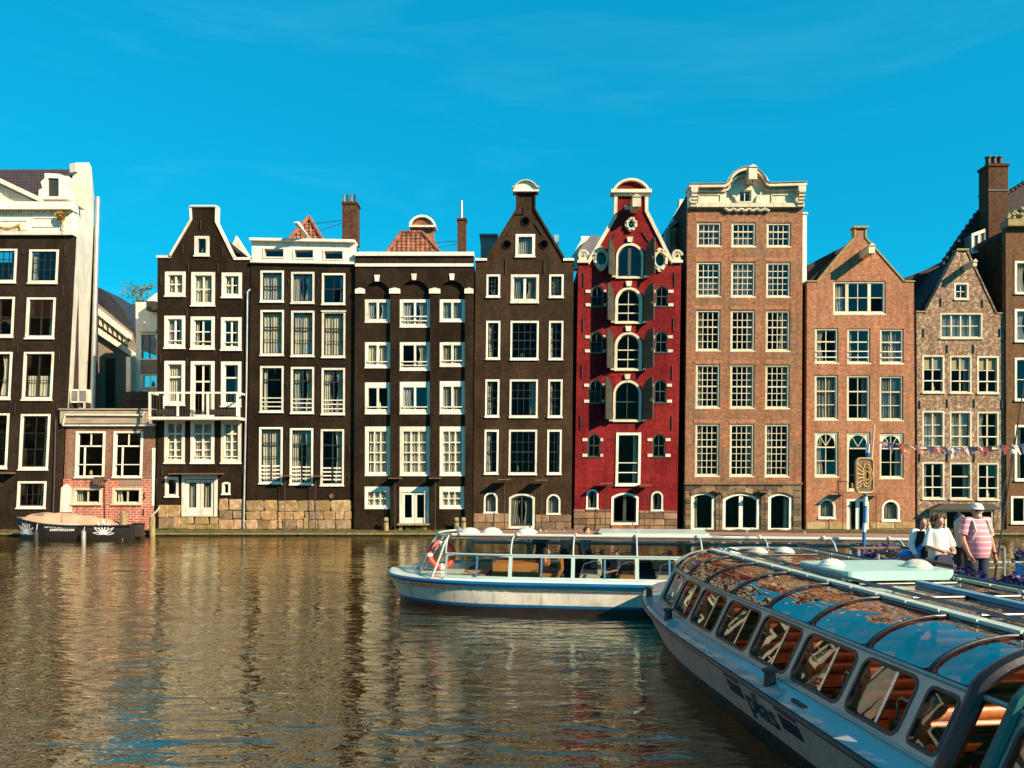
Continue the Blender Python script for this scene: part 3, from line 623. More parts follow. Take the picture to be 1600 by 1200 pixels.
def gap_buildings():
    D = 48
    h = House('rear_building', 'pale grey set back building with a dark slate mansard behind the brick extension', D, 0, 'building', 175, 'buildings set back behind the canal houses')
    h.slab([(146, 690), (146, 480), (152, 474), (207, 520), (215, 560), (215, 690)], [], 0, .4, 'wall', 'grey_wall')
    h.slab([(149, 486), (149, 478), (206, 523), (206, 531)], [], -.5, .0, 'cornice', 'white')
    for i in range(7): h.slab([(152+i*7.5, 503+i*5.4), (152+i*7.5, 490+i*5.6), (155+i*7.5, 492+i*5.6), (155+i*7.5, 506+i*5.4)], [], -.35, .0, 'bracket', 'white')
    h.slab([(149, 518), (149, 508), (212, 552), (212, 560)], [], -.3, .0, 'string_course', 'white')
    h.slab([(150, 478), (150, 447), (170, 460), (192, 484), (212, 520), (213, 545), (205, 520)], [], .1, 3, 'mansard_roof', 'slate')
    h.part([(165, 180, 560, 690, -.02, .02)], 'recess_shade_panel', 'room');  # flat dark panel painting the shade of a recess; the wall is not cut
    put(MB().path([h.fn(157, 470, -.6), h.fn(156, 690, -.6)], .05), 'drain_pipe', 'white', h.root)
    g = House('rear_house', 'white rendered house with a stepped top set back beside the tall black gable', 45, 0, 'house', 228, 'buildings set back behind the canal houses')
    hl = [window(g, 222, 585, 246, 606, V=(.5,), fw=1.6, ft=1.6, fb=1.6, sash=.6), window(g, 220, 520, 246, 562, V=(.5,), fw=1.2, ft=3, fb=1, sash=.6, ms='black_paint')]
    g.slab([(212, 700), (212, 472), (228, 472), (233, 466), (250, 454), (250, 700)], hl, 0, .3, 'wall', 'white_wall')
    g.part([(236, 250, 474, 488, -.6, 0)], 'hatch', 'iron'); g.part([(220, 247, 516, 519.5, -.3, .05)], 'lintel', 'white')
    g.part([(205, 212, 560, 700, -.6, .2)], 'side_wall', 'white_wall'); g.part([(221, 247, 563, 584, -.1, -.01)], 'grey_panel', 'grey_wall')
    d = House('roof_terrace', 'dark wooden roof terrace with railing above the brick extension', 43, 0, 'terrace', 200, 'buildings set back behind the canal houses')
    d.part([(188, 246, 612, 690, .5, .9)], 'screen', 'cabin_in')
    d.part([(188, 246, 611, 613, .2, .26), (188, 246, 622, 624, .2, .26), (188, 246, 633, 635, .2, .26)], 'railing', 'iron')
    for x in (189, 203, 217, 231, 245): d.part([(x-.8, x+.8, 609, 640, .14, .2)], 'post', 'iron')
    d.part([(150, 246, 640, 690, -.2, 3)], 'deck', 'concrete')
gap_buildings()
def small_tree():
    b = W(216, 520, 56); t = thing('young_tree', 'small thin leafed tree rising above the rooftops in the left gap', 'tree', b); mb = MB(); lf = MB(); rnd = random.Random(4)
    mb.tube((0, 0, 0), (.1, 0, 2.6), .07, .03)
    for i in range(26):
        z = 1.2+rnd.random()*2.2; a = rnd.random()*6.28; L = .35+rnd.random()*.75; e = Vector((math.cos(a)*L, math.sin(a)*L, z+L*.7))
        mb.tube((.1*z/2.6, 0, z), e, .018, .006, 5)
        for k in range(26):
            p = Vector((.1*z/2.6, 0, z)).lerp(e, .3+rnd.random()*.85)+Vector((rnd.gauss(0, .13), rnd.gauss(0, .13), rnd.gauss(0, .11)))
            u = Vector((rnd.gauss(0, 1), rnd.gauss(0, 1), rnd.gauss(0, 1))).normalized()*.075; w = u.orthogonal()*.6
            lf.add([p-u, p+w, p+u, p-w], [(0, 1, 2, 3)])
    put(mb, 'trunk', 'bark', t); o = put(lf, 'crown', 'leaf', t); o['kind'] = 'stuff'
small_tree()

# ---- house 1: black neck gable with white trim and balcony
def house_gable_balcony():
    h = House('canal_house', 'narrow black house with a white edged neck gable and a white balcony', 39.55, .008, x=315)
    H_ = []; kw = dict(fw=5, ft=5, fb=6, sash=1.2, bw=1.5, Bw=2.6)
    H_.append(window(h, 304, 369, 327.5, 401, fw=5.5, ft=4, fb=5.5, ms='black_paint', gl='glass_blue'))
    for i, (x0, x1) in enumerate(((258, 290), (299, 336), (346.5, 378))):
        H_.append(window(h, x0, 424.5+i*.8, x1, (464, 479, 466)[i], v=(), V=(.5,), hh=(.5,), cur='F' if i < 2 else 'LR', **kw))
        H_.append(window(h, x0-1, 493.5+i*1.2, x1-.5, (545, 546.5, 548)[i], V=(.5,), hh=(.45,), rails=(.86,), arch='seg' if 0 else None, cur='LR' if i == 0 else ('' if i == 1 else 'R'), gl='glass_blue', **kw))
        H_.append(window(h, x0-1, 564+i*.5, x1-1, (634, 655, 636)[i], V=(.5,) if i == 1 else (), H=(.33,), cur='F' if i == 0 else 'R' if i == 2 else 'r', **kw))
        H_.append(window(h, x0-1, 657, x1-1, 724.5, V=(.5,), H=(.27,), hh=(.5, .74), rails=(.93,), cur='F', **kw))
    H_.append(window(h, 258, 745, 279, 777, fw=3.5, ft=4, fb=4, cur='R', sash=.8)); H_.append(window(h, 347, 753, 360, 773, fw=3, ft=3, fb=2.5, arch='seg', sash=.5))
    dd = window(h, 284, 741, 340, 807, V=(), fw=5, ft=8, fb=1, sash=.5, cur='', name='double_door', door=True, sill=False, bare=True); H_.append(dd)
    for a, b in ((289.5, 311.5), (312.5, 334.5)):
        d = h.slab([(a, 805.5), (a, 750), (b, 750), (b, 805.5)], [[(a+5.5, 793), (a+5.5, 754), (b-5, 754), (b-5, 793)]], .035, .06, 'door_leaf', 'white', 774)
        h.part([(a+5, b-4.5, 753.5, 793.5, .045, .049)], 'pane', 'glass', 774, d)
        curtain(h, a+5, b-4.5, 754, 793, .2, 774, d, 'curtain_grey')
    h.part([(270, 350, 739.3, 741.3, -.5, .02)], 'door_canopy', 'rust')
    out = [(244.5, 828), (246, 403), (266, 403), (300.5, 344), (300.5, 326), (336, 326), (336, 347), (365, 405), (392, 406.5), (385, 828)]
    h.slab(out, H_, 0, .3, 'wall', 'black_brick')
    trim(h, [(266, 403), (300.5, 344), (299.5, 325), (337, 325), (336.5, 347), (365, 405)], 3.2, -.07, .32, 'white')
    h.part([(245, 267, 399.5, 403.2, -.07, .3)], 'white_coping', 'white'); h.part([(365.6, 393, 402.5, 406.5, -.07, .3)], 'white_coping', 'white')
    h.part([(298.5, 338.5, 321.6, 323.8, -.12, .36)], 'coping_cap', 'white')
    h.edge('roof', 'black_roof', 'grey_wall', [(246, 828), (247, 404), (318, 345), (391, 404), (385, 828)], 9)
    h.slab([(352, 407), (369, 368), (394, 407)], [], 2.5, 2.8, 'rear_gable', 'white_wall')
    # balcony
    L = .95; b = put(MB().box(*(lambda A, B: (A.x, B.x, -L, -.01, A.z-.12, A.z+.02))(Vector(h.fn(246, 654, 0)), Vector(h.fn(383, 654, 0)))), 'balcony', 'white', h.root)
    A = Vector(h.fn(247, 615.5, 0)); B = Vector(h.fn(382.5, 618.5, 0)); zb = Vector(h.fn(0, 652.5, 0)).z
    put(MB().box(A.x-.03, B.x+.03, -L-.03, -L+.04, A.z-.09, A.z), 'hand_rail', 'white', b)
    put(MB().box(A.x-.03, A.x+.04, -L+.045, -.03, A.z-.09, A.z), 'hand_rail', 'white', b); put(MB().box(B.x-.04, B.x+.03, -L+.045, -.03, A.z-.09, A.z), 'hand_rail', 'white', b)
    for px in (247.6, 290.5, 336, 381.3):
        x = Vector(h.fn(px, 0, 0)).x; put(MB().box(x-.055, x+.055, -L-.028, -L+.038, zb, A.z-.092), 'baluster_post', 'white', b)
    for px in (256.5, 375): 
        x = Vector(h.fn(px, 0, 0)).x; put(MB().box(x-.03, x+.03, -.1, -.04, zb, A.z-.092), 'baluster_post', 'white', b)
    for i in range(26):
        x = A.x+.2+(B.x-A.x-.4)*i/25; put(MB().tube((x, -L, zb), (x, -L, A.z-.09), .009, n=5), 'baluster', 'iron', b)
    sc = MB()
    for i in range(26):
        x = A.x+.2+(B.x-A.x-.4)*i/25; sc.path([(x+.08*math.cos(t*.7), -L-.01, zb+.2+.09*math.sin(t*.7)) for t in range(10)], .008, 4)
    put(sc, 'iron_scrollwork', 'iron', b)
    for (a, c) in ((257, 289), (337, 375)): 
        pl = h.part([(a, c, 642, 650, -.88, -.7)], 'flower_box', 'iron', parent=b); 
    stones(h, 248, 282, 789, 827, 17, (14, 26), 'rubble', seed=3, rough=1.2); stones(h, 342, 384, 779, 827, 15, (12, 26), 'rubble', seed=4, rough=1.2)
    stones(h, 282, 342, 808, 827, 9, (14, 30), 'moss_stone', seed=6, rough=1.4)
    put(MB().path([h.fn(391, 452, -.02), h.fn(387.5, 457, -.09), h.fn(386, 600, -.09), h.fn(381.5, 824, -.09)], .045), 'drain_pipe', 'zinc', h.root, True)
    anchors(h, [(314, 352), (295, 420), (341, 420), (252, 440), (293, 490), (340, 492), (251, 560), (293, 565), (253, 735), (380, 735), (344, 565), (348, 395), (286, 390)])
house_gable_balcony()

# ---- house 2
def house_white_attic():
    h = House('canal_house', 'black house with a flat white attic band of three slit windows and a brick chimney', 39.5, .007, x=474)
    H_ = []; kw = dict(ms='black_paint', fw=2.8, ft=3, fb=4, sash=1.1, bw=1, Bw=2)
    X = ((407, 443.5), (455, 491.2), (503, 539.5))
    c1 = ('F', 'LR', 'r'); c3 = ('l', 'LR', 'LR')
    for i, (a, b) in enumerate(X):
        H_.append(window(h, a, 423+i*2, b, 473+i*2, v=(.5,) if i != 1 else (), V=(.5,) if i == 1 else (), H=(.5,) if i != 1 else (), cur=c1[i], gl='glass_blue', **kw))
        H_.append(window(h, a, 484.5+i, b, 556.5+i*1.5, v=(.5,), H=(.36,), hh=(.67,), cur='F', cornice=1 if i == 2 else 0, **kw))
        H_.append(window(h, a-.5, 572+i*1.5, b-.5, 645+i*1.8, v=(), V=(.5,) if i else (), H=(.27,), cur=c3[i], rails=(.72, .82, .93), **kw))
        H_.append(window(h, a-2, 667.5+i*1.6, b-2, 756.5+i*1.6, V=(.5,), H=(.26,), hh=(.52,), rails=(), cur=('F', 'LR', 'R')[i], **kw))
        s = H_[-1]
        h.part([(a+1.5, a+14.5, 727+j*6+i*1.6, 729.3+j*6+i*1.6, .02, .05) for j in range(4)], 'guard_rail', 'white', 712); h.part([(b-18.5, b-5.5, 727+j*6+i*1.6, 729.3+j*6+i*1.6, .02, .05) for j in range(4)], 'guard_rail', 'white', 712)
    h.slab([(384.5, 828), (392.5, 412), (556, 413), (551.5, 828)], H_, 0, .3, 'wall', 'black_brick')
    hl = [[(a, c+12.5), (a, c), (b, c+.3), (b, c+12.8)] for a, b, c in ((414, 444, 389.5), (461, 490, 391), (507.5, 536, 393))]
    at = h.slab([(394, 411), (394.5, 378), (555, 381), (555, 413.5)], hl, -.08, .3, 'attic_band', 'white')
    for q in hl: h.slab(q, [], .05, .06, 'pane', 'glass_blue', parent=at); h.slab([(q[0][0]-2, q[0][1]+2), (q[1][0]-2, q[1][1]-2), (q[2][0]+2, q[2][1]-2), (q[3][0]+2, q[3][1]+2)], [q], -.12, -.075, 'frame', 'white', parent=at)
    h.slab([(392.5, 378), (393, 374), (556, 377), (556, 381)], [], -.32, .5, 'cornice', 'white'); h.slab([(392.5, 411.2), (392.5, 408), (556, 410.5), (556, 413.8)], [], -.16, .3, 'moulding', 'white')
    pantile_roof(h, [(447, 378), (482, 340), (484, 340), (506, 378)], 1.6, 'roof_tiles', 'tile', 9, 7, .8)
    for a, b in (((447, 378), (483, 339)), ((506, 378), (483, 339))):
        put(MB().path([dp(h, a[0]+(b[0]-a[0])*t/8, a[1]+(b[1]-a[1])*t/8, .72+1.6*t/8) for t in range(9)], [.09+.02*(t % 2) for t in range(9)], 8), 'ridge_tile', 'tile', h.root)
    c = chimney(h, 534.5, 557.5, 316, 380, 1.2, pots=4)
    put(MB().path([dp(h, 494, 349, 1.8), dp(h, 534, 344.5, 1.3)], .018, 4).path([dp(h, 498, 361, 1.3), dp(h, 534, 349, 1.3)], .018, 4), 'stay_rod', 'iron', h.root)
    q = Vector(h.fn(482, 373, 0)); put(MB().hexa([(q.x-.1, -.35, q.z), (q.x+.1, -.35, q.z), (q.x+.1, .3, q.z), (q.x-.1, .3, q.z)], [(q.x-.42, -1.2, q.z+.42), (q.x-.24, -1.2, q.z+.42), (q.x-.2, -1.0, q.z+.55), (q.x-.4, -1.0, q.z+.55)]), 'hoist_beam', 'white', h.root)
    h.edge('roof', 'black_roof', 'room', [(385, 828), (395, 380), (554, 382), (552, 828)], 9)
    stones(h, 384, 550, 782, 827, 14.5, (13, 30), 'rubble', seed=9, rough=1.3)
    h.part([(476, 482, 809, 826, -.12, -.05)], 'drain_slot', 'wood_post')
    A = Vector(h.fn(518, 775, 0)); put(MB().tube((A.x, -.04, A.z), (A.x, .02, A.z), .12, n=16), 'vent_disc', 'rust', h.root)
    anchors(h, [(451, 440), (498, 440), (449, 600), (496, 600), (448, 680), (496, 680), (545, 700), (545, 745)], 7)
house_white_attic()
lamp(445, 744, 827, 39.1, 19, 'thin lamp post before the stone base, left one of two at the white attic house')
lamp(493, 744.5, 827, 39.1, 19, 'thin lamp post before the stone base, right one of two at the white attic house')

# ---- house 3 : three arched bays
def house_arches():
    h = House('canal_house', 'wide black house with three arched bays, white keystones and white framed windows', 39.45, .0, x=648)
    H_ = []; kw = dict(fw=4.2, ft=4.2, fb=4.5, sash=1.0, bw=1.4, Bw=3.4, proud=.06)
    bays = ((570, 610), (624.5, 672), (687, 726.5)); wl = []
    for i, (a, b) in enumerate(bays):
        wl.append(window(h, a, 467, b, (504, 511.5, 503)[i], V=(.5,), cur=('LR', 'LR', 'F')[i], gl='glass_blue', rails=(.66, .86) if i == 1 else (), cm='curtain_grey' if i == 2 else None, **kw))
        wl.append(window(h, a, 534, b, (575, 579, 573)[i], V=(.5,), cur=('F', 'R', 'F')[i], cm='curtain' if i < 2 else 'curtain_grey', rails=(.86,) if i != 1 else (.76, .93), **kw))
        wl.append(window(h, a, 597-i, b, 647, V=(.5,), ft=8, fw=4.2, fb=6.5, sash=1, Bw=3.4, proud=.06, rails=(.9,), cur=('', 'L', 'F')[i], cornice=0, cm='curtain_grey' if i == 2 else None))
        wl.append(window(h, a, 666, b, 743.5, v=(.333, .667), hh=(.27, .52, .76), ft=7, fw=4.5, fb=5, sash=1, bw=1.6, proud=.06, cur='F'))
        if i != 1: wl.append(window(h, a-1, 760, b-1, 795, v=(.333, .667), hh=(.5,), ft=8, fw=5, fb=5, sash=.8, bw=1.4, proud=.06, cur='F'))
    dd = window(h, 623, 760, 671, 820, fw=4.5, ft=9, fb=1, sash=.4, name='double_door', door=True, sill=False, bare=True, proud=.06); wl.append(dd)
    for a, b in ((628, 646.7), (647.3, 666)):
        d = h.slab([(a, 819), (a, 770), (b, 770), (b, 819)], [[(a+4, 809), (a+4, 773), (b-3.5, 773), (b-3.5, 809)]], .09, .12, 'door_leaf', 'white')
        h.part([(a+3.5, b-3, 772.5, 809.5, .10, .104)], 'pane', 'glass', None, d)
    # proud front layer: pilasters with bay openings ; recessed layer carries the windows
    def bay(a, b, top): return arch_out(a-1, b+1, top, 756, 'round' if 0 else None)
    op = []
    for (a, b), top in zip(bays, (441, 439, 440)):
        a2, b2 = a-.3, b+.3; c = (a2+b2)/2; w = (b2-a2)/2; rise = 460-top; rad = (w*w+rise*rise)/(2*rise); al = math.asin(min(1, w/rad))
        op.append([(a2, 822)]+[(c+rad*math.sin(-al+2*al*i/14), top+rad-rad*math.cos(-al+2*al*i/14)) for i in range(15)]+[(b2, 822)])
    h.slab([(553.5, 829), (556, 402), (740.5, 402), (738, 829)], op, -.14, .02, 'front_wall', 'black_brick')
    h.slab([(556, 829), (556, 430), (739, 430), (738, 829)], wl, .045, .34, 'wall', 'black_brick')
    h.part([(556, 741, 396, 402, -.30, .3)], 'cornice', 'white'); h.part([(556, 740, 413.3, 418, -.21, -.1)], 'white_band', 'white')
    h.part([(557, 740, 402.2, 413, -.19, -.13)], 'frieze', 'black_brick2')
    for x, y in ((590, 436), (647.5, 434), (706.5, 434)): h.slab([(x-3, y+5), (x-4.2, y-5), (x+4.2, y-5), (x+3, y+5)], [], -.2, -.1, 'keystone', 'white')
    for a, b in ((556, 571), (609, 626), (671, 688.5), (726, 740)):
        m_ = (a+b)/2; h.slab([(a, 460), (a, 453), (m_-1, 451), (m_+1, 451), (b, 453), (b, 460)], [], -.21, -.1, 'springer_block', 'white')
    pantile_roof(h, [(602, 397), (627, 363), (659, 363), (690, 397)], 2.0, 'roof_tiles', 'tile', 12, 7, .8)
    for a, b in (((602, 397), (627, 362.5)), ((690, 397), (659, 362.5)), ((627, 362.5), (659, 362.5))):
        t0, t1 = (0, 1) if a[1] != b[1] else (1, 1)
        put(MB().path([dp(h, a[0]+(b[0]-a[0])*t/8, a[1]+(b[1]-a[1])*t/8, .72+2*(t0+(t1-t0)*t/8)) for t in range(9)], [.08+.02*(t % 2) for t in range(9)], 8), 'ridge_tile', 'tile', h.root)
    g = h.slab([(643, 385), (643, 354), (677, 354), (677, 370), (690, 397), (660, 397)], [], 3.4, 3.9, 'rear_gable', 'orange_brick')
    h.slab([(642, 354), (642, 351)]+[(660+18*math.sin(-1.2+2.4*i/12), 360-17*math.cos(-1.2+2.4*i/12)) for i in range(13)]+[(678, 351), (678, 354)], [], 3.25, 3.95, 'gable_tympanum', 'tile', parent=g)
    trim(h, [(640, 352)]+[(659.5+19.5*math.sin(-1.25+2.5*i/12), 358-19.5*math.cos(-1.25+2.5*i/12)) for i in range(13)]+[(680, 352)], 3, 3.1, 3.95, 'white', 'curved_coping'); h.part([(639, 681, 351.5, 354.5, 3.1, 3.95)], 'moulding', 'white', parent=g)
    c = chimney(h, 714.5, 728, 341, 396, 1.0, dep=.5); 
    put(MB().tube(dp(h, 721, 341, 1.2), dp(h, 721, 314, 1.2), .075, n=10), 'flue_pipe', 'zinc', c, True)
    put(MB().path([dp(h, 680, 379, 1.9), dp(h, 714, 376.5, 1.2)], .016, 4).path([dp(h, 684, 387, 1.3), dp(h, 714, 381, 1.2)], .016, 4), 'stay_rod', 'iron', h.root)
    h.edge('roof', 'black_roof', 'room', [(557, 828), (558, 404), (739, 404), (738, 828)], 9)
    anchors(h, [(562, 460), (617, 462), (680, 460), (733, 462), (562, 525), (617, 525), (680, 525), (734, 528), (561, 600), (616, 605), (679, 600), (734, 595), (561, 660), (616, 665), (679, 660), (734, 660), (558, 760), (733, 760)], 19)
    for x in (603, 713, 724):
        b = W(x, 830, 38.95); t = thing('mooring_post', {603: 'short wooden mooring post left of the white double doors', 713: 'darker short mooring post behind the bow of the far glass boat', 724: 'square topped mooring post right of the white double doors'}[x], 'post', b)
        put(MB().lathe([(.13, -.9), (.13, .62), (.10, .70), (.02, .70)], n=9), 'shaft', 'wood_post', t); put(MB().lathe([(.14, .45), (.145, .5), (.14, .53)], n=9), 'band', 'iron', t)
    h.part([(625, 630, 820, 828, -.3, -.05), (662, 667, 820, 828, -.3, -.05), (622, 672, 817.5, 820, -.45, -.05)], 'door_step', 'wood_post')
house_arches()
lamp(617, 748, 827, 39.0, 19, 'thin lamp post left of the white double doors of the arched black house')
lamp(680, 748, 827, 39.0, 19, 'thin lamp post right of the white double doors of the arched black house')

# ---- house 4
def house_spout():
    h = House('canal_house', 'brown black spout gable house with three round holes and a rounded white cap', 39.55, .012, x=820)
    H_ = []; kw = dict(fw=2.8, ft=3, fb=4, sash=1, ms='black_paint', bw=.8, Bw=1.6)
    H_.append(window(h, 805.5, 366, 836, 402.5, fw=4.5, ft=4, fb=5, ms='black_paint', cur='F', gl='glass_blue', sash=1))
    H_.append(window(h, 760, 429, 781.5, 465.5, fw=3, ft=3, fb=4, ms='black_paint', v=(.33, .67), hh=(.25, .5, .75), cur='', sash=.8))
    H_.append(window(h, 798, 429, 842, 474, fw=4, ft=4, fb=6, V=(.5,), hh=(), Bw=4, cur='LR', cm='curtain_grey', gl='glass_blue', sash=1.2))
    H_.append(window(h, 858, 429, 880.5, 466, fw=3, ft=3, fb=4, ms='black_paint', v=(.33, .67), hh=(.25, .5, .75), sash=.8, cur='F', cm='curtain_grey'))
    for r, (y0, y1) in enumerate(((501.5, 562.5), (593, 652.5), (671.5, 741.5))):
        dx = -r*1.3
        H_.append(window(h, 759.5+dx, y0, 781.5+dx, y1, v=(.5,), H=(.5,), hh=(.25, .75), cur='L', **kw)); H_.append(window(h, 797.5+dx, y0, 841.5+dx, y1+.6, v=(.25, .5, .75), H=(.5,) if r != 1 else (.5,), hh=(.25, .75) if r != 1 else (.25,), cur='', **kw))
        H_.append(window(h, 857.5+dx, y0, 880+dx, y1+.5, v=(.5,), H=(.5,), hh=(.25, .75), cur='l' if r < 2 else '', **kw))
    H_.append(window(h, 756, 769, 777.5, 802, fw=2.6, ft=2.6, fb=2.5, arch='round', ms='black_paint', sash=.6, cur='F', cm='curtain_grey')); H_.append(window(h, 854, 772, 875.5, 804, fw=2.6, ft=2.6, fb=2.5, arch='round', ms='black_paint', sash=.6, cur='F', cm='curtain_grey'))
    H_.append(window(h, 795, 771, 835.5, 826, fw=3.5, ft=3, fb=4, arch='seg', ms='green_paint', V=(.5,), sash=3, name='arched_door', door=True, sill=False, cur='LR', cm='curtain_grey'))
    for cx, cy in ((821, 345.5), (792, 382), (850, 382)):
        ring = [(cx+6*math.cos(t*math.pi/8), cy+6*math.sin(t*math.pi/8)) for t in range(16)]; H_.append(ring)
        h.slab([(cx+7.2*math.cos(t*math.pi/8), cy+7.2*math.sin(t*math.pi/8)) for t in range(16)], [ring], -.05, .02, 'brick_ring', 'black_brick2')
        h.slab([(cx+6.2*math.cos(t*math.pi/8), cy+6.2*math.sin(t*math.pi/8)) for t in range(16)], [], .2, .25, 'niche_back', 'black_brick2')
    h.slab([(739, 829), (743, 408), (759, 405), (806, 327), (806, 300), (837, 300), (837, 327), (884, 405), (896.5, 408), (893, 829)], H_, 0, .3, 'wall', 'black_brick3')
    trim(h, [(757, 407), (806, 327), (806.5, 301)], -3.0, -.08, .3, 'black_brick3', 'raked_coping'); trim(h, [(837, 301), (837, 327), (885, 407)], -3.0, -.08, .3, 'black_brick3', 'raked_coping')
    h.part([(742.5, 761, 404, 407.9, -.09, .3)], 'white_coping', 'white'); h.part([(880, 897, 404, 407.9, -.09, .3)], 'white_coping', 'white')
    cap = [(802.5, 299), (802, 294)]+[(821.5+19*math.sin(-1.1+2.2*i/12), 303.5-19*math.cos(-1.1+2.2*i/12)) for i in range(13)]+[(841, 294), (840.5, 299)]
    h.slab(cap, [], -.16, .34, 'gable_cap', 'white'); trim(h, [(800.5, 295.5)]+[(821.5+18.5*math.sin(-1.1+2.2*i/12), 303.5-18.5*math.cos(-1.1+2.2*i/12)) for i in range(13)]+[(842.5, 295.5)], 1.3, -.3, .38, 'cream', 'cap_moulding')
    h.part([(801.5, 841.5, 299, 301.5, -.24, .36)], 'cap_band', 'white')
    put(MB().path([h.fn(805, 334, -.08), h.fn(820, 319, -.08), h.fn(820, 334, -.08), h.fn(805, 334, -.08)], .03, 5), 'iron_tie', 'iron', h.root)
    h.edge('roof', 'black_roof', 'black_brick', [(741, 828), (744, 410), (821, 345), (895, 410), (892, 828)], 9)
    h.part([(749, 778, 365, 368, 1.6, 3.4)], 'skylight_cap', 'lead'); h.part([(751, 777, 368, 404, 1.8, 3.2)], 'roof_dormer', 'lead'); h.part([(866, 873, 367, 390, 2.5, 3.2)], 'roof_vent', 'zinc')
    stones(h, 739.5, 795, 802, 828, 13, (19, 34), 'ashlar', rough=.25, seed=21, proud=.06); stones(h, 836, 892.5, 804, 828, 12, (19, 34), 'ashlar', rough=.25, seed=22, proud=.06)
    anchors(h, [(790, 416), (850, 416)], 22)
    for a, b in (((802, 352), (793, 367)), ((836, 350), (847, 367))): put(MB().path([h.fn(*a, -.04), h.fn(*b, -.04)], .03, 5), 'wall_anchor', 'iron', h.root)
house_spout()
lamp(788, 750, 827, 39.05, 20, 'thin lamp post left of the arched door of the brown black spout gable house')
lamp(846.5, 751, 827, 39.05, 20, 'thin lamp post right of the arched door of the brown black spout gable house')

# ---- house 5: red warehouse
def shutter(h, px, y0, y1, w, side, ang, parent):
    """leaf hinged at px, standing open at an angle; side -1 left hinge, +1 right hinge"""
    A = Vector(h.fn(px, y1, 0)); z0 = A.z; z1 = Vector(h.fn(px, y0, 0)).z; wm = w/F*h.D
    n = 8; prof = [(0, z0), (wm, z0)]
    curve = [(wm*(1-i/n), z1-wm*1.0*(1-math.sqrt(max(0, 1-(1-i/n)**2)))) for i in range(n+1)]
    # tall at free edge side: head follows the arch of the window
    curve = [(wm*(1-i/n), z1-wm*(1-math.sqrt(max(0, 1-(i/n)**2)))) for i in range(n+1)]
    prof += curve
    dx, dy = side*math.sin(ang), -math.cos(ang)
    fn = lambda a, b, d: (A.x+dx*a+dy*-side*0+d*dy*0+(-dy)*side*d*0+d*abs(dy)*side, dy*a-.03+d*abs(dx), b)
    o = put(MB().slab(prof, [], fn, 0, .05), 'shutter', 'green_paint', parent)
    for k in (.25, .7): put(MB().slab([(0, z0+(z1-z0)*k-.03), (wm*.8, z0+(z1-z0)*k-.03), (wm*.8, z0+(z1-z0)*k+.03), (0, z0+(z1-z0)*k+.03)], [], fn, -.015, .065), 'strap_hinge', 'iron', o)
    put(MB().slab([(wm*.85, z0+(z1-z0)*.42), (wm*.93, z0+(z1-z0)*.42), (wm*.93, z0+(z1-z0)*.5), (wm*.85, z0+(z1-z0)*.5)], [], fn, -.03, .08), 'latch', 'steel', o)
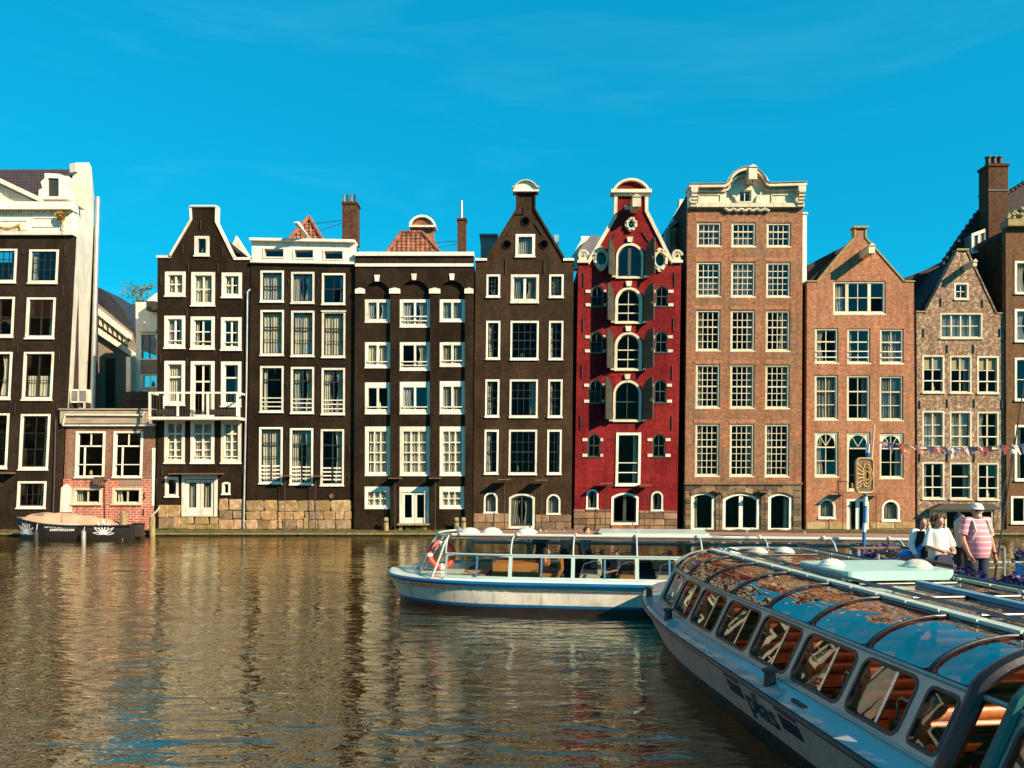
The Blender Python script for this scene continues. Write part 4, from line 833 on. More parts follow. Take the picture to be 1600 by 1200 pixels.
def house_red():
    h = House('canal_house', 'red warehouse with open dark shutters, oval windows and cream edged gable', 39.5, .016, x=980)
    H_ = []
    aw = [(962.5, 380, 1005, 435.5), (961, 449, 1003.5, 506), (960, 519, 1003, 579.5), (958, 594, 1002, 659)]
    for i, (x0, y0, x1, y1) in enumerate(aw):
        kw = dict(fw=3.6, ft=3.6, fb=3.2, arch='round', mf='cream', sash=1.3, proud=-.05, Bw=1.6)
        if i == 0: kw.update(V=(.5,), ms='green_paint', Bw=5, gl='glass_blue', sash=2, fw=3)
        elif i < 3: kw.update(H=(.45, .74), v=(.5,), bw=.8, gl='glass' if i == 2 else 'glass')
        else: kw.update(H=(.52,), v=(.5,), ms='green_paint', bw=.8)
        H_.append(window(h, x0, y0, x1, y1, **kw)); cx = (x0+x1)/2
        h.slab([(cx-3.4, y0-1), (cx-4.8, y0-9), (cx+4.8, y0-9), (cx+3.4, y0-1)], [], -.12, .02, 'keystone', 'cream')
        wpx = 21
        for s_ in (-1, 1): shutter(h, x0-1 if s_ < 0 else x1+1, y0-3 if i < 3 else y0-3, y1-3, 21+1.5, s_, R(34 if s_ < 0 else 36), h.root)
        for s_ in (-1, 1):
            xx = x0-4 if s_ < 0 else x1+4; h.part([(xx-3, xx+3, y1-2.5, y1-.5, -.3, .0)], 'stay_bracket', 'cream')
    H_.append(window(h, 962, 676, 1001, 759.5, fw=4, ft=4, fb=4.5, mf='white', ms='black_paint', H=(), sash=1.2, rails=(.58, .79), proud=-.05))
    for (y0, y1, xl, xr) in ((446, 480, 923, 1024), (517, 552, 922, 1023), (592.5, 630.5, 920.5, 1021.5), (677.5, 715, 918, 1019.5)):
        for x0 in (xl, xr):
            H_.append(window(h, x0, y0, x0+20, y1, fw=1.5, ft=1.5, fb=1.5, arch='round', mf='green_paint', v=(.5,), H=(.5,), sash=1.2, proud=.02, bw=1, Bw=1.4, gl='glass'))
            for yy in (y0+9.5, y1-3.5):
                h.part([(x0-8, x0-.2, yy-2.3, yy+2.3, -.05, .02)], 'stone_block', 'cream'); h.part([(x0+20.2, x0+(28 if x0 > 1000 else 24), yy-2.3, yy+2.3, -.05, .02)], 'stone_block', 'cream')
    for x0, y0 in ((916, 764.5), (1017, 767.5)): H_.append(window(h, x0, y0, x0+19, y0+31, fw=2.6, ft=2.6, fb=2.2, arch='round', mf='white', ms='black_paint', sash=.7, cur='LR', cm='curtain_grey'))
    H_.append(window(h, 955, 770, 997.5, 820, fw=3.4, ft=3, fb=3.5, arch='seg', ms='green_paint', V=(.5,), sash=2, Bw=5, name='arched_door', door=True, sill=False))
    def oval(cx, cy, a, b, n=20, wob=0): return [(cx+a*math.cos(2*math.pi*i/n)*(1+wob*math.cos(8*math.pi*i/n)), cy+b*math.sin(2*math.pi*i/n)*(1+wob*math.cos(8*math.pi*i/n))) for i in range(n)]
    for cx, cy, a, b, A_, B_ in ((939.5, 405, 7.3, 10, 12, 18), (1030.5, 407, 6.8, 10, 11.5, 17.5), (985.5, 351.5, 4.2, 5.8, 9, 11)):
        hole = oval(cx, cy, a, b); H_.append(hole)
        f = h.slab(oval(cx, cy, A_, B_, 32, .07), [oval(cx, cy, a+.1, b+.1)], -.13, .03, 'oval_window', 'cream', smooth=False)
        trim(h, oval(cx, cy, a+1.5, b+1.5)+[oval(cx, cy, a+1.5, b+1.5)[0]], 1.0, -.18, -.12, 'cream', 'oval_moulding')
        h.slab(oval(cx, cy, a+.3, b+.3), [], .1, .11, 'pane', 'glass_blue', parent=f); h.slab(oval(cx, cy, a+.4, b+.4), [oval(cx, cy, a-1.3, b-1.3)], .04, .09, 'sash', 'green_paint', parent=f)
        for t in range(8):
            an = t*math.pi/4+.4; q = Vector(h.fn(cx+(A_-1.6)*math.cos(an), cy+(B_-1.6)*math.sin(an), -.13)); put(MB().lathe([(.02, -.07), (.085, -.03), (.085, .03), (.02, .07)], q, 8), 'carved_scroll', 'cream', f, True)
    # facade with gable neck
    h.slab([(897, 829), (903.5, 411), (919, 408), (963.5, 334), (963.5, 304), (1008, 304), (1008, 332), (1049, 408), (1064.5, 411), (1058, 829)], H_, 0, .3, 'wall', 'red_brick')
    trim(h, [(916, 411), (958.5, 338), (959.5, 305)], -5.2, -.10, .32, 'cream', 'gable_coping'); trim(h, [(1012.5, 305), (1012.5, 330), (1053, 411)], -5.2, -.10, .32, 'cream', 'gable_coping')
    for s_, cx in ((-1, 911), (1, 1057)):
        h.part([(cx-9, cx+9, 407, 411.5, -.14, .3)], 'gable_shoulder', 'cream'); q = Vector(h.fn(cx+s_*.5, 399, -.0))
        put(MB().path([(q.x+.26*(1-t/22)*math.cos(t*.55), .05, q.z+.28*(1-t/22)*math.sin(t*.55)) for t in range(20)], [.09-.003*t for t in range(20)], 6).box(q.x-.2, q.x+.2, -.02, .2, q.z-.3, q.z-.1), 'volute', 'cream', h.root, True)
    top = [(956, 303), (955, 297)]+[(985.5+31*math.sin(-1.2+2.4*i/14), 313-30*math.cos(-1.2+2.4*i/14)) for i in range(15)]+[(1016, 297), (1015, 303)]
    h.slab(top, [], -.05, .34, 'gable_tympanum', 'red_brick'); h.part([(954, 1017, 298.3, 303.5, -.28, .4)], 'cap_band', 'cream'); h.part([(958.5, 1013, 303.7, 307, -.16, .34)], 'cap_moulding', 'cream')
    trim(h, [(955.5, 300)]+[(985.5+28.5*math.sin(-1.22+2.44*i/14), 312.5-28*math.cos(-1.22+2.44*i/14)) for i in range(15)]+[(1015.5, 300)], 3.4, -.26, .4, 'cream', 'curved_coping')
    hoist(h, 990, 326, 1.0, .42, 'cream', .48); h.part([(976, 987, 322, 328, -.06, .02)], 'beam_plate', 'cream')
    stones(h, 896, 955.5, 795.5, 829, 9, (13, 24), 'ashlar', rough=.25, seed=31, proud=.06); stones(h, 998, 1057.5, 797.5, 829, 9, (13, 24), 'ashlar', rough=.25, seed=32, proud=.06)
    h.part([(955, 998, 820.3, 827.5, -.12, .1)], 'door_step', 'tile')
    h.edge('roof', 'black_roof', 'black_brick3', [(899, 828), (905, 413), (984, 345), (1062, 413), (1057, 828)], 9)
    anchors(h, [(912, 437), (1054, 437), (911, 508), (1052, 508), (909.5, 580), (1050, 582), (907.5, 660), (1049.5, 661)], 22)
    for a, b in (((962, 364), (955, 378)), ((1003, 363), (1013, 378))): put(MB().path([h.fn(*a, -.04), h.fn(*b, -.04)], .03, 5), 'wall_anchor', 'iron', h.root)
house_red()
lamp(946, 756, 828, 39.05, 20, 'thin lamp post left of the arched door of the red warehouse')
lamp(1007, 759, 828, 39.05, 20, 'thin lamp post right of the arched door of the red warehouse')

def rear_roofs():
    h = House('rear_house', 'pale gable top with grey dormer between the red house and tall brown house', 43, 0, 'house', 1052, 'buildings set back behind the canal houses')
    h.slab([(1030, 430), (1030, 385), (1048, 345), (1061, 322), (1062, 311), (1080, 311), (1080, 430)], [], 0, .5, 'wall', 'white_wall')
    h.part([(1059, 1080, 334, 338, -1.3, -.01)], 'gutter', 'white'); h.part([(1060.5, 1080, 338.2, 440, -1.2, -.02)], 'side_wall', 'black_brick')
    d = h.part([(1041, 1060, 362, 400, -.8, -.02)], 'dormer', 'grey_wall'); h.slab([(1040, 366), (1040, 360), (1060, 346), (1060, 352)], [], -1.0, -.02, 'dormer_roof', 'lead', parent=d)
    for i in range(3): h.part([(1043+i*5.6, 1047+i*5.6, 370-i*2, 392, -.84, -.81)], 'pane', 'glass_blue', parent=d)
    g = House('rear_house', 'small pale gable shoulder with grey dormer showing left of the red house', 43, 0, 'house', 905, 'buildings set back behind the canal houses')
    g.slab([(893, 420), (893, 402), (908, 375), (908, 369), (921, 369), (921, 375), (935, 385), (935, 420)], [], 0, .5, 'wall', 'white_wall'); g.slab([(903, 395), (922, 372), (935, 372), (935, 410), (905, 410)], [], -.5, -.02, 'dormer', 'lead'); 
rear_roofs()

# ---- house 6: tall brown brick
def house_tall():
    h = House('canal_house', 'tall weathered brown brick house with a cream cornice arched in the middle', 39.4, .010, x=1162)
    H_ = []; kw = dict(fw=2.6, ft=2.4, fb=3.2, sash=1.2, bw=1.0, Bw=1.9, mf='cream', ms='cream', proud=.05, inset=.10)
    X = ((1089, 1127), (1143, 1181), (1198, 1236)); q3 = (.25, .5, .75); rnd = random.Random(3)
    rows = [(347.5, 386, (.33,), (.67,)), (409.5, 464.5, (.42,), (.2, .62, .82)), (484.5, 549, (.4,), (.2, .6, .8)), (569.5, 638.5, (.5,), (.16, .33, .67, .84)), (662.5, 745, (.43,), (.14, .28, .57, .72, .86))]
    for r, (y0, y1, Hm, hb) in enumerate(rows):
        for i, (a, b) in enumerate(X):
            dx = -r*.7; window_c = {(0, 0): 'LR', (0, 1): 'H', (0, 2): 'l', (1, 0): 'H', (1, 1): 'F', (2, 0): 'l', (2, 1): 'r', (2, 2): 'R', (3, 0): 'l', (3, 2): 'r', (4, 0): 'l', (4, 1): 'r'}.get((r, i), '')
            H_.append(window(h, a+dx, y0+i*.3, b+dx, y1+i*.4, v=q3, H=Hm, hh=hb, cur=window_c, gl='glass' if r > 1 else 'glass_blue', cm='curtain_grey', **kw))
            h.slab([(a+dx-1, y0-1), (a+dx-3, y0-7), (b+dx+3, y0-7), (b+dx+1, y0-1)], [], -.012, .02, 'brick_lintel', 'orange_brick')
    g = []
    kg = dict(arch='seg', fw=4.5, ft=3, fb=4, mf='white', ms='black_paint', sash=.6, proud=.05, inset=.12)
    g.append(window(h, 1080, 770, 1117, 829, cur='l', **kg)); g.append(window(h, 1129.5, 771, 1187.5, 829.5, V=(.5,), Bw=6, **{**kg, 'ms': 'white'})); g.append(window(h, 1200.5, 771, 1238, 829.5, cur='r', **kg))
    h.slab([(1070, 755), (1074.5, 326), (1254.5, 326), (1252.2, 755)], H_, 0, .3, 'wall', 'brown_brick')
    h.slab([(1069.5, 830), (1070, 755), (1252.2, 755), (1252, 830)], g, .015, .3, 'base_wall', 'joint')
    h.part([(1069, 1253, 753.8, 757.2, -.1, .2)], 'string_course', 'darkash')
    skip = [(1079, 1118, 768, 832), (1128.5, 1188.5, 768, 832), (1199.5, 1239, 768, 832)]
    stones(h, 1070, 1079.5, 768, 830, 8.5, (9.4, 9.5), 'darkash', rough=.15, seed=41, proud=.03); stones(h, 1117.5, 1129, 768, 830, 8.5, (11.4, 11.5), 'darkash', rough=.15, seed=42, proud=.03)
    stones(h, 1188, 1200, 768, 830, 8.5, (11.8, 12), 'darkash', rough=.15, seed=43, proud=.03); stones(h, 1238.5, 1252, 768, 830, 8.5, (13, 13.5), 'darkash', rough=.15, seed=44, proud=.03); stones(h, 1070, 1252, 757.5, 767, 9.5, (18, 30), 'darkash', rough=.15, seed=45, proud=.03)
    for a, b in ((1080, 1117), (1129.5, 1187.5), (1200.5, 1238)):
        o1 = arch_out(a, b, 769.5, 775, 'seg')[1:-1]; w = b-a; n = 5
        up = [(p[0]+(p[0]-(a+b)/2)*.10, p[1]-8) for p in o1]
        m_ = len(o1); seg = [int(i*(m_-1)/n) for i in range(n+1)]
        for s0, s1 in zip(seg[:-1], seg[1:]):
            pl = o1[s0:s1+1]+list(reversed(up[s0:s1+1])); cx = sum(p[0] for p in pl)/len(pl); cy = sum(p[1] for p in pl)/len(pl)
            pl = [(cx+(p[0]-cx)*.95, cy+(p[1]-cy)*.95) for p in pl]; h.slab(pl, [], -.05, .03, 'voussoir', 'ashlar')
    # attic: cream cornice with arched centre
    aw = [window(h, 1154, 297, 1174, 317, V=(.5,), fw=1.8, ft=1.8, fb=1.5, sash=.5, mf='cream', ms='cream', Bw=1.2, gl='glass_blue')]
    arc = [(1165+34.5*math.sin(-1.28+2.56*i/16), 301-35.5*math.cos(-1.28+2.56*i/16)) for i in range(17)]
    att = h.slab([(1076, 326), (1076, 294), (1131, 294)]+arc[1:-1]+[(1199, 293), (1254, 292), (1254, 326)], aw, -.06, .5, 'attic_wall', 'cream')
    P = [(1074, 297), (1131, 296.5)]+[(1165+30*math.sin(-1.28+2.56*i/16), 302-31.5*math.cos(-1.28+2.56*i/16)) for i in range(17)]+[(1199, 295.5), (1256, 294)]
    trim(h, P, 5.2, -.42, .55, 'cream', 'cornice'); trim(h, [(x, y-4.6) for x, y in P], 1.3, -.47, .6, 'lead', 'lead_flashing')
    trim(h, [(1076, 302), (1131, 301.5), (1137, 299)]+[(1165+26*math.sin(-1.2+2.4*i/12), 303-25.5*math.cos(-1.2+2.4*i/12)) for i in range(13)]+[(1193, 299), (1200, 301), (1254, 300)], 3.0, -.2, -.05, 'cream', 'inner_moulding')
    h.part([(1075, 1254.5, 319.5, 325.5, -.22, .1)], 'architrave', 'cream')
    for a, b in ((1090, 1126), (1204, 1236)): h.slab([(a, 318), (a, 304.5), (b, 304.5), (b, 318)], [[(a+1.6, 316.5), (a+1.6, 306), (b-1.6, 306), (b-1.6, 316.5)]], -.11, -.055, 'moulding', 'cream', parent=att)
    for cx in (1082, 1248):
        c = put(MB().box(*(lambda A, B: (A.x, B.x, -.5, -.06, B.z, A.z))(Vector(h.fn(cx-5.5, 296, 0)), Vector(h.fn(cx+5.5, 303, 0)))), 'console', 'cream', h.root)
        q = Vector(h.fn(cx, 314, 0)); mb = MB()
        for k in range(5): mb.tube((q.x-.15, -.42+k*.05, q.z+.3-k*.16), (q.x+.15, -.42+k*.05, q.z+.3-k*.16), .11-.012*k, n=10)
        put(mb, 'scroll', 'cream', c, True)
    hoist(h, 1169, 280, .8, .42, 'cream', .6)
    sw = MB(); rnd = random.Random(5)
    for i in range(24):
        x = 1132+i*2.9; y = 327+3.4*abs(math.sin(i*.75)); q = Vector(h.fn(x, y, -.1)); sw.lathe([(.02, -.1), (.10, -.03), (.10, .04), (.02, .09)], q, 8)
    put(sw, 'carved_swag', 'cream', h.root, True)
    for s_ in (-1, 1):
        put(MB().path([h.fn(1165+s_*(14+t*.75), 316-t*1.0+2*math.sin(t*.9), -.12) for t in range(14)], [.10-.004*t for t in range(14)], 6), 'carved_scroll', 'cream', h.root, True)
    h.part([(1254.6, 1264.5, 331, 439, .35, 1.6)], 'white_chimney_side', 'white_wall'); h.part([(1253.8, 1266, 328.5, 331, .3, 1.7)], 'coping', 'cream')
    h.edge('roof', 'black_roof', 'black_brick3', [(1071, 828), (1076, 300), (1253, 300), (1251, 828)], 9)
house_tall()
lamp(1124, 768, 829, 39.0, 20, 'thin lamp post left of the middle shop window of the tall brown brick house')
lamp(1194.5, 769, 829, 39.0, 20, 'thin lamp post right of the middle shop window of the tall brown brick house')

# ---- house 7
def house_orange():
    h = House('canal_house', 'orange brown brick house with a plain spout gable and a wide attic window', 39.5, .002, x=1345)
    H_ = []; kw = dict(fw=2.6, ft=2.4, fb=3.2, sash=1.3, bw=1.1, Bw=2.0, mf='cream', ms='cream', proud=.05, inset=.10)
    H_.append(window(h, 1302, 439.5, 1384, 492, V=(.25, .72), v=(.12*0+.48,), hh=(.5,), cur='l', gl='glass_blue', fb=4.5, **{k: v for k, v in kw.items() if k != 'fb' and k != 'Bw'}, Bw=5))
    X = ((1273.5, 1310), (1324, 1360), (1375, 1412))
    for i, (a, b) in enumerate(X):
        H_.append(window(h, a, 513+i*.5, b, 568.5+i*.3, v=(.5,), H=(.36,), rails=(.68, .88), cur=('L', '', 'F')[i], gl='glass_blue' if i else 'glass', cm='curtain_grey' if i == 2 else None, **kw))
        H_.append(window(h, a-.5, 586+i*.7, b-.5, 657+i*.5, v=(.5,), H=(.34,), hh=(.68,), cur=('F', '', 'F')[i], cm='curtain_grey', **kw))
        yb = (746, 768, 748.5)[i]
        H_.append(window(h, a-.5, 675+i, b, yb, v=(.5,) if i != 1 else (), H=(.32 if i != 1 else .25,), hh=(.66,) if i != 1 else (), cur='L' if i == 0 else '', **kw))
        # fanlight head: cream spandrel with an arched hole and spokes
        x0, x1 = a+2.2, b-2.8; yt = 675+i+2.4; ys = yt+20
        ar = arch_out(x0+2, x1-2, yt+1.5, ys, 'round'); h.slab([(x0, ys), (x0, yt), (x1, yt), (x1, ys)], [ar], .085, .12, 'fanlight', 'cream')
        cx = (x0+x1)/2
        for s_ in (-1, 1): h.slab([(cx-.6, ys-.5), (cx+.6, ys-.5), (cx+s_*8.5+.6, yt+5), (cx+s_*8.5-.6, yt+5)], [], .09, .115, 'fan_spoke', 'cream')
    H_.append(window(h, 1279, 779, 1305.5, 811, fw=3, ft=3, fb=3, arch='round', mf='white', ms='white', sash=.6, proud=.0, cur='F', cm='curtain_grey')); H_.append(window(h, 1378, 781, 1406, 815, fw=3, ft=3, fb=3, arch='round', mf='white', ms='white', sash=.6, proud=.0, cur='F', cm='curtain_grey'))
    H_.append(window(h, 1323, 779, 1359, 834, fw=4.5, ft=4, fb=3, mf='white', ms='white', V=(.5,), Bw=6, sash=.8, name='glazed_door', door=True, sill=False, cur='l', proud=.02))
    h.slab([(1259.5, 836), (1261, 440), (1277, 439), (1323, 383), (1335, 371), (1335, 357), (1353, 357), (1353, 371), (1412, 438), (1428, 440), (1430, 836)], H_, 0, .3, 'wall', 'orange_brick')
    trim(h, [(1275, 440), (1323, 382), (1334.5, 370.5), (1334.5, 357)], -2.5, -.05, .32, 'verdi', 'raked_coping'); trim(h, [(1353.5, 357), (1353.5, 370.5), (1414, 439)], -2.5, -.05, .32, 'verdi', 'raked_coping')
    h.part([(1332.5, 1355.5, 354, 357, -.12, .4)], 'gable_cap', 'verdi'); h.part([(1260, 1276, 438.4, 440.5, -.05, .3)], 'coping', 'verdi'); h.part([(1412, 1429, 438.4, 440.5, -.05, .3)], 'coping', 'verdi')
    put(MB().tube(h.fn(1343, 354, .1), h.fn(1343, 346, .1), .012, n=5), 'lightning_rod', 'iron', h.root)
    hoist(h, 1346, 400, 1.15, .30, 'cream', .36)
    stones(h, 1259.5, 1323, 816, 836, 10, (22, 40), 'moss_stone', rough=.4, seed=51, proud=.05); stones(h, 1359.5, 1430, 816, 836, 10, (22, 40), 'moss_stone', rough=.4, seed=52, proud=.05)
    h.edge('roof', 'black_roof', 'black_brick3', [(1261, 828), (1262, 442), (1341, 372), (1427, 442), (1429, 828)], 9)
    h.slab([(1262, 441), (1262, 414), (1322, 383), (1335, 371), (1345, 380), (1300, 441)], [], 1.2, 1.6, 'rear_roof', 'black_roof')
    for x, y in ((1290, 500), (1395, 500), (1316, 575), (1367, 575)): pass
    put(MB().path([h.fn(1322, 766, -.3), h.fn(1322, 742, -.35), h.fn(1340, 742, -.4), h.fn(1360, 742, -.35), h.fn(1360, 766, -.3)], .02, 5), 'balcony_rail', 'iron', h.root)
house_orange()
lamp(1317, 770, 834, 39.05, 21, 'thin lamp post left of the narrow glazed door of the orange brick house')
lamp(1369, 772, 834, 39.05, 21, 'thin lamp post right of the narrow glazed door of the orange brick house')

# ---- house 8
def house_mottled():
    h = House('canal_house', 'mottled brick house with pale mortar, stepped shoulders and a small hoist beam', 39.45, .0, x=1500)
    H_ = []; kw = dict(fw=2.4, ft=2.4, fb=3, sash=1.2, bw=1.2, Bw=2.0, mf='cream', ms='cream', proud=-.01, inset=.07)
    H_.append(window(h, 1491, 442, 1513.5, 469, v=(.5,), hh=(.5,), cur='', gl='glass_blue', **kw)); H_.append(window(h, 1469, 489, 1535, 530, V=(.25, .5, .75), hh=(.5,), cur='F', gl='glass_blue', **kw))
    for r, (y0, y1) in enumerate(((555, 615), (642, 701), (722, 781))):
        for i, (a, b) in enumerate(((1441, 1475.5), (1484, 1518), (1526.8, 1560.5))):
            k2 = dict(kw); H_.append(window(h, a, y0+i*.7, b, y1+i*.5, V=(.5,) if not (r == 2 and i == 1) else (), hh=(.36,) if not (r == 2 and i == 1) else (), H=() if not (r == 2 and i == 1) else (.36,), rails=(.7,), cur=('', 'F', '')[r] if not (r == 1 and i == 2) else 'L', blind=.33 if r == 0 else 0, **k2))
    H_.append([(1452, 836), (1452, 795), (1553, 795), (1553, 836)])
    h.slab([(1434, 836.5), (1432, 488), (1446, 487), (1496, 392), (1511, 392), (1557, 489), (1571, 490), (1572, 836.5)], H_, 0, .3, 'wall', 'mottled_brick')
    sf = h.slab([(1452, 836), (1452, 795), (1553, 795), (1553, 836)], [[(1456, 834), (1456, 804), (1477, 804), (1477, 834)], [(1480, 834), (1480, 800), (1498, 800), (1498, 834)], [(1501, 834), (1501, 800), (1526, 800), (1526, 834)], [(1530, 834), (1530, 800), (1550, 800), (1550, 834)]], .04, .12, 'shop_front', 'cream')
    h.part([(1453, 1552, 797, 835, .10, .105)], 'pane', 'glass', parent=sf)
    h.slab([(1446, 796), (1466, 787), (1544, 787), (1557, 796)], [], -.5, -.02, 'awning', 'iron')
    h.part([(1494, 1513, 389, 391.8, -.1, .35)], 'gable_cap', 'verdi')
    trim(h, [(1444.5, 489), (1495, 392)], -2, -.05, .32, 'mottled_brick', 'raked_coping'); trim(h, [(1512, 392), (1558, 490)], -2, -.05, .32, 'mottled_brick', 'raked_coping')
    h.part([(1431.5, 1446, 486, 488, -.05, .3)], 'coping', 'verdi'); h.part([(1556, 1571, 488.5, 490.5, -.05, .3)], 'coping', 'verdi')
    hoist(h, 1507, 420, .9, .18, 'cream', .22)
    h.edge('roof', 'black_roof', 'black_brick3', [(1435, 828), (1433, 489), (1503, 400), (1570, 491), (1571, 828)], 9)
    anchors(h, [(1470, 472), (1535, 474), (1443, 520), (1562, 520), (1480, 545), (1521, 545), (1437, 632), (1480, 630), (1522, 630), (1565, 632), (1437, 715), (1480, 715), (1522, 715)], 13)
house_mottled()
def house_right_edge():
    h = House('canal_house', 'tan brick house with carved olive stone cresting at the right edge', 39.3, .0, x=1600)
    H_ = []; kw = dict(fw=3.6, ft=3.2, fb=3.4, sash=.9, proud=-.03)
    for y0, y1, hb in ((408, 460, ()), (483, 535, (.5,)), (559, 627, (.5,)), (664, 752, ())):
        H_.append(window(h, 1585, y0, 1634, y1, V=(.5,), hh=hb, cur='L' if y0 == 483 else '', gl='glass_blue' if y0 < 600 else 'glass', **kw))
    H_.append(window(h, 1579, 775, 1625, 819, V=(.5,), **kw))
    h.slab([(1573, 837), (1571.5, 356), (1680, 356), (1680, 837)], H_, 0, .3, 'wall', 'dark_tan_brick')
    h.part([(1569.5, 1681, 345, 355.5, -.3, .35)], 'cornice', 'verdi')
    mb = MB(); rnd = random.Random(8)
    for i in range(46):
        x = 1573+i*1.9; t = min(1, i/16); y = 343-rnd.random()*6-24*t*rnd.random(); mb.lathe([(.03, -.12), (.13, -.03), (.12, .05), (.03, .14)], Vector(h.fn(x, y, rnd.uniform(-.1, .15))), 7)
    mb.slab([(1586, 345), (1590, 335), (1598, 330), (1606, 318), (1640, 312), (1640, 345)], [], lambda a, b, d: h.fn(a, b, d), -.05, .2)
    put(mb, 'carved_cresting', 'verdi', h.root, True)
    h.edge('roof', 'black_roof', 'black_brick3', [(1574, 828), (1573, 358), (1679, 358), (1679, 828)], 8)
    # big dark roof behind
    g = House('rear_house', 'big dark tiled roof with tall brick chimney behind the mottled house', 42.5, 0, 'house', 1540, 'buildings set back behind the canal houses')
    g.slab([(1405, 600), (1405, 437), (1440, 424), (1473, 412), (1505, 364), (1530, 332), (1560, 303), (1600, 284), (1680, 246), (1680, 600)], [], 0, .4, 'roof', 'black_roof')
    # ragged tile edge
    for i in range(26):
        x = 1473+i*6; ya = 412-(x-1473)*1.45 if x < 1530 else 330-(x-1530)*.64
        g.part([(x-2.2, x+2.2, ya-2, ya+2, -.1, .3)], 'verge_tile', 'black_roof')
    c = g.part([(1529, 1559, 268, 400, -.9, -.02)], 'chimney', 'chimney_brick'); g.part([(1527.5, 1560.5, 266, 270, -.96, .04)], 'chimney_cap', 'chimney_brick', parent=c); g.part([(1528, 1560, 306, 308, -.94, .0)], 'iron_band', 'iron', parent=c)
    for i in range(3):
        A = Vector(g.fn(1535+i*9, 266, -.5)); put(MB().lathe([(.15, 0), (.13, .42), (.17, .45), (.17, .52)], A, 10), 'chimney_pot', 'iron', c, True)
    g.slab([(1505, 403), (1505, 372), (1527, 364), (1527, 398)], [[(1508, 400), (1508, 376), (1515, 373.5), (1515, 398)], [(1517.5, 397), (1517.5, 373), (1525, 370), (1525, 395)]], -.8, -.7, 'dormer_window', 'white')
    g.slab([(1505.5, 402), (1505.5, 373), (1526.5, 365), (1526.5, 397)], [], -.7, -.02, 'dormer', 'lead')
    g.slab([(1519, 415), (1519, 411), (1566, 394), (1566, 400)], [], -.6, -.02, 'lead_flashing', 'zinc'); g.slab([(1519, 490), (1519, 416), (1566, 400.5), (1566, 490)], [], -.45, -.02, 'side_wall', 'grey_brick')
    put(MB().path([g.fn(1565.5, 398, -.7), g.fn(1565.5, 490, -.7)], .05, 6), 'drain_pipe', 'zinc', g.root)
house_right_edge()

# ---- quay ledge
def weeds():
    mb = MB(); rnd = random.Random(11)
    for i in range(70):
        x = rnd.uniform(-26, 8); y = 38.9+rnd.random()*.5
        for k in range(14):
            a = rnd.random()*6.28; L = rnd.uniform(.06, .24); p = Vector((x+rnd.gauss(0, .1), y+rnd.gauss(0, .04), .27)); q = p+Vector((math.cos(a)*L*.5, math.sin(a)*L*.3, L)); w = Vector((.014, 0, 0)); mb.add([p-w, p+w, q], [(0, 1, 2)])
    put(mb, 'weeds', 'leaf', kind='stuff')
weeds()
def quay():
    mb = MB(); n = 90; pts = []
    rnd = random.Random(2)
    def f(u, v):
        x = -34+75*u; pr = [(38.72, -.4), (38.70, .12), (38.80, .26), (39.5, .30)][round(v*3)]
        return (x, pr[0]+.05*mnoise.noise(Vector((x*1.7, v, 0))), pr[1]+.05*mnoise.noise(Vector((x*2.1, v*3, 4))))
    mb.grid(500, 3, f); o = put(mb, 'quay_ledge', 'quay', kind='structure')
    rim = MB().box(-34, 41, 38.66, 38.74, .10, .16); put(rim, 'quay_timber', 'wood_post', kind='structure')
quay()
# ---- left bank: brick fronts that the glass roofs mirror
def left_bank():
    rnd = random.Random(17)
    for k, (y0, w, H, mat, lab) in enumerate(((2, 9.5, 17, 'orange_brick', 'orange brick house nearest on the left bank, mirrored in the boat roofs'), (12, 9, 19, 'brown_brick', 'tall brown brick house second along the left bank, mirrored in the boat roofs'),
                                              (21.5, 8.5, 16.5, 'orange_brick', 'lower orange brick house last along the left bank, mirrored in the boat roofs'), (-8, 9.5, 18, 'brown_brick', 'brown brick house behind the viewer on the left bank, mirrored in the boat roofs'))):
        t = thing('bank_house', lab, 'house', (-33, y0, 0), R(90), 'brick houses on the left bank'); holes = []; n = 4; fr = []
        for r in range(5):
            for c in range(n):
                cx = w*(c+.5)/n; z0 = 1.2+r*3.3; a, b = cx-.62, cx+.62; hl = [(a, z0), (a, z0+2.1), (b, z0+2.1), (b, z0)]
                if z0+2.4 < H: holes.append(hl); fr.append((a, b, z0))
        put(MB().slab([(0, -.5), (0, H-1.2), (w*.35, H), (w*.65, H), (w, H-1.2), (w, -.5)], holes, lambda a, b, d: (a, d, b), 0, .3), 'wall', mat, t)
        for a, b, z0 in fr:
            f = put(MB().slab([(a-.02, z0-.02), (a-.02, z0+2.12), (b+.02, z0+2.12), (b+.02, z0-.02)], [[(a+.14, z0+.16), (a+.14, z0+1.0), (b-.14, z0+1.0), (b-.14, z0+.16)], [(a+.14, z0+1.1), (a+.14, z0+1.96), (b-.14, z0+1.96), (b-.14, z0+1.1)]], lambda p, q, d: (p, d, q), -.03, .1), 'window', 'white', t)
            put(MB().box(a, b, .05, .06, z0, z0+2.1), 'pane', 'glass_blue', f)
        put(MB().box(0, w, .6, .8, -.5, H-1.3), 'inner_wall', 'room', t); put(MB().box(-.02, w+.02, .31, 8, H-1.6, H-1.25), 'roof', 'dark_tile', t)
left_bank()
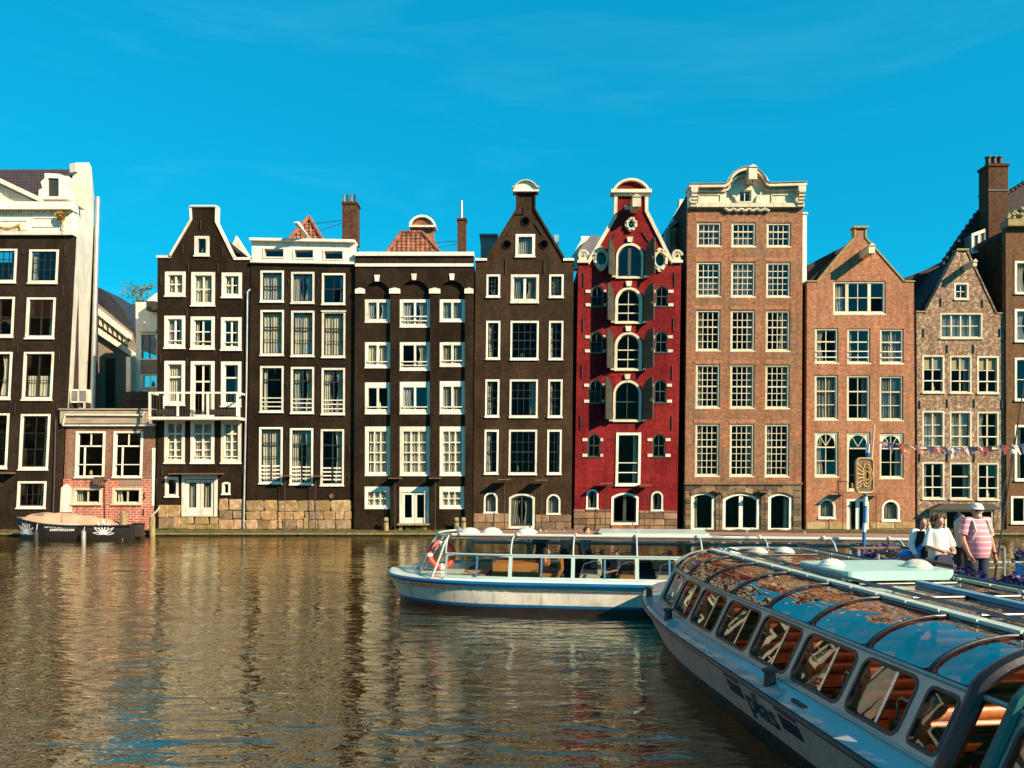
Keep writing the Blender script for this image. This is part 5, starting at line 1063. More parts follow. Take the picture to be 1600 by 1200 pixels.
# ------------------------------------------------------------------ boats
class Boat:
    def __init__(s, name, label, loc, rz, L, b, zg, zs, ze, zt, inset, te, tt, s1, group=None):
        s.root = thing(name, label, 'canal boat', loc, rz, group); s.L, s.b, s.zg, s.zs, s.ze, s.zt, s.inset, s.te, s.tt, s.s1 = L, b, zg, zs, ze, zt, inset, te, tt, s1; s.a0 = R(14); s.rk = 1.0; s.fl = .17; s.gl = 'boat_glass'
    def hw(s, y, z=None):
        k = 0 if z is None else (s.zg-z)/s.zg
        L = s.L-s.rk*k; B = s.b*(1-s.fl*k); s1 = s.s1
        if y <= s1: return B
        x = (y-s1)/(L-s1)
        return 0 if x >= 1 else B*math.sqrt(1-x**2.2)
    def sw(s, y): return max(.3, s.hw(y)-s.inset)
    def P(s, y, v, d=0):           # port side wall, v 0 sill .. 1 eaves, d inward
        return (-(s.sw(y)-v*s.te-d), y, s.zs+(s.ze-s.zs)*v)
    def Q(s, y, u, side=-1, lift=0):        # roof curve from eaves (0) to flat top (1)
        E = s.sw(y)-s.te; T = min(s.tt, E-.2); a0 = s.a0; a = a0+u*(math.pi/2-a0); ca, sa = math.cos(a)/math.cos(a0), (math.sin(a)-math.sin(a0))/(1-math.sin(a0))
        return (side*(E-(E-T)*(1-ca)+lift*math.cos(a)), y, s.ze+(s.zt-s.ze)*sa+lift*math.sin(a))
    def hull(s, bands, y0=0):
        for z0, z1, m, nm in bands:
            nz_ = max(1, int(abs(z1-z0)/.12)); mb = MB()
            def ring(z):
                Lz = s.L-s.rk*(s.zg-z)/s.zg; ys = [y0+(s.s1-y0)*i/8 for i in range(8)]+[s.s1+(Lz-s.s1)*math.sin(math.pi/2*i/22) for i in range(23)]
                p = [(-s.hw(y, z), y, z) for y in ys]; p[-1] = (0, Lz, z); return p+[(-x, y, z) for x, y, z in reversed(p[:-1])]
            R_ = [ring(z0+(z1-z0)*i/nz_) for i in range(nz_+1)]; n = len(R_[0])
            mb.v = [v for r in R_ for v in r]; mb.f = [(i*n+j, i*n+j+1, (i+1)*n+j+1, (i+1)*n+j) for i in range(nz_) for j in range(n-1)]
            mb.f += [(i*n+n-1, i*n, (i+1)*n, (i+1)*n+n-1) for i in range(nz_)]
            put(mb, nm, m, s.root, True)
    def edge_path(s, z, out=0.0, y0=0):
        ys = [y0+(s.s1-y0)*i/10 for i in range(10)]+[s.s1+(s.L-s.s1)*math.sin(math.pi/2*i/24) for i in range(25)]
        p = [(-s.hw(y)-out, y, z) for y in ys]; p[-1] = (0, s.L+out, z); return p+[(-x, y, z) for x, y, z in reversed(p[:-1])]
def rounded_bay(B, ya, yb, m_frame, r, mg, half=False, mull=False, margin=(.07, .10), th=.05, trimm='boat_black'):
    w = yb-ya; H = math.hypot(B.ze-B.zs, B.te); a0, a1 = ya+margin[0], yb-margin[0]; b0, b1 = margin[1], 1-margin[1]
    rr = r; hole = [(a, b) for a, b in [(x, y/H) for x, y in rrect(a0, a1, b0*H, b1*H, rr)]]
    out = [(ya, 0), (ya+w/3, 0), (ya+2*w/3, 0), (yb, 0), (yb, 1), (ya+2*w/3, 1), (ya+w/3, 1), (ya, 1)]
    fr = put(MB().slab(out, [hole], lambda a, b, d: B.P(a, b, d), 0, th), 'window_frame', m_frame, B.root)
    h2 = [(x, y/H) for x, y in rrect(a0+.025, a1-.025, b0*H+.025, b1*H-.025, max(.02, rr-.025))]
    ho = [(x, y/H) for x, y in rrect(a0-.004, a1+.004, b0*H-.004, b1*H+.004, rr)]
    if trimm: put(MB().slab(ho, [h2], lambda a, b, d: B.P(a, b, d), -.006, .03), 'rubber_seal', trimm, fr)
    if half: g0, g1 = a0+w*.42, a1+.01
    else: g0, g1 = a0-.01, a1+.01
    put(MB().slab([(g0, b0-.02), (g1, b0-.02), (g1, b1+.02), (g0, b1+.02)], [], lambda a, b, d: B.P(a, b, d), .055 if half else .02, .06 if half else .025), 'pane', mg, fr)
    if half: put(MB().slab([(g0-.02, b0-.02), (g0+.015, b0-.02), (g0+.015, b1+.02), (g0-.02, b1+.02)], [], lambda a, b, d: B.P(a, b, d), .052, .066), 'sash_edge', 'steel', fr)
    if mull: c = (a0+a1)/2; put(MB().slab([(c-.02, b0-.02), (c+.02, b0-.02), (c+.02, b1+.02), (c-.02, b1+.02)], [], lambda a, b, d: B.P(a, b, d), .0, .03), 'mullion', 'steel', fr)
    return fr
def roof_bay(B, ya, yb, mg, m_edge='boat_black', ins=.02, sides=(-1, 1), nm='roof_pane'):
    for sd in sides:
        wav = random.uniform(0, 9)
        mb = MB().grid(4, 10, lambda u, v: B.Q(ya+ins+(yb-ya-2*ins)*u, .03+.95*v, sd, -.01))
        o = put(mb, nm, mg, B.root, 'full')
        # black seal around the pane
        pts = []
        k = .10
        lo, hi = .04, .97
        for t in range(9): pts.append(B.Q(ya+ins, lo+k*.6+(hi-lo-k*.6)*t/8, sd, .004))
        for t in range(1, 5): pts.append(B.Q(ya+ins+(yb-ya-2*ins)*t/5, hi, sd, .004))
        for t in range(9): pts.append(B.Q(yb-ins, hi-(hi-lo-k*.6)*t/8, sd, .004))
        pts += [B.Q(yb-ins-.04, lo+.02, sd, .004), B.Q(yb-ins-.1, lo, sd, .004), B.Q(ya+ins+.1, lo, sd, .004), B.Q(ya+ins+.04, lo+.02, sd, .004), pts[0]]
        put(MB().path(pts, .009, 5), 'rubber_seal', m_edge, o)
def bench(B, y, t0, t1, z=.95, hback=.42, face=1, m='leather'):
    o = put(MB().box(t0, t1, y, y+face*.5, z-.12, z).box(t0, t1, y+.04*face, y+face*.46, .4, z-.13), 'seat', m, B.root)
    mb = MB()
    for k in range(4): zz = z+.06+hback*(k+.3)/4; mb.tube((t0, y-face*.01*k, zz), (t1, y-face*.01*k, zz), .072, n=12)
    put(mb, 'seat_back', m, B.root, True)
    for t in (t0+.03, t1-.03): put(MB().path([(t, y+face*.42, z), (t, y+face*.42, z+.16), (t, y+face*.36, z+.21), (t, y+face*.05, z+.21), (t, y, z+.16)], .014, 6), 'arm_rail', 'steel', o)
def glass_boat(B, bays, seg, y0, hull_bands, mats, roofmats, near=True):
    m_frame, m_deck, m_rail, m_top = mats
    B.hull(hull_bands, y0)
    # deck strips and foredeck
    scf = max(b for a, b, k in bays)
    for sd in (-1, 1):
        mb = MB().grid(40, 4, lambda u, v: (lambda y: (sd*(B.hw(y)*(1-v)+(B.sw(y)-.02)*v), y, B.zg+.02+(B.zs-B.zg-.02)*(v**1.6)))(y0+(scf-y0)*u))
        put(mb, 'side_deck', m_deck, B.root, 'full')
    mb = MB().grid(26, 10, lambda u, v: (lambda y: (B.hw(y)*(-1+2*v), y, B.zg+.02+.10*(1-(2*v-1)**2)*(1-u*.6)))(scf-.3+(B.L-scf+.3)*math.sin(math.pi/2*u)))
    put(mb, 'foredeck', m_deck, B.root, 'full')
    put(MB().path(B.edge_path(B.zg-.01, .01 if near else .02, y0), .026 if near else .05, 8), 'rubbing_strake', m_rail, B.root, True)
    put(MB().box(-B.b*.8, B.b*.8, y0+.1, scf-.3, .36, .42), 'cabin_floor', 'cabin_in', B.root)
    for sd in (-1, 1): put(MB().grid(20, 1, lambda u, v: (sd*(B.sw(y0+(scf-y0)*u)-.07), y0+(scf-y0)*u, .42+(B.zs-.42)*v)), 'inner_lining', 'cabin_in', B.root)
    # side beam at eaves and at sill
    ys = [y0+(scf-y0)*i/30 for i in range(31)]
    for sd in (-1, 1):
        put(MB().path([(sd*-1*B.P(y, 1)[0]*-1 if 0 else -sd*B.P(y, 1)[0]*-1*-1 if 0 else sd*abs(B.P(y, 1)[0]), y, B.ze) for y in ys], .022, 6), 'eaves_rail', m_frame, B.root, True)
        put(MB().path([(sd*abs(B.P(y, 0)[0]), y, B.zs) for y in ys], .02, 6), 'sill_rail', m_frame, B.root, True)
    # starboard wall: same bays, mirrored
    for a, b, k in bays:
        if k == 'gap': continue
        rounded_bay(B, a, b, m_frame, k.get('r', .09), B.gl, k.get('half', False), k.get('mull', False), k.get('margin', (.05, .08)), trimm=k.get('trim', 'boat_black'))
        w = b-a; H = 1; out = [(a, 0), (b, 0), (b, 1), (a, 1)]; hole = [(x, y) for x, y in rrect(a+.07, b-.07, .1, .9, .08)]
        f = put(MB().slab(out, [hole], lambda p, q, d: (-B.P(p, q, d)[0], p, B.P(p, q)[2]), 0, .05), 'window_frame', m_frame, B.root)
        put(MB().slab(hole, [], lambda p, q, d: (-B.P(p, q, d)[0], p, B.P(p, q)[2]), .02, .025), 'pane', B.gl, f)
        if k.get('roof', True): roof_bay(B, a, b, roofmats)
    edges = sorted({round(v, 4) for a, b, k in bays if k != 'gap' for v in (a, b)})
    for e in edges:
        for sd in (-1, 1):
            put(MB().path([B.Q(e, t/10, sd, .006) for t in range(11)], .013 if near else .022, 6), 'roof_rib', 'boat_black' if near else m_frame, B.root, True)
    # flat top
    for a, b, k in bays:
        if k == 'gap': continue
        T0 = min(B.tt, B.sw(a)-B.te-.2); T1 = min(B.tt, B.sw(b)-B.te-.2)
        mb = MB().hexa([(-T0, a, B.zt-.05), (T0, a, B.zt-.05), (T1, b, B.zt-.05), (-T1, b, B.zt-.05)], [(-T0, a, B.zt-.005), (T0, a, B.zt-.005), (T1, b, B.zt-.005), (-T1, b, B.zt-.005)])
        put(mb, 'roof_panel', m_top, B.root)
def windscreen(B, y, bulge, rake, m_frame, mg, n=3):
    E = B.sw(y); T = min(B.tt, E-B.te-.2)
    def S(u, v):       # u -1..1 across, v 0..1 up
        if v < .45: z = B.zs+(B.ze-B.zs)*v/.45; w = E-B.te*v/.45
        else: a = (v-.45)/.55*math.pi/2; z = B.ze+(B.zt-B.ze)*math.sin(a); w = (E-B.te)-((E-B.te)-T)*(1-math.cos(a))
        h = (z-B.zs)/(B.zt-B.zs); return (w*u, y+bulge*(1-u*u)+rake*(1-h)*(1-.5*u*u)-rake*0, z)
    bars = [-1+2*i/n for i in range(n+1)]
    for a, b in zip(bars[:-1], bars[1:]):
        put(MB().grid(5, 8, lambda u, v: S(a+.02+(b-a-.04)*u, .03+.93*v)), 'windscreen_pane', mg, B.root, 'full')
    for a in bars: put(MB().path([S(a, t/10) for t in range(11)], .025, 6), 'windscreen_post', m_frame, B.root, True)
    for v in (0, .985): put(MB().path([S(-1+2*t/16, v) for t in range(17)], .024, 6), 'windscreen_rail', m_frame, B.root, True)
def dome(B, x, y, z, r=.2, m='boat_white'):
    o = put(MB().lathe([(r*1.1, 0), (r*1.1, .02), (r, .03), (r*.92, .3*r), (r*.7, .47*r), (r*.4, .58*r), (.02, .62*r)], (x, y, z), 20), 'roof_vent', m, B.root, True)
    put(MB().lathe([(r*.8, -.06), (r*.8, .0)], (x, y, z), 16), 'vent_base', 'lead', o)
def bollard(B, x, y, z):
    put(MB().lathe([(.07, 0), (.06, .02), (.055, .13), (.08, .14), (.08, .165), (.02, .17)], (x, y, z), 14), 'bollard', 'iron', B.root, True)

# ---- near boat
NB = Boat('glass_canal_boat', 'near glass roofed canal boat in the right foreground with orange seats inside', (5.495, .21, 0), math.atan(.0995), 16.25, 2.2, .81, .92, 1.465, 1.75, .25, .27, .90, 10.0)
def near_boat():
    B = NB; e = [12.9, 11.93, 10.98, 9.95, 8.88, 7.86, 6.82, 5.95]
    bays = [(b, a, dict(r=.11, half=True, margin=(.045, .07))) for a, b in zip(e[:-1], e[1:])]+[(5.45, 5.95, dict(r=.07, margin=(.07, .1)))]+[(5.0, 5.45, 'gap')]
    bays += [(a-1.0, a, dict(r=.10)) for a in (5.0, 4.0, 3.0, 2.0, 1.0)]
    glass_boat(B, bays, None, -1.0, [(.30, .80, 'hull_grey', 'hull_side'), (-.4, .30, 'boat_navy', 'boot_top')], ('frame_grey', 'deck_blue', 'boat_black', 'roof_glass'), 'roof_glass')
    windscreen(B, 12.9, .45, .15, 'frame_grey', 'boat_glass')
    # arch frames round the entrance
    for y, m in ((5.45, 'bright_blue'), (5.38, 'boat_black'), (5.03, 'dark_green')):
        pts = [(-B.sw(y)-.02, y, .82)]+[(B.P(y, t/4)[0]-.02, y, B.P(y, t/4)[2]) for t in range(5)]+[B.Q(y, t/10, -1, .03) for t in range(1, 11)]
        pts += [(-x, yy, z) for x, yy, z in reversed(pts)]
        put(MB().path(pts, {'bright_blue': .026, 'boat_black': .062}.get(m, .045), 8), 'entrance_arch', {'bright_blue': 'boat_blue'}.get(m, m), B.root, True)
    put(MB().path([(B.P(5.3, t/6)[0]+.25+.0*t, 5.3, .5+t*.17) for t in range(7)], .018, 6), 'grab_rail', 'boat_black', B.root, True)
    # roof rails, pale strip, hatch
    for sd in (-1, 1):
        def tt(y): return min(B.tt, B.sw(y)-B.te-.2)
        ys = [12.95-i*.5 for i in range(26)]
        seg = MB()
        for a, b in zip(ys[:-1], ys[1:]):
            t0, t1 = tt(a)*sd, tt(b)*sd
            put(MB().hexa([(t0, a-.012, B.zt), (t0-sd*.14, a-.012, B.zt), (t1-sd*.14, b+.012, B.zt), (t1, b+.012, B.zt)], [(t0, a-.012, B.zt+.035), (t0-sd*.14, a-.012, B.zt+.035), (t1-sd*.14, b+.012, B.zt+.035), (t1, b+.012, B.zt+.035)]), 'roof_strip', 'boat_mint', B.root)
        put(MB().path([(sd*(tt(y)-.19), y, B.zt+.07) for y in ys], .022, 6), 'roof_rail', 'lead', B.root, True)
        for y in ys[::2]: put(MB().tube((sd*(tt(y)-.19), y, B.zt), (sd*(tt(y)-.19), y, B.zt+.07), .015, n=6), 'rail_bracket', 'steel', B.root)
    put(MB().box(.02, .12, 3.5, 8.7, B.zt, B.zt+.05), 'hatch_track', 'track_blue', B.root)
    hb = MB().slab(rrect(-.68, .72, 8.95, 10.15, .10, 5), [], lambda a, b, d: (a, b, B.zt+.13-d), 0, .11); put(hb, 'roof_hatch', 'mint_slab', B.root)
    dome(B, -.5, 9.6, B.zt+.13, .14); dome(B, .48, 9.35, B.zt+.13, .155)
    for t in (-.66, -.2, .26): dome(B, t, 12.55, B.zt, .15)
    for y in (12.1, 10.9, 9.8, 8.8, 7.8, 6.8): put(MB().tube((-.6, y, B.zt+.004), (.6, y, B.zt+.004), .012, n=5), 'roof_seam', 'boat_black', B.root)
    # deck fittings
    bollard(B, -B.hw(13.9)+.12, 13.9, B.zg+.03); bollard(B, -B.hw(11.6)+.14, 11.6, B.zg+.04); bollard(B, -B.hw(7.95)+.14, 7.95, B.zg+.04)
    put(MB().box(-B.hw(7.2)+.10, -B.hw(7.2)+.14, 7.15, 7.4, B.zg+.04, B.zg+.065), 'cleat', 'iron', B.root)
    # seats
    for a, b in zip(e[:-1], e[1:]):
        for t0, t1 in ((-1.62, -.45), (.45, 1.62)): bench(B, b+.12, t0, t1, .93, .44, 1)
    for a in (5.0, 4.0, 3.0):
        for t0, t1 in ((-1.62, -.45), (.45, 1.62)): bench(B, a-.85, t0, t1, .93, .44, 1)
    bench(B, 5.15, .75, 1.75, 1.12, .44, 1)
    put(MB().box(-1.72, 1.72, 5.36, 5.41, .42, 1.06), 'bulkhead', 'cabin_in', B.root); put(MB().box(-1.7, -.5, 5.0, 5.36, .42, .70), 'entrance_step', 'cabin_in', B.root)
    put(MB().tube((-1.5, 5.2, 1.06), (.9, 5.2, 1.06), .012, n=6).tube((-1.5, 5.2, .86), (.9, 5.2, .86), .012, n=6), 'grab_rail', 'steel', B.root, True)
    # printed flags and company letters on the hull side
    def HS(y, z, d=.006): return (-B.hw(y, z)-d, y, z)
    def flag(y0, y1):
        for za, zb, m, nm in ((.70, .735, 'red_print', 'red_stripe'), (.52, .67, 'navy_print', 'blue_stripe')):
            put(MB().hexa([HS(y0, za), HS(y1, za), HS(y1, zb), HS(y0, zb)], [HS(y0, za, 0.001), HS(y1, za, .001), HS(y1, zb, .001), HS(y0, zb, .001)]), nm, m, B.root)
    flag(8.96, 8.56); flag(7.62, 7.18)
    cu = bpy.data.curves.new('letters', 'FONT'); cu.body = 'plas'; cu.size = .36; cu.offset = .004; cu.resolution_u = 4
    to = bpy.data.objects.new('letters', cu); COL.objects.link(to); bpy.context.view_layer.update()
    me = bpy.data.meshes.new_from_object(to.evaluated_get(bpy.context.evaluated_depsgraph_get())); bpy.data.objects.remove(to)
    xs = [v.co.x for v in me.vertices]; x0, x1 = min(xs), max(xs)
    for v in me.vertices:
        y = 8.46-(v.co.x-x0)/(x1-x0)*.74; z = .45+v.co.y*1.05; v.co = HS(y, z, .012)
    me.materials.append(M['navy_print']); lo = bpy.data.objects.new('lettering', me); COL.objects.link(lo); lo.parent = B.root
near_boat()

# ---- far boat, seen from its side
FBt = Boat('glass_canal_boat', 'far glass roofed canal boat lying side on with white hull, blue stripe and life buoy', (13.8, 16.94, 0), R(82), 17.0, 2.1, .66, .74, 1.25, 1.62, .18, .20, 1.15, 12.0)
def far_boat():
    B = FBt; B.rk = .3; B.fl = .035; B.s1 = 13.6; B.gl = 'glass'; B.a0 = R(10); e = [15.25, 13.72, 12.33, 10.94, 9.55, 8.16, 6.77, 5.38, 4.0]
    bays = [(b, a, dict(r=.015, mull=True, margin=(.04, .09), trim=None)) for a, b in zip(e[:-1], e[1:])]
    glass_boat(B, bays, None, 3.0, [(.50, .66, 'boat_steel', 'steel_band'), (.47, .52, 'boat_steel', 'lower_steel_band'), (.20, .49, 'boat_white', 'hull_side'), (.14, .205, 'boat_blue', 'waterline_stripe'), (-.4, .145, 'boat_navy', 'boot_top')], ('frame_mint', 'boat_mint', 'boat_blue', 'roof_brown'), 'glass', near=False)
    windscreen(B, 15.25, .5, .55, 'frame_mint', 'glass')
    for y in (15.0, 13.6): dome(B, -.5, y-.1, B.zt, .26)
    dome(B, -.2, 14.4, B.zt, .24)
    put(MB().path([(-1.1+.02*math.sin(i), 15.2-i*.6, B.zt+.03) for i in range(20)], .03, 6), 'roof_rail', 'boat_mint', B.root, True)
    for i in range(9): put(MB().lathe([(.035, 0), (.04, .05), (.02, .07)], (-1.12, 15.0-i*1.35, B.zt+.02), 8), 'roof_light', 'boat_white', B.root)
    put(MB().slab(rrect(-.9, .6, 9.3, 11.8, .1), [], lambda a, b, d: (a, b, B.zt+.09-d), 0, .06), 'roof_hatch', 'boat_mint', B.root)
    put(MB().box(-.9, .6, 12.0, 13.3, B.zt+.0, B.zt+.05), 'roof_hatch', 'roof_brown', B.root)
    # console, seats, tables
    put(MB().box(-1.3, -.4, 13.15, 14.2, .42, 1.02), 'console', 'wood', B.root); put(MB().box(-.2, .9, 13.5, 14.4, .42, 1.0), 'locker', 'boat_white', B.root)
    put(MB().box(.3, .5, 13.1, 13.2, .42, 1.6), 'wood_post', 'wood', B.root); put(MB().box(-1.2, 1.5, 14.4, 15.3, .5, .74), 'bow_shelf', 'canvas', B.root)
    put(MB().path([(1.2, 15.2, 1.42), (1.2, 4, 1.42)], .05, 8), 'ceiling_duct', 'canvas', B.root); put(MB().box(1.0, 1.5, 4, 15, 1.50, 1.57), 'ceiling_board', 'roof_brown', B.root)
    for i, y in enumerate((12.9, 12.0, 11.2, 10.3, 9.5, 8.6, 7.8, 6.9)):
        for t0, t1 in ((-1.5, -.55), (.55, 1.5)):
            o = put(MB().box(t0, t1, y-.25, y+.2, .72, .82).box(t0, t1, y-.28, y-.2, .8, 1.12), 'seat', 'cloth_beige' if i % 2 else 'wood', B.root)
            put(MB().path([(t0, y+.18, .8), (t0, y+.1, 1.05), (t0, y-.1, 1.12), (t0, y-.26, 1.1)], .014, 6), 'arm_rail', 'steel', o)
    put(MB().path([(-.9, 16.0, .7), (-.93, 16.06, .86)], .02, 6).path([(-1.1, 15.6, .7), (-1.12, 15.62, .82), (-1.1, 15.9, .82)], .015, 6), 'cleat', 'iron', B.root)
    put(MB().tube((-.9, 15.1, B.zt), (-.9, 15.1, B.zt+.12), .012, n=6).lathe([(.03, 0), (.06, .03), (.06, .07), (.02, .1)], (-.9, 15.1, B.zt+.12), 10), 'bow_lamp', 'steel', B.root)
far_boat()
def life_buoy():
    B = FBt; c = B.root.matrix_basis @ Vector((-.75, 14.75, .98))
    t = thing('life_buoy', 'red life buoy with white bands behind the windscreen of the far glass boat', 'life buoy', (-1.70, 18.45, 1.13), R(82-25)); R0, r0 = .29, .075
    for k in range(4):
        for (a0, a1, m, nm) in ((k*90+8, k*90+82, 'buoy', 'red_ring'), (k*90-8, k*90+8, 'letter', 'white_band')):
            rr = r0 if m == 'buoy' else r0*1.06
            put(MB().path([((R0)*math.cos(R(a0+(a1-a0)*i/8)), 0, R0*math.sin(R(a0+(a1-a0)*i/8))) for i in range(9)], rr, 12), nm, m, t, True)
    t.rotation_euler = (R(-12), 0, R(20))
life_buoy()

# ---- jetty with railings and planters
def jetty():
    t = thing('jetty', 'low floating jetty beside the near boat where three people stand', 'jetty', (0, 0, 0))
    mb = MB().hexa([(6.75, 14.6, .55), (12.5, 16.0, .55), (12.5, 4, .55), (7.55, 4, .55)], [(6.75, 14.6, .70), (12.5, 16.0, .70), (12.5, 4, .70), (7.55, 4, .70)]); put(mb, 'deck', 'grey_wall', t)
    for i in range(7): put(MB().lathe([(.14, -1.5), (.14, .55)], (7.1+i*.7, 14.2, 0), 10), 'pile', 'wood_post', t)
    n = 60
    for i in range(n):
        y = 4.1+(14.6-4.1)*i/n; x0 = 7.52-.75*(y-4)/10.6; b = put(MB().box(x0, 12.4, y, y+(10.5/n)-.02, .704, .735), 'plank', 'concrete', t)
    def rail(pts, label):
        r = thing('railing', label, 'railing', (0, 0, 0), 0, 'railings on the jetty'); P = [Vector(p) for p in pts]
        put(MB().path([p+Vector((0, 0, .86)) for p in P], .032, 8), 'hand_rail', 'rust', r); put(MB().path([p+Vector((0, 0, .45)) for p in P], .018, 6), 'mid_rail', 'zinc', r)
        for a, b in zip(P[:-1], P[1:]):
            k = max(1, int((b-a).length/.9))
            for i in range(k): q = a.lerp(b, i/k); put(MB().tube(q, q+Vector((0, 0, .86)), .028, n=8), 'post', 'zinc', r)
        put(MB().tube(P[-1], P[-1]+Vector((0, 0, .86)), .028, n=8), 'post', 'zinc', r)
    rail([(6.82, 14.3, .74), (6.92, 12.0, .74)], 'low metal railing the people lean on beside the near boat roof')
    rail([(6.6, 14.62, .74), (4.4+2.2, 15.0, .74), (9.8, 15.3, .74)], 'grey railing along the far end of the jetty by the sign pole')
def planter(label, p, q, w, h, z, bluem='bright_blue', seed=1, dens=900, hang=.12):
    P, Q = Vector((*p, z)), Vector((*q, z)); d = Q-P; L = d.length; t = thing('flower_planter', label, 'planter', P, math.atan2(d.y, d.x), 'blue planters with purple flowers'); rnd = random.Random(seed)
    prof = [(-w/2+.05*1, 0), (-w/2, h*.5), (-w/2+.0, h), (w/2, h), (w/2, h*.5), (w/2-.05, 0)]
    put(MB().slab(prof, [], lambda a, b, dd: (dd, a, b), 0, L), 'trough', bluem, t)
    put(MB().path([(-.02, -w/2-.02, h*.92), (L+.02, -w/2-.02, h*.92)], .035, 8), 'trough_rim', bluem, t, True)
    put(MB().box(.1, .2, -w/2, w/2, z*-1+.7, 0).box(L-.2, L-.1, -w/2, w/2, z*-1+.7, 0), 'stand', 'iron', t)
    for m, nm, cnt, rs in (('petal', 'flowers', dens, .04), ('petal_pale', 'pale_flowers', dens//7, .03), ('leaf', 'leaves', dens//3, .05)):
        mb = MB()
        for i in range(int(cnt*L)):
            x = rnd.uniform(-.05, L+.05); y = rnd.gauss(0, w*.42); hh = h+.16*math.exp(-(y/w)**2*3)+.07*math.sin(x*5.1+seed)+rnd.gauss(0, .045)-(hang*rnd.random()*2.2 if abs(y) > w*.5 else 0)
            if m == 'leaf': hh -= .04
            c = Vector((x, y, hh)); u = Vector((rnd.gauss(0, 1), rnd.gauss(0, 1), rnd.gauss(0, 1))).normalized(); v_ = u.orthogonal().normalized(); r = rs*rnd.uniform(.6, 1.2)
            mb.add([c-u*r, c+v_*r*.8, c+u*r, c-v_*r*.8], [(0, 1, 2, 3)])
        o = put(mb, nm, m, t); o['kind'] = 'stuff'
jetty()
planter('long blue planter of purple flowers below the man in the pink shirt', (7.0, 11.9), (7.45, 8.6), .42, .34, .98, seed=2, dens=700)
planter('blue planter of purple flowers standing beside the striped sign pole', (7.35, 16.2), (9.0, 15.0), .5, .28, 1.02, seed=5, dens=700)
planter('small blue planter of purple flowers behind the man at the right edge', (9.0, 13.6), (10.6, 13.2), .45, .40, 1.05, seed=7, dens=700)
planter('blue planter of purple flowers in the middle of the jetty right of the man', (7.9, 12.1), (10.2, 11.4), .45, .28, .90, seed=9, dens=700)
def blue_horn():
    b = W(1415, 872, 13.6); t = thing('ventilation_horn', 'bright blue round ventilation horn on a short pipe by the roof hatch', 'ventilation horn', (b.x, b.y, .735))
    z = b.z-.735; put(MB().tube((0, 0, 0), (0, 0, z-.1), .05, n=12), 'pipe', 'bright_blue', t, True)
    mb = MB().lathe([(.02, .08), (.08, .09), (.14, .04), (.155, .0), (.145, -.03), (.11, .0), (.07, .03), (.02, .05)], n=24); mb.v = [(x*1, -zz*1-.06, z+y) for x, y, zz in mb.v]; put(mb, 'cowl', 'bright_blue', t, True)
    q = Vector(((1435-800)/F*13.4, 13.4, 0)); t2 = thing('blue_pipe_bend', 'thin bent blue pipe right of the blue ventilation horn', 'pipe', (q.x, q.y, .735)); put(MB().path([(0, 0, 0), (0, 0, .9), (0, 0, 1.0), (.08, 0, 1.08), (.4, 0, 1.1)], .035, 8), 'pipe', 'bright_blue', t2, True)
blue_horn()
def sign_pole():
    D = 16.4; b = W(1347, 850, D); t = thing('sign_pole', 'blue and white striped pole carrying a gilded oval relief sign', 'sign', (b.x, D, .7)); z0 = .7
    A = W(1347, 842, D); Bq = W(1356, 694, D); L0 = Vector((0, 0, 0)); L1 = Vector((Bq.x-b.x, 0, Bq.z-z0)); n = 16
    for i in range(n): put(MB().tube(L0.lerp(L1, i/n), L0.lerp(L1, (i+1)/n), .038, n=12), 'painted_band', 'post_blue' if i % 3 else 'letter', t, True)
    q0 = W(1358, 770, D-.1); q1 = W(1366, 664, D-.1); put(MB().tube((q0.x-b.x, -.1, q0.z-z0), (q1.x-b.x, -.1, q1.z-z0), .02, n=8), 'flag_staff', 'cream', t)
    c = W(1349, 743, D-.15); cx, cz = c.x-b.x, c.z-z0; w, h = .20, .36
    pl = rrect(cx-w, cx+w, cz-h, cz+h, .09, 5); s_ = put(MB().slab(pl, [], lambda a, bb, d: (a, -.15+d+.25*(a-cx), bb), -.05, .05), 'sign_board', 'rust', t)
    put(MB().path([(a, -.21+.25*(a-cx), bb) for a, bb in pl+[pl[0]]], .022, 6), 'sign_rim', 'bronze', s_)
    mb = MB()
    for k in range(3): mb.path([(cx+.05+(.10-.03*k)*math.cos(a*.4)*1.0, -.215, cz+(.24-.07*k)*math.sin(a*.4)) for a in range(17)], .014, 5)
    for k in range(6): mb.path([(cx-.17, -.24, cz-.27+k*.105), (cx-.02, -.22, cz-.14+k*.05)], .012, 5)
    mb.path([(cx-.02, -.215, cz-.26), (cx-.05, -.215, cz), (cx-.02, -.215, cz+.26)], .016, 5)
    put(mb, 'relief', 'bronze', s_)
    put(MB().path([(.05*math.cos(a*.6), -.06+.01*a*.1, .5+.06*math.sin(a*.6)) for a in range(11)], .015, 5), 'rope_coil', 'iron', t)
sign_pole()
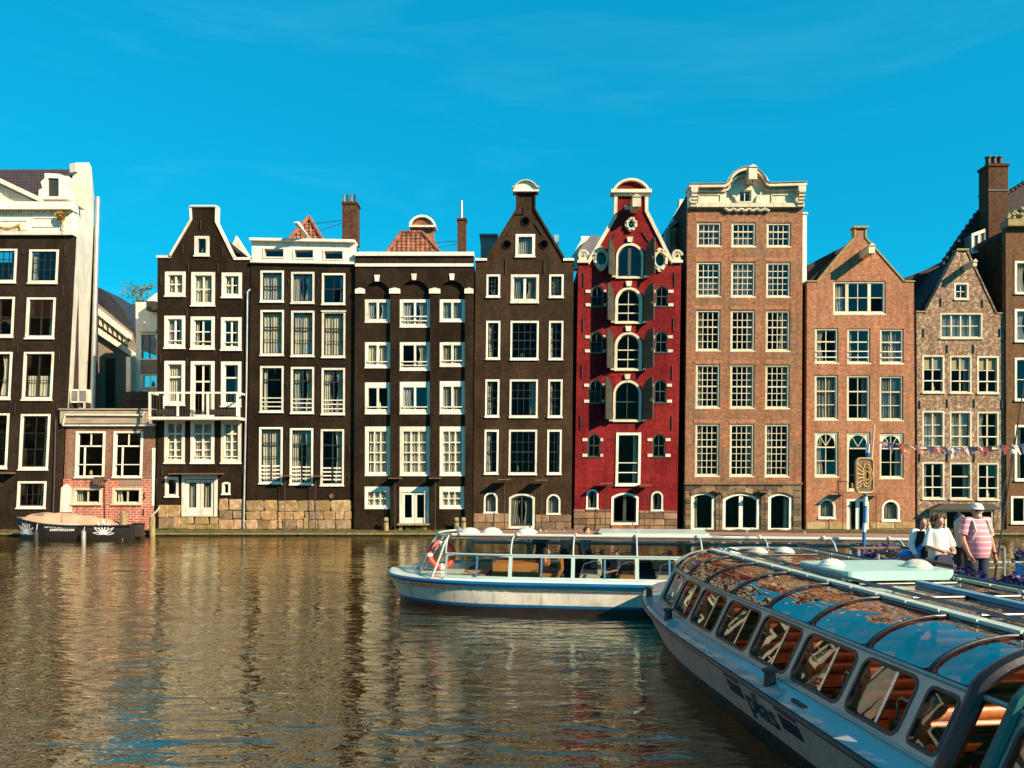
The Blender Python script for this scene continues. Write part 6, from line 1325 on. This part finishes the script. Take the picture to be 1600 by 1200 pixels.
def bunting():
    D = 15.0; a = W(1375, 690, D); m_ = W(1500, 697, 14); b = W(1640, 690, 12); t = thing('bunting', 'string of small coloured pennants hanging across the right houses', 'bunting', a)
    pts = []
    for i in range(41):
        u = i/40; p = a.lerp(b, u); p.z -= .10*math.sin(math.pi*u)*1.0; pts.append(p-a)
    put(MB().path(pts, .008, 4), 'cord', 'cream', t); rnd = random.Random(12); cs = ['f_red', 'f_white', 'f_yel', 'f_blue', 'f_white', 'f_pink', 'f_blue', 'f_white', 'f_red']
    for i in range(46):
        u = i/46; k = u*40; p = pts[int(k)].lerp(pts[min(40, int(k)+1)], k % 1); w = rnd.uniform(.03, .065); L = rnd.uniform(.07, .22); an = rnd.uniform(.0, 1.4); dv = Vector((math.sin(an)*L, rnd.uniform(-.05, .05), -math.cos(an)*L))
        put(MB().hexa([p+Vector((-w, -.003, 0)), p+Vector((w, -.003, 0)), p+dv+Vector((.01, .02, 0)), p+dv+Vector((-.01, .02, 0))], [p+Vector((-w, .003, 0)), p+Vector((w, .003, 0)), p+dv+Vector((.01, .026, 0)), p+dv+Vector((-.01, .026, 0))]), 'pennant', cs[(i*5+i//4) % len(cs)], t)
    m0 = W(1553, 858, 13.8); m1 = W(1612, 520, 13.8); t2 = thing('mast', 'thin dark slanting mast rising past the mottled brick house at the right', 'mast', m0); put(MB().tube((0, 0, -.6), m1-m0, .016, .009, 8), 'spar', 'iron', t2)
    put(MB().path([(0, 0, .3), ((m1-m0).x*.5+.05, .02, (m1-m0).z*.5), m1-m0], .006, 4), 'stay_wire', 'iron', t2)
    l = W(1582, 706, 13.6); t3 = thing('string_light', 'small white bulb hanging under the bunting near the right edge', 'lamp', l); put(MB().lathe([(.01, .05), (.025, .03), (.045, 0), (.035, -.03), (.01, -.045)], n=10), 'bulb', 'letter', t3, True); put(MB().tube((0, 0, .04), (0, 0, .14), .008, n=5), 'wire', 'iron', t3)
bunting()

# ---- sloop at the left
def sloop():
    D = 37.4; a = W(25, 838, D); L = (215-25)/F*D; t = thing('covered_sloop', 'black sloop with beige canvas cover and white lettering moored at the left', 'boat', (a.x, D, 0)); b = .95
    def hb(u, k): return b*(math.sin(math.pi*min(1, .12+u*.9)))**.5*(.75+.25*k) if u > 0 else 0
    def sheer(u): return .98-.55*min(1, u*1.6)*(1-.25*u)+.0*u+(.30 if u < 0 else 0)
    def zz(u): return 1.02-.36*math.sin(math.pi*.5*min(1, u*1.7))
    def hullp(u, v):    # v 0 starboard top .. .5 keel .. 1 port
        k = abs(2*v-1); w = b*min(1, (max(0, u)*3.2))**.6*(1-.25*max(0, u-.7)/.3); sgn = -1 if v < .5 else 1
        x = L*u+(.35*(1-k)*(1-u)**4); return (x, sgn*w*k**.22, -.35+(zz(u)+.35)*k**1.3)
    put(MB().grid(30, 20, lambda u, v: hullp(u, v)), 'hull', 'black_paint', t, 'full')
    put(MB().box(L-.1, L-.04, -b*.7, b*.7, -.2, zz(1)), 'transom', 'black_paint', t)
    put(MB().path([(L*u/30, -b*min(1, (u/30*3.2))**.6*(1-.25*max(0, u/30-.7)/.3)-.02, zz(u/30)) for u in range(31)], .05, 8), 'gunwale', 'boat_black', t, True)
    put(MB().path([(L*u/30, b*min(1, (u/30*3.2))**.6*(1-.25*max(0, u/30-.7)/.3)+.02, zz(u/30)) for u in range(31)], .05, 8), 'gunwale', 'boat_black', t, True)
    def cov(u, v):
        x = L*(.08+.82*u); uu = x/L; w = b*min(1, uu*3.2)**.6*.97; h = .62*math.sin(math.pi*min(1, u**.62))**.8*(1 if u < .5 else 1)
        h = .50*(math.sin(math.pi*u**.7))**.75 if 0 < u < 1 else 0
        a_ = (v*2-1); return (x, a_*w, zz(uu)+.02+h*(1-abs(a_)**2.2)+.014*math.sin(u*40+a_*3)*(1-abs(a_))+.05*mnoise.noise(Vector((u*9, a_*2.5, 1)))*(1-abs(a_)**3))
    cv = put(MB().grid(36, 14, cov), 'canvas_cover', 'canvas', t, 'full')
    def onc(u, v, o=.012): p = Vector(cov(u, v)); return (p.x, p.y-o, p.z+o)
    put(MB().add([onc(.10, .22), onc(.24, .18), onc(.27, .34), onc(.17, .36)], [(0, 1, 2, 3)]), 'cover_window', 'glass_blue', cv)
    put(MB().path([onc(.46-.08*i/8, .05+.4*i/8, .01) for i in range(9)], .012, 5), 'cover_seam', 'rust', cv)
    # lettering, flat on the black side
    def hside(x, z): u = x/L; k = ((z+.35)/(zz(u)+.35))**(1/1.3); w = b*min(1, (max(0, u)*3.2))**.6*(1-.25*max(0, u-.7)/.3); return (x, -w*k**.22-.02, z)
    for txt, px0, px1, py, sz in (('CANNABIS MUSEUM', 88, 140, 822.5, .27), ('AMSTERDAM', 95, 133, 827.5, .15)):
        cu = bpy.data.curves.new('letters', 'FONT'); cu.body = txt; cu.size = sz; cu.offset = .006; to = bpy.data.objects.new('letters', cu); COL.objects.link(to); bpy.context.view_layer.update()
        me = bpy.data.meshes.new_from_object(to.evaluated_get(bpy.context.evaluated_depsgraph_get())); bpy.data.objects.remove(to); xs = [v.co.x for v in me.vertices]; x0, x1 = min(xs), max(xs)
        wa, wb = (px0-25)/F*D, (px1-25)/F*D; zb = CH-(py-YH)/F*D
        for v in me.vertices: v.co = hside(wa+(v.co.x-x0)/(x1-x0)*(wb-wa), zb+v.co.y)
        me.materials.append(M['letter']); o = bpy.data.objects.new('lettering', me); COL.objects.link(o); o.parent = t
    for cx0, r in ((52, .72), (176, .72)):
        mb = MB(); cx = (cx0-25)/F*D; cz = CH-(833-YH)/F*D
        for an, l in ((-80, .7), (-48, .85), (-20, .95), (4, 1.05), (28, .95), (56, .85), (84, .7)):
            a_ = R(an); dx, dz = math.sin(a_), math.cos(a_); nx, nz2 = dz, -dx; pts = [(0, 0), (.32, .10), (.62, .11), (1, 0), (.62, -.11), (.32, -.10)]
            ol = [(cx+r*l*(dx*p+nx*q), cz+r*l*(dz*p+nz2*q)) for p, q in pts]; il = [(cx+r*l*(dx*p+nx*q), cz+r*l*(dz*p+nz2*q)) for p, q in [(.28, 0), (.4, .05), (.62, .055), (.82, 0), (.62, -.055), (.4, -.05)]]
            mb.slab(ol, [il], lambda a1, b1, d: (lambda p: (p[0], p[1]-d, p[2]))(hside(a1, b1)), 0, .008)
        put(mb, 'leaf_emblem', 'letter', t)
    for px in (78, 150):
        x = (px-25)/F*D; f = put(MB().lathe([(.02, -.28), (.10, -.22), (.11, 0), (.10, .2), (.03, .27)], (x, -b-.13, .22), 12), 'fender', 'zinc' if px == 150 else 'iron', t, True); put(MB().tube((x, -b-.1, .48), (x, -b-.03, zz(x/L)), .012, n=5), 'fender_rope', 'letter', f)
    m = MB().box(L-.05, L+.25, -.2, .2, .1, .62).box(L+.02, L+.12, -.06, .06, -.5, .1); put(m, 'outboard_motor', 'iron', t)
    put(MB().path([(L-.5+.1*math.cos(i), -.4+.1*math.sin(i), .72+.02*i) for i in range(12)], .03, 5), 'rope_coil', 'cloth_beige', t)
    q = W(193, 842, 36.9); t2 = thing('mooring_post', 'tall greenish mooring post standing in front of the covered sloop', 'post', (q.x, q.y, 0)); put(MB().lathe([(.15, -1), (.16, .4), (.145, 1.1), (.13, 1.35), (.10, 1.38)], n=9), 'shaft', 'wood_post', t2); put(MB().lathe([(.165, .1), (.17, .16), (.165, .2)], n=9), 'band', 'quay', t2)
    q = W(238, 830, 38.5); t3 = thing('mooring_post', 'short mooring post with a white pipe at the corner of the brick extension', 'post', (q.x, q.y, 0)); put(MB().lathe([(.14, -1), (.14, 1.0), (.12, 1.05)], n=9), 'shaft', 'wood_post', t3); put(MB().tube((0, -.1, 1.0), (.45, -.2, 1.45), .05, n=8), 'pipe', 'white', t3, True)
sloop()

# ------------------------------------------------------------------ people
def skin_mesh(name, nodes, edges, m, parent, sub=2, extra=None, flat=1.0):
    me = bpy.data.meshes.new(name); me.from_pydata([n[:3] for n in nodes], edges, []); o = bpy.data.objects.new(name, me); COL.objects.link(o)
    md = o.modifiers.new('s', 'SKIN'); o.modifiers.new('u', 'SUBSURF').levels = sub; o.modifiers['u'].render_levels = sub
    sv = me.skin_vertices[0].data
    for i, n in enumerate(nodes): sv[i].radius = (n[3], n[3] if len(n) < 5 else n[4]); sv[i].use_root = (i == 0)
    bpy.context.view_layer.update()
    em = bpy.data.meshes.new_from_object(o.evaluated_get(bpy.context.evaluated_depsgraph_get())); bpy.data.objects.remove(o)
    if extra:
        bm = bmesh.new(); bm.from_mesh(em)
        t = bpy.data.meshes.new('t'); t.from_pydata(extra.v, [], extra.f); bm.from_mesh(t); bmesh.ops.recalc_face_normals(bm, faces=bm.faces); bm.to_mesh(em); bm.free()
    em.materials.clear(); em.materials.append(M[m]); em.polygons.foreach_set('use_smooth', [True]*len(em.polygons))
    r = bpy.data.objects.new(name, em); COL.objects.link(r); r.parent = parent; return r
def ell(mb, c, rx, ry, rz, nu=18, nv=12, fn=None):
    def f(u, v):
        a, b = 2*math.pi*u, math.pi*v; d = Vector((math.cos(a)*math.sin(b), math.sin(a)*math.sin(b), math.cos(b))); k = fn(d) if fn else 1
        return (c[0]+rx*d.x*k, c[1]+ry*d.y*k, c[2]+rz*d.z*k)
    mb.grid(nu, nv, f, True); return mb
def rings(mb, rs, n=20):
    """rs: (z, rx, ry, cx, cy)"""
    k = len(rs); vs = [(r[3]+r[1]*math.cos(2*math.pi*j/n), r[4]+r[2]*math.sin(2*math.pi*j/n), r[0]) for r in rs for j in range(n)]
    fs = [(i*n+j, i*n+(j+1) % n, (i+1)*n+(j+1) % n, (i+1)*n+j) for i in range(k-1) for j in range(n)]+[tuple(reversed(range(n))), tuple(range((k-1)*n, k*n))]
    return mb.add(vs, fs)
def hand(nodes, edges, wi, wrist, d, side, curl=.4):
    """palm and five fingers after wrist vertex wi, pointing along d"""
    d = Vector(d).normalized(); s_ = Vector((side, 0, 0)); s_ = (s_-d*s_.dot(d)).normalized(); f = d.cross(s_)
    if f.y > 0: f = -f
    w = Vector(wrist); p = w+d*.055; nodes.append((*p, .030)); pi = len(nodes)-1; edges.append((wi, pi))
    for k, (o, L) in enumerate(((-.030, .060), (-.010, .072), (.010, .068), (.029, .054))):
        b = p+d*.03+f*o*1.0+s_*0; m_ = b+d*L*.55+s_*-.010*curl; e = m_+d*L*.45-s_*.030*curl
        n0 = len(nodes); nodes += [(*b, .0095), (*m_, .0085), (*e, .007)]; edges += [(pi, n0), (n0, n0+1), (n0+1, n0+2)]
    b = w+d*.03+f*-.035; n0 = len(nodes); nodes += [(*b, .012), (*(b+d*.03+f*-.02), .010), (*(b+d*.055+f*-.024), .008)]; edges += [(wi, n0), (n0, n0+1), (n0+1, n0+2)]
def person(label, loc, rz, H, pose, look, group='people on the jetty', cat='person'):
    """H height; pose: dict with joint points as fractions of a 1.75 m figure facing -y"""
    t = thing('person', label, cat, loc, rz, group); t.scale = (H/1.75,)*3
    j = dict(hipL=(-.095, 0, .93), hipR=(.095, 0, .93), kneeL=(-.10, -.01, .50), kneeR=(.10, -.01, .50), ankL=(-.10, .02, .09), ankR=(.10, .02, .09),
             pel=(0, 0, .98), waist=(0, 0, 1.10), chest=(0, .005, 1.30), neck=(0, .01, 1.475), head=(0, -.01, 1.58), shL=(-.185, .01, 1.42), shR=(.185, .01, 1.42),
             elL=(-.25, .03, 1.14), elR=(.25, .03, 1.14), wrL=(-.27, -.04, .90), wrR=(.27, -.04, .90), hdL=(0, -.1, -1), hdR=(0, -.1, -1)); j.update(pose)
    fat = look.get('fat', 1.0); N = []; E = []
    def add(p, r, par=None):
        N.append((*p, r)); 
        if par is not None: E.append((par, len(N)-1))
        return len(N)-1
    pe = add(j['pel'], .115*fat); wa = add(j['waist'], .105*fat, pe); ch = add(j['chest'], .125*fat, wa); nb = add(j['neck'], .058, ch); hd = add((j['neck'][0], j['neck'][1]-.005, j['neck'][2]+.06), .052, nb)
    for s_ in 'LR':
        sh = add(j['sh'+s_], .055, ch); el = add(j['el'+s_], .040, sh); wr = add(j['wr'+s_], .026, el); hand(N, E, wr, j['wr'+s_], j['hd'+s_], -1 if s_ == 'L' else 1, look.get('curl', .5))
        hp = add(j['hip'+s_], .092, pe); kn = add(j['knee'+s_], .060, hp); an = add(j['ank'+s_], .042, kn); a = Vector(j['ank'+s_]); add(a+Vector((0, -.06, -.055)), .038, an); add(a+Vector((0, -.16, -.062)), .030, len(N)-1)
    hx = MB(); c = Vector(j['head']); hr = look.get('turn', 0)
    ell(hx, c, .074, .092, .115, 20, 16, lambda d: 1-.16*max(0, -d.z)**1.5*(abs(d.x)+.3)); tmp = MB()
    tmp.add([(-.013, -.088, .012), (.013, -.088, .012), (.017, -.090, -.026), (-.017, -.090, -.026), (0, -.118, -.022), (0, -.095, .02)], [(0, 1, 5), (0, 5, 4, 3), (1, 2, 4, 5), (3, 4, 2)])
    ell(tmp, (-.076, .0, -.005), .012, .022, .030, 8, 6); ell(tmp, (.076, .0, -.005), .012, .022, .030, 8, 6); ell(tmp, (0, -.080, -.085), .030, .022, .024, 8, 6)
    hx.add([Vector(v)+c for v in tmp.v], tmp.f)
    ca, sa = math.cos(hr), math.sin(hr); hx.v = [(c.x+(v[0]-c.x)*ca-(v[1]-c.y)*sa, c.y+(v[0]-c.x)*sa+(v[1]-c.y)*ca, v[2]) for v in hx.v]
    rot = lambda x, y, z: (c.x+x*ca-y*sa, c.y+x*sa+y*ca, c.z+z)
    body = skin_mesh('body', N, E, look['skin'], t, 2, hx)
    fm = MB(); 
    for sx in (-1, 1): ell(fm, rot(sx*.030, -.084, .014), .011, .007, .007, 8, 6)
    put(fm, 'eyes', 'hair_dark', t, True) if not look.get('shades') else put(MB().add([rot(*p) for p in ((-.058, -.082, .030), (-.008, -.099, .030), (-.012, -.098, -.004), (-.05, -.086, -.004), (.008, -.099, .030), (.058, -.082, .030), (.05, -.086, -.004), (.012, -.098, -.004))], [(0, 1, 2, 3), (4, 5, 6, 7)]), 'sunglasses', 'boat_black', t)
    mm = MB(); ell(mm, rot(0, -.0875, -.048), .022, .007, .006, 8, 6); put(mm, 'mouth', 'red_print' if look.get('lips') else 'skin_tan', t, True)
    look['hair'](t, rot); look['clothes'](t, j, fat)
    return t
def sleeve(t, j, s_, m, k=1.0, full=False, r=.062, nm='sleeve'):
    a, b, w = Vector(j['sh'+s_]), Vector(j['el'+s_]), Vector(j['wr'+s_]); e = a.lerp(b, k) if not full else b; c0 = Vector(j['chest'])+Vector((0, 0, .08))
    pts = [c0.lerp(a, .55)+Vector((0, 0, .01)), a+Vector((0, 0, .005)), a.lerp(e, .5), e]; rs = [r*1.15, r*1.1, r*.98, r*.95]
    if full: pts += [b.lerp(w, .5), b.lerp(w, .93)]; rs += [r*.82, r*.7]
    return put(MB().path(pts, rs, 12), nm, m, t, True)
def trousers(t, j, m, r=.105, nm='trousers', k=.96):
    mb = MB(); rings(mb, [(j['pel'][2]-.10, .165, .115, 0, 0), (j['pel'][2]-.02, .175, .125, 0, 0), (j['pel'][2]+.07, .158, .118, 0, 0)])
    for s_ in 'LR': h, kn, a = Vector(j['hip'+s_]), Vector(j['knee'+s_]), Vector(j['ank'+s_]); mb.path([h+Vector((0, 0, .02)), h.lerp(kn, .5), kn, kn.lerp(a, .5), kn.lerp(a, k)], [r, r*.86, r*.72, r*.62, r*.62], 12)
    return put(mb, nm, m, t, True)
def shoes(t, j, m):
    for s_ in 'LR': a = Vector(j['ank'+s_]); mb = MB(); ell(mb, a+Vector((0, -.07, -.055)), .048, .125, .045, 12, 8); put(mb, 'shoe', m, t, True)
def torso(t, j, m, rs, nm): return put(rings(MB(), rs, 24), nm, m, t, True)
# man, pink polo
def hair_cap(t, rot):
    mb = MB(); ell(mb, rot(0, .012, .03), .083, .095, .088, 22, 12, lambda d: 1 if d.z > -.15 else .9); put(mb, 'hair', 'hair_grey', t, True)
    c = MB(); rings(c, [(rot(0, 0, .045)[2], .084, .098, *rot(0, .005, 0)[:2]), (rot(0, 0, .075)[2], .083, .096, *rot(0, .006, 0)[:2]), (rot(0, 0, .108)[2], .066, .078, *rot(0, .008, 0)[:2]), (rot(0, 0, .125)[2], .035, .04, *rot(0, .008, 0)[:2]), (rot(0, 0, .13)[2], .01, .01, *rot(0, .008, 0)[:2])], 22); cp = put(c, 'cap', 'cloth_white', t, True)
    put(MB().grid(10, 5, lambda u, v: rot((u*2-1)*(.080-.020*v), -.070-.115*v*math.sqrt(max(0, 1-(u*2-1)**2*.75)), .052-.018*v)), 'cap_peak', 'cloth_white', cp, 'full')
    b = MB(); ell(b, rot(0, -.050, -.075), .058, .052, .050, 14, 10); put(b, 'beard', 'hair_grey', t, True)
def clothes_man(t, j, f):
    torso(t, j, 'polo', [(.86, .180, .15, 0, -.01), (.93, .186, .165, 0, -.02), (1.05, .188, .18, 0, -.035), (1.18, .186, .17, 0, -.025), (1.30, .190, .148, 0, -.005), (1.40, .182, .112, 0, .005), (1.455, .125, .085, 0, .01), (1.49, .072, .066, 0, .01)], 'polo_shirt')
    for s_ in 'LR': sleeve(t, j, s_, 'polo', .80, r=.075)
    cl_ = put(MB().add([(-.07, -.062, 1.475), (-.005, -.085, 1.42), (-.05, -.098, 1.405), (-.10, -.055, 1.455), (.07, -.062, 1.475), (.005, -.085, 1.42), (.05, -.098, 1.405), (.10, -.055, 1.455)], [(0, 1, 2, 3), (4, 5, 6, 7)]), 'collar', 'polo', t)
    for s_ in (-1, 1): put(MB().path([(s_*.15, .12, 1.20), (s_*.145, .10, 1.42), (s_*.14, .0, 1.475), (s_*.13, -.09, 1.42), (s_*.135, -.15, 1.28), (s_*.16, -.10, 1.14)], .018, 6), 'rucksack_strap', 'cloth_beige', t)
    put(MB().slab([(-.16, 1.0), (-.17, 1.4), (-.1, 1.46), (.1, 1.46), (.17, 1.4), (.16, 1.0)], [], lambda a, b, d: (a, d, b), .12, .28), 'rucksack', 'cloth_beige', t)
    trousers(t, j, 'cloth_navy', .112); shoes(t, j, 'cloth_black')
    put(MB().tube(Vector(j['wrR'])+Vector((0, 0, .02)), Vector(j['wrR'])+Vector((0, 0, .045)), .034, n=12), 'watch', 'cloth_black', t)
person('man in white cap, sunglasses and pink striped polo shirt standing on the jetty', (7.80, 12.9, .735), R(10), 1.87,
       dict(elL=(-.265, -.02, 1.16), wrL=(-.27, -.16, .93), hdL=(.1, -.5, -.8), elR=(.27, .02, 1.14), wrR=(.29, -.05, .89), hdR=(.05, -.1, -1), shL=(-.18, .01, 1.42), shR=(.18, .01, 1.42)),
       dict(skin='skin_tan', fat=1.15, hair=hair_cap, clothes=clothes_man, turn=R(-22), shades=True))
def hair_curly(t, rot):
    mb = MB(); rnd = random.Random(3)
    for i in range(120):
        a = rnd.uniform(0, 6.283); z = rnd.uniform(-.09, .12); 
        if math.sin(a) < -.45 and z < .055: continue
        r = .098*math.sqrt(max(.1, 1-(z/.15)**2))+rnd.uniform(-.006, .016); q = rot(r*math.cos(a)*1.06, r*math.sin(a)*1.05+.012, z+.01); ell(mb, q, .024, .024, .024, 7, 5)
    ell(mb, rot(0, .025, .025), .090, .092, .105, 14, 10); put(mb, 'hair', 'hair_auburn', t, True)
def clothes_w1(t, j, f):
    torso(t, j, 'cloth_white', [(.93, .172, .135, 0, -.01), (1.0, .180, .14, 0, -.01), (1.12, .166, .135, 0, -.01), (1.25, .165, .13, 0, -.01), (1.36, .168, .115, 0, .0), (1.43, .14, .09, 0, .005), (1.465, .085, .065, 0, .01)], 'blouse')
    for s_ in 'LR':
        a, b = Vector(j['sh'+s_]), Vector(j['el'+s_]); put(MB().path([Vector(j['chest'])+Vector((0, 0, .05)), a, a.lerp(b, .5), b], [.07, .062, .068, .085], 14), 'wide_sleeve', 'cloth_white', t, True)
    trousers(t, j, 'cloth_beige', .115); shoes(t, j, 'cloth_white')
    put(MB().slab([(-.20, .60), (-.23, .85), (-.17, 1.0), (.06, 1.02), (.12, .80), (.03, .62), (-.08, .56)], [], lambda a, b, d: (a, d, b), -.24, -.16), 'shoulder_bag', 'cloth_navy', t)
person('woman with curly auburn hair, white blouse and beige trousers beside the man', (7.16, 12.9, .735), R(8), 1.68,
       dict(elL=(-.225, -.03, 1.15), wrL=(-.10, -.22, 1.08), hdL=(1, -.15, -.1), shL=(-.165, .01, 1.41), shR=(.165, .01, 1.41), elR=(.24, -.03, 1.14), wrR=(.16, -.22, 1.05), hdR=(-1, -.1, -.1)),
       dict(skin='skin', fat=.95, hair=hair_curly, clothes=clothes_w1, turn=R(-6), lips=True))
def hair_long(t, rot):
    mb = MB(); ell(mb, rot(0, .02, .022), .090, .100, .112, 20, 12)
    for i in range(26):
        a = R(-35+i*250/25); x, y = .078*math.cos(a), .085*math.sin(a)+.01; mb.path([rot(x, y, .06), rot(x*1.12, y*1.1, -.08), rot(x*1.2, y*1.0, -.22), rot(x*1.1, y*.9, -.33+.02*math.sin(i*2))], [.02, .024, .022, .008], 6)
    put(mb, 'hair', 'hair_dark', t, True)
def clothes_w2(t, j, f):
    torso(t, j, 'cloth_white', [(.95, .165, .118, 0, 0), (1.10, .152, .112, 0, 0), (1.28, .165, .125, 0, 0), (1.40, .168, .10, 0, 0), (1.46, .08, .065, 0, .01)], 'top')
    for s_ in 'LR': sleeve(t, j, s_, 'cloth_white', 1, True, .060)
    for s_ in (-1, 1): put(MB().grid(8, 10, lambda u, v: (s_*(.05+.12*math.sin(u*1.6)), -.135+.14*u*u+.012*math.sin(v*9), 1.44-.62*v)), 'open_vest', 'cloth_black', t, 'full')
    trousers(t, j, 'cloth_black', .10); shoes(t, j, 'cloth_black')
person('woman with long dark hair, white sleeves and open black vest at the railing', (7.26, 13.6, .735), R(16), 1.60,
       dict(elL=(-.30, -.04, 1.16), wrL=(-.34, -.22, .98), hdL=(-.1, -.7, -.7), elR=(.24, .02, 1.14), wrR=(.22, -.12, .95)),
       dict(skin='skin', fat=.88, hair=hair_long, clothes=clothes_w2, turn=R(-10)))
def clothes_dark(t, j, f):
    torso(t, j, 'cloth_black', [(.88, .18, .13, 0, 0), (1.10, .165, .125, 0, 0), (1.28, .185, .13, 0, 0), (1.40, .18, .105, 0, 0), (1.46, .085, .07, 0, .01)], 'jacket')
    for s_ in 'LR': sleeve(t, j, s_, 'cloth_black', 1, True, .064)
    trousers(t, j, 'cloth_black'); shoes(t, j, 'cloth_black')
def hair_short(m):
    def f(t, rot): mb = MB(); ell(mb, rot(0, .018, .032), .084, .092, .096, 18, 12); put(mb, 'hair', m, t, True)
    return f
person('person in dark jacket half hidden between the blouse woman and the capped man', (8.45, 14.5, .735), R(70), 1.62,
       dict(), dict(skin='skin', fat=.95, hair=hair_short('hair_dark'), clothes=clothes_dark, turn=0))
# passengers of the far boat
def rider(label, y, x, rz, look, z=.42, H=1.6, sit=True, pose=None, turn=0):
    c = FBt.root.matrix_basis @ Vector((x, y, 0)); dz = .52
    p = dict(hipL=(-.095, 0, .93-dz+.0), hipR=(.095, 0, .93-dz), pel=(0, .02, .98-dz), waist=(0, .02, 1.10-dz), chest=(0, .01, 1.30-dz), neck=(0, .01, 1.475-dz), head=(0, -.01, 1.58-dz),
             shL=(-.185, .01, 1.42-dz), shR=(.185, .01, 1.42-dz), elL=(-.24, -.05, 1.14-dz), elR=(.24, -.05, 1.14-dz), wrL=(-.16, -.25, 1.08-dz), wrR=(.16, -.25, 1.08-dz), hdL=(.2, -1, 0), hdR=(-.2, -1, 0),
             kneeL=(-.11, -.42, .95-dz), kneeR=(.11, -.42, .95-dz), ankL=(-.11, -.44, .09), ankR=(.11, -.44, .09)) if sit else {}
    p.update(pose or {})
    def cl(t, j, f):
        d = -dz if sit else 0
        torso(t, j, look['top'], [(.92+d, .17, .125, 0, .01), (1.10+d, .158, .122, 0, .01), (1.28+d, .182, .128, 0, 0), (1.40+d, .176, .102, 0, 0), (1.46+d, .082, .068, 0, .01)], 'shirt')
        for s_ in 'LR': sleeve(t, j, s_, look['top'], .9, False, .062)
        mb = MB(); rings(mb, [(j['pel'][2]-.10, .165, .125, 0, 0), (j['pel'][2]+.05, .158, .122, 0, 0)])
        for s_ in 'LR': mb.path([j['hip'+s_], Vector(j['hip'+s_]).lerp(Vector(j['knee'+s_]), .5), j['knee'+s_], Vector(j['knee'+s_]).lerp(Vector(j['ank'+s_]), .9)], [.10, .09, .078, .062], 10)
        put(mb, 'trousers', look.get('legs', 'cloth_navy'), t, True); shoes(t, j, 'cloth_black')
    return person(label, (c.x, c.y, z), rz, H, p, dict(skin='skin', hair=hair_short(look['hairm']) if look.get('hairm') != 'long' else hair_long, clothes=cl, turn=turn), 'passengers aboard the far boat')
rider('passenger in pale blue shirt standing in the far boat right of the middle post', 12.1, -.3, R(60), dict(top='cloth_blue', hairm='hair_dark'), .42, 1.42, False)
rider('passenger in white shirt with dark hair standing beside the pale blue one', 12.65, .45, R(-60), dict(top='cloth_white', hairm='hair_dark'), .42, 1.36, False)
rider('seated passenger with long dark hair and brown top in the far boat', 13.0, -1.05, R(80), dict(top='leather', hairm='long'), .36, 1.5)
rider('passenger in dark clothes raising an arm to the window of the far boat', 13.25, .2, R(-20), dict(top='cloth_black', hairm='hair_dark'), .42, 1.36, False, dict(elR=(.30, -.1, 1.30), wrR=(.28, -.25, 1.50), hdR=(0, -.2, 1)))
rider('seated passenger in navy top facing right at the second window of the far boat', 11.4, -1.0, R(-80), dict(top='cloth_navy', hairm='hair_auburn'), .36, 1.5)
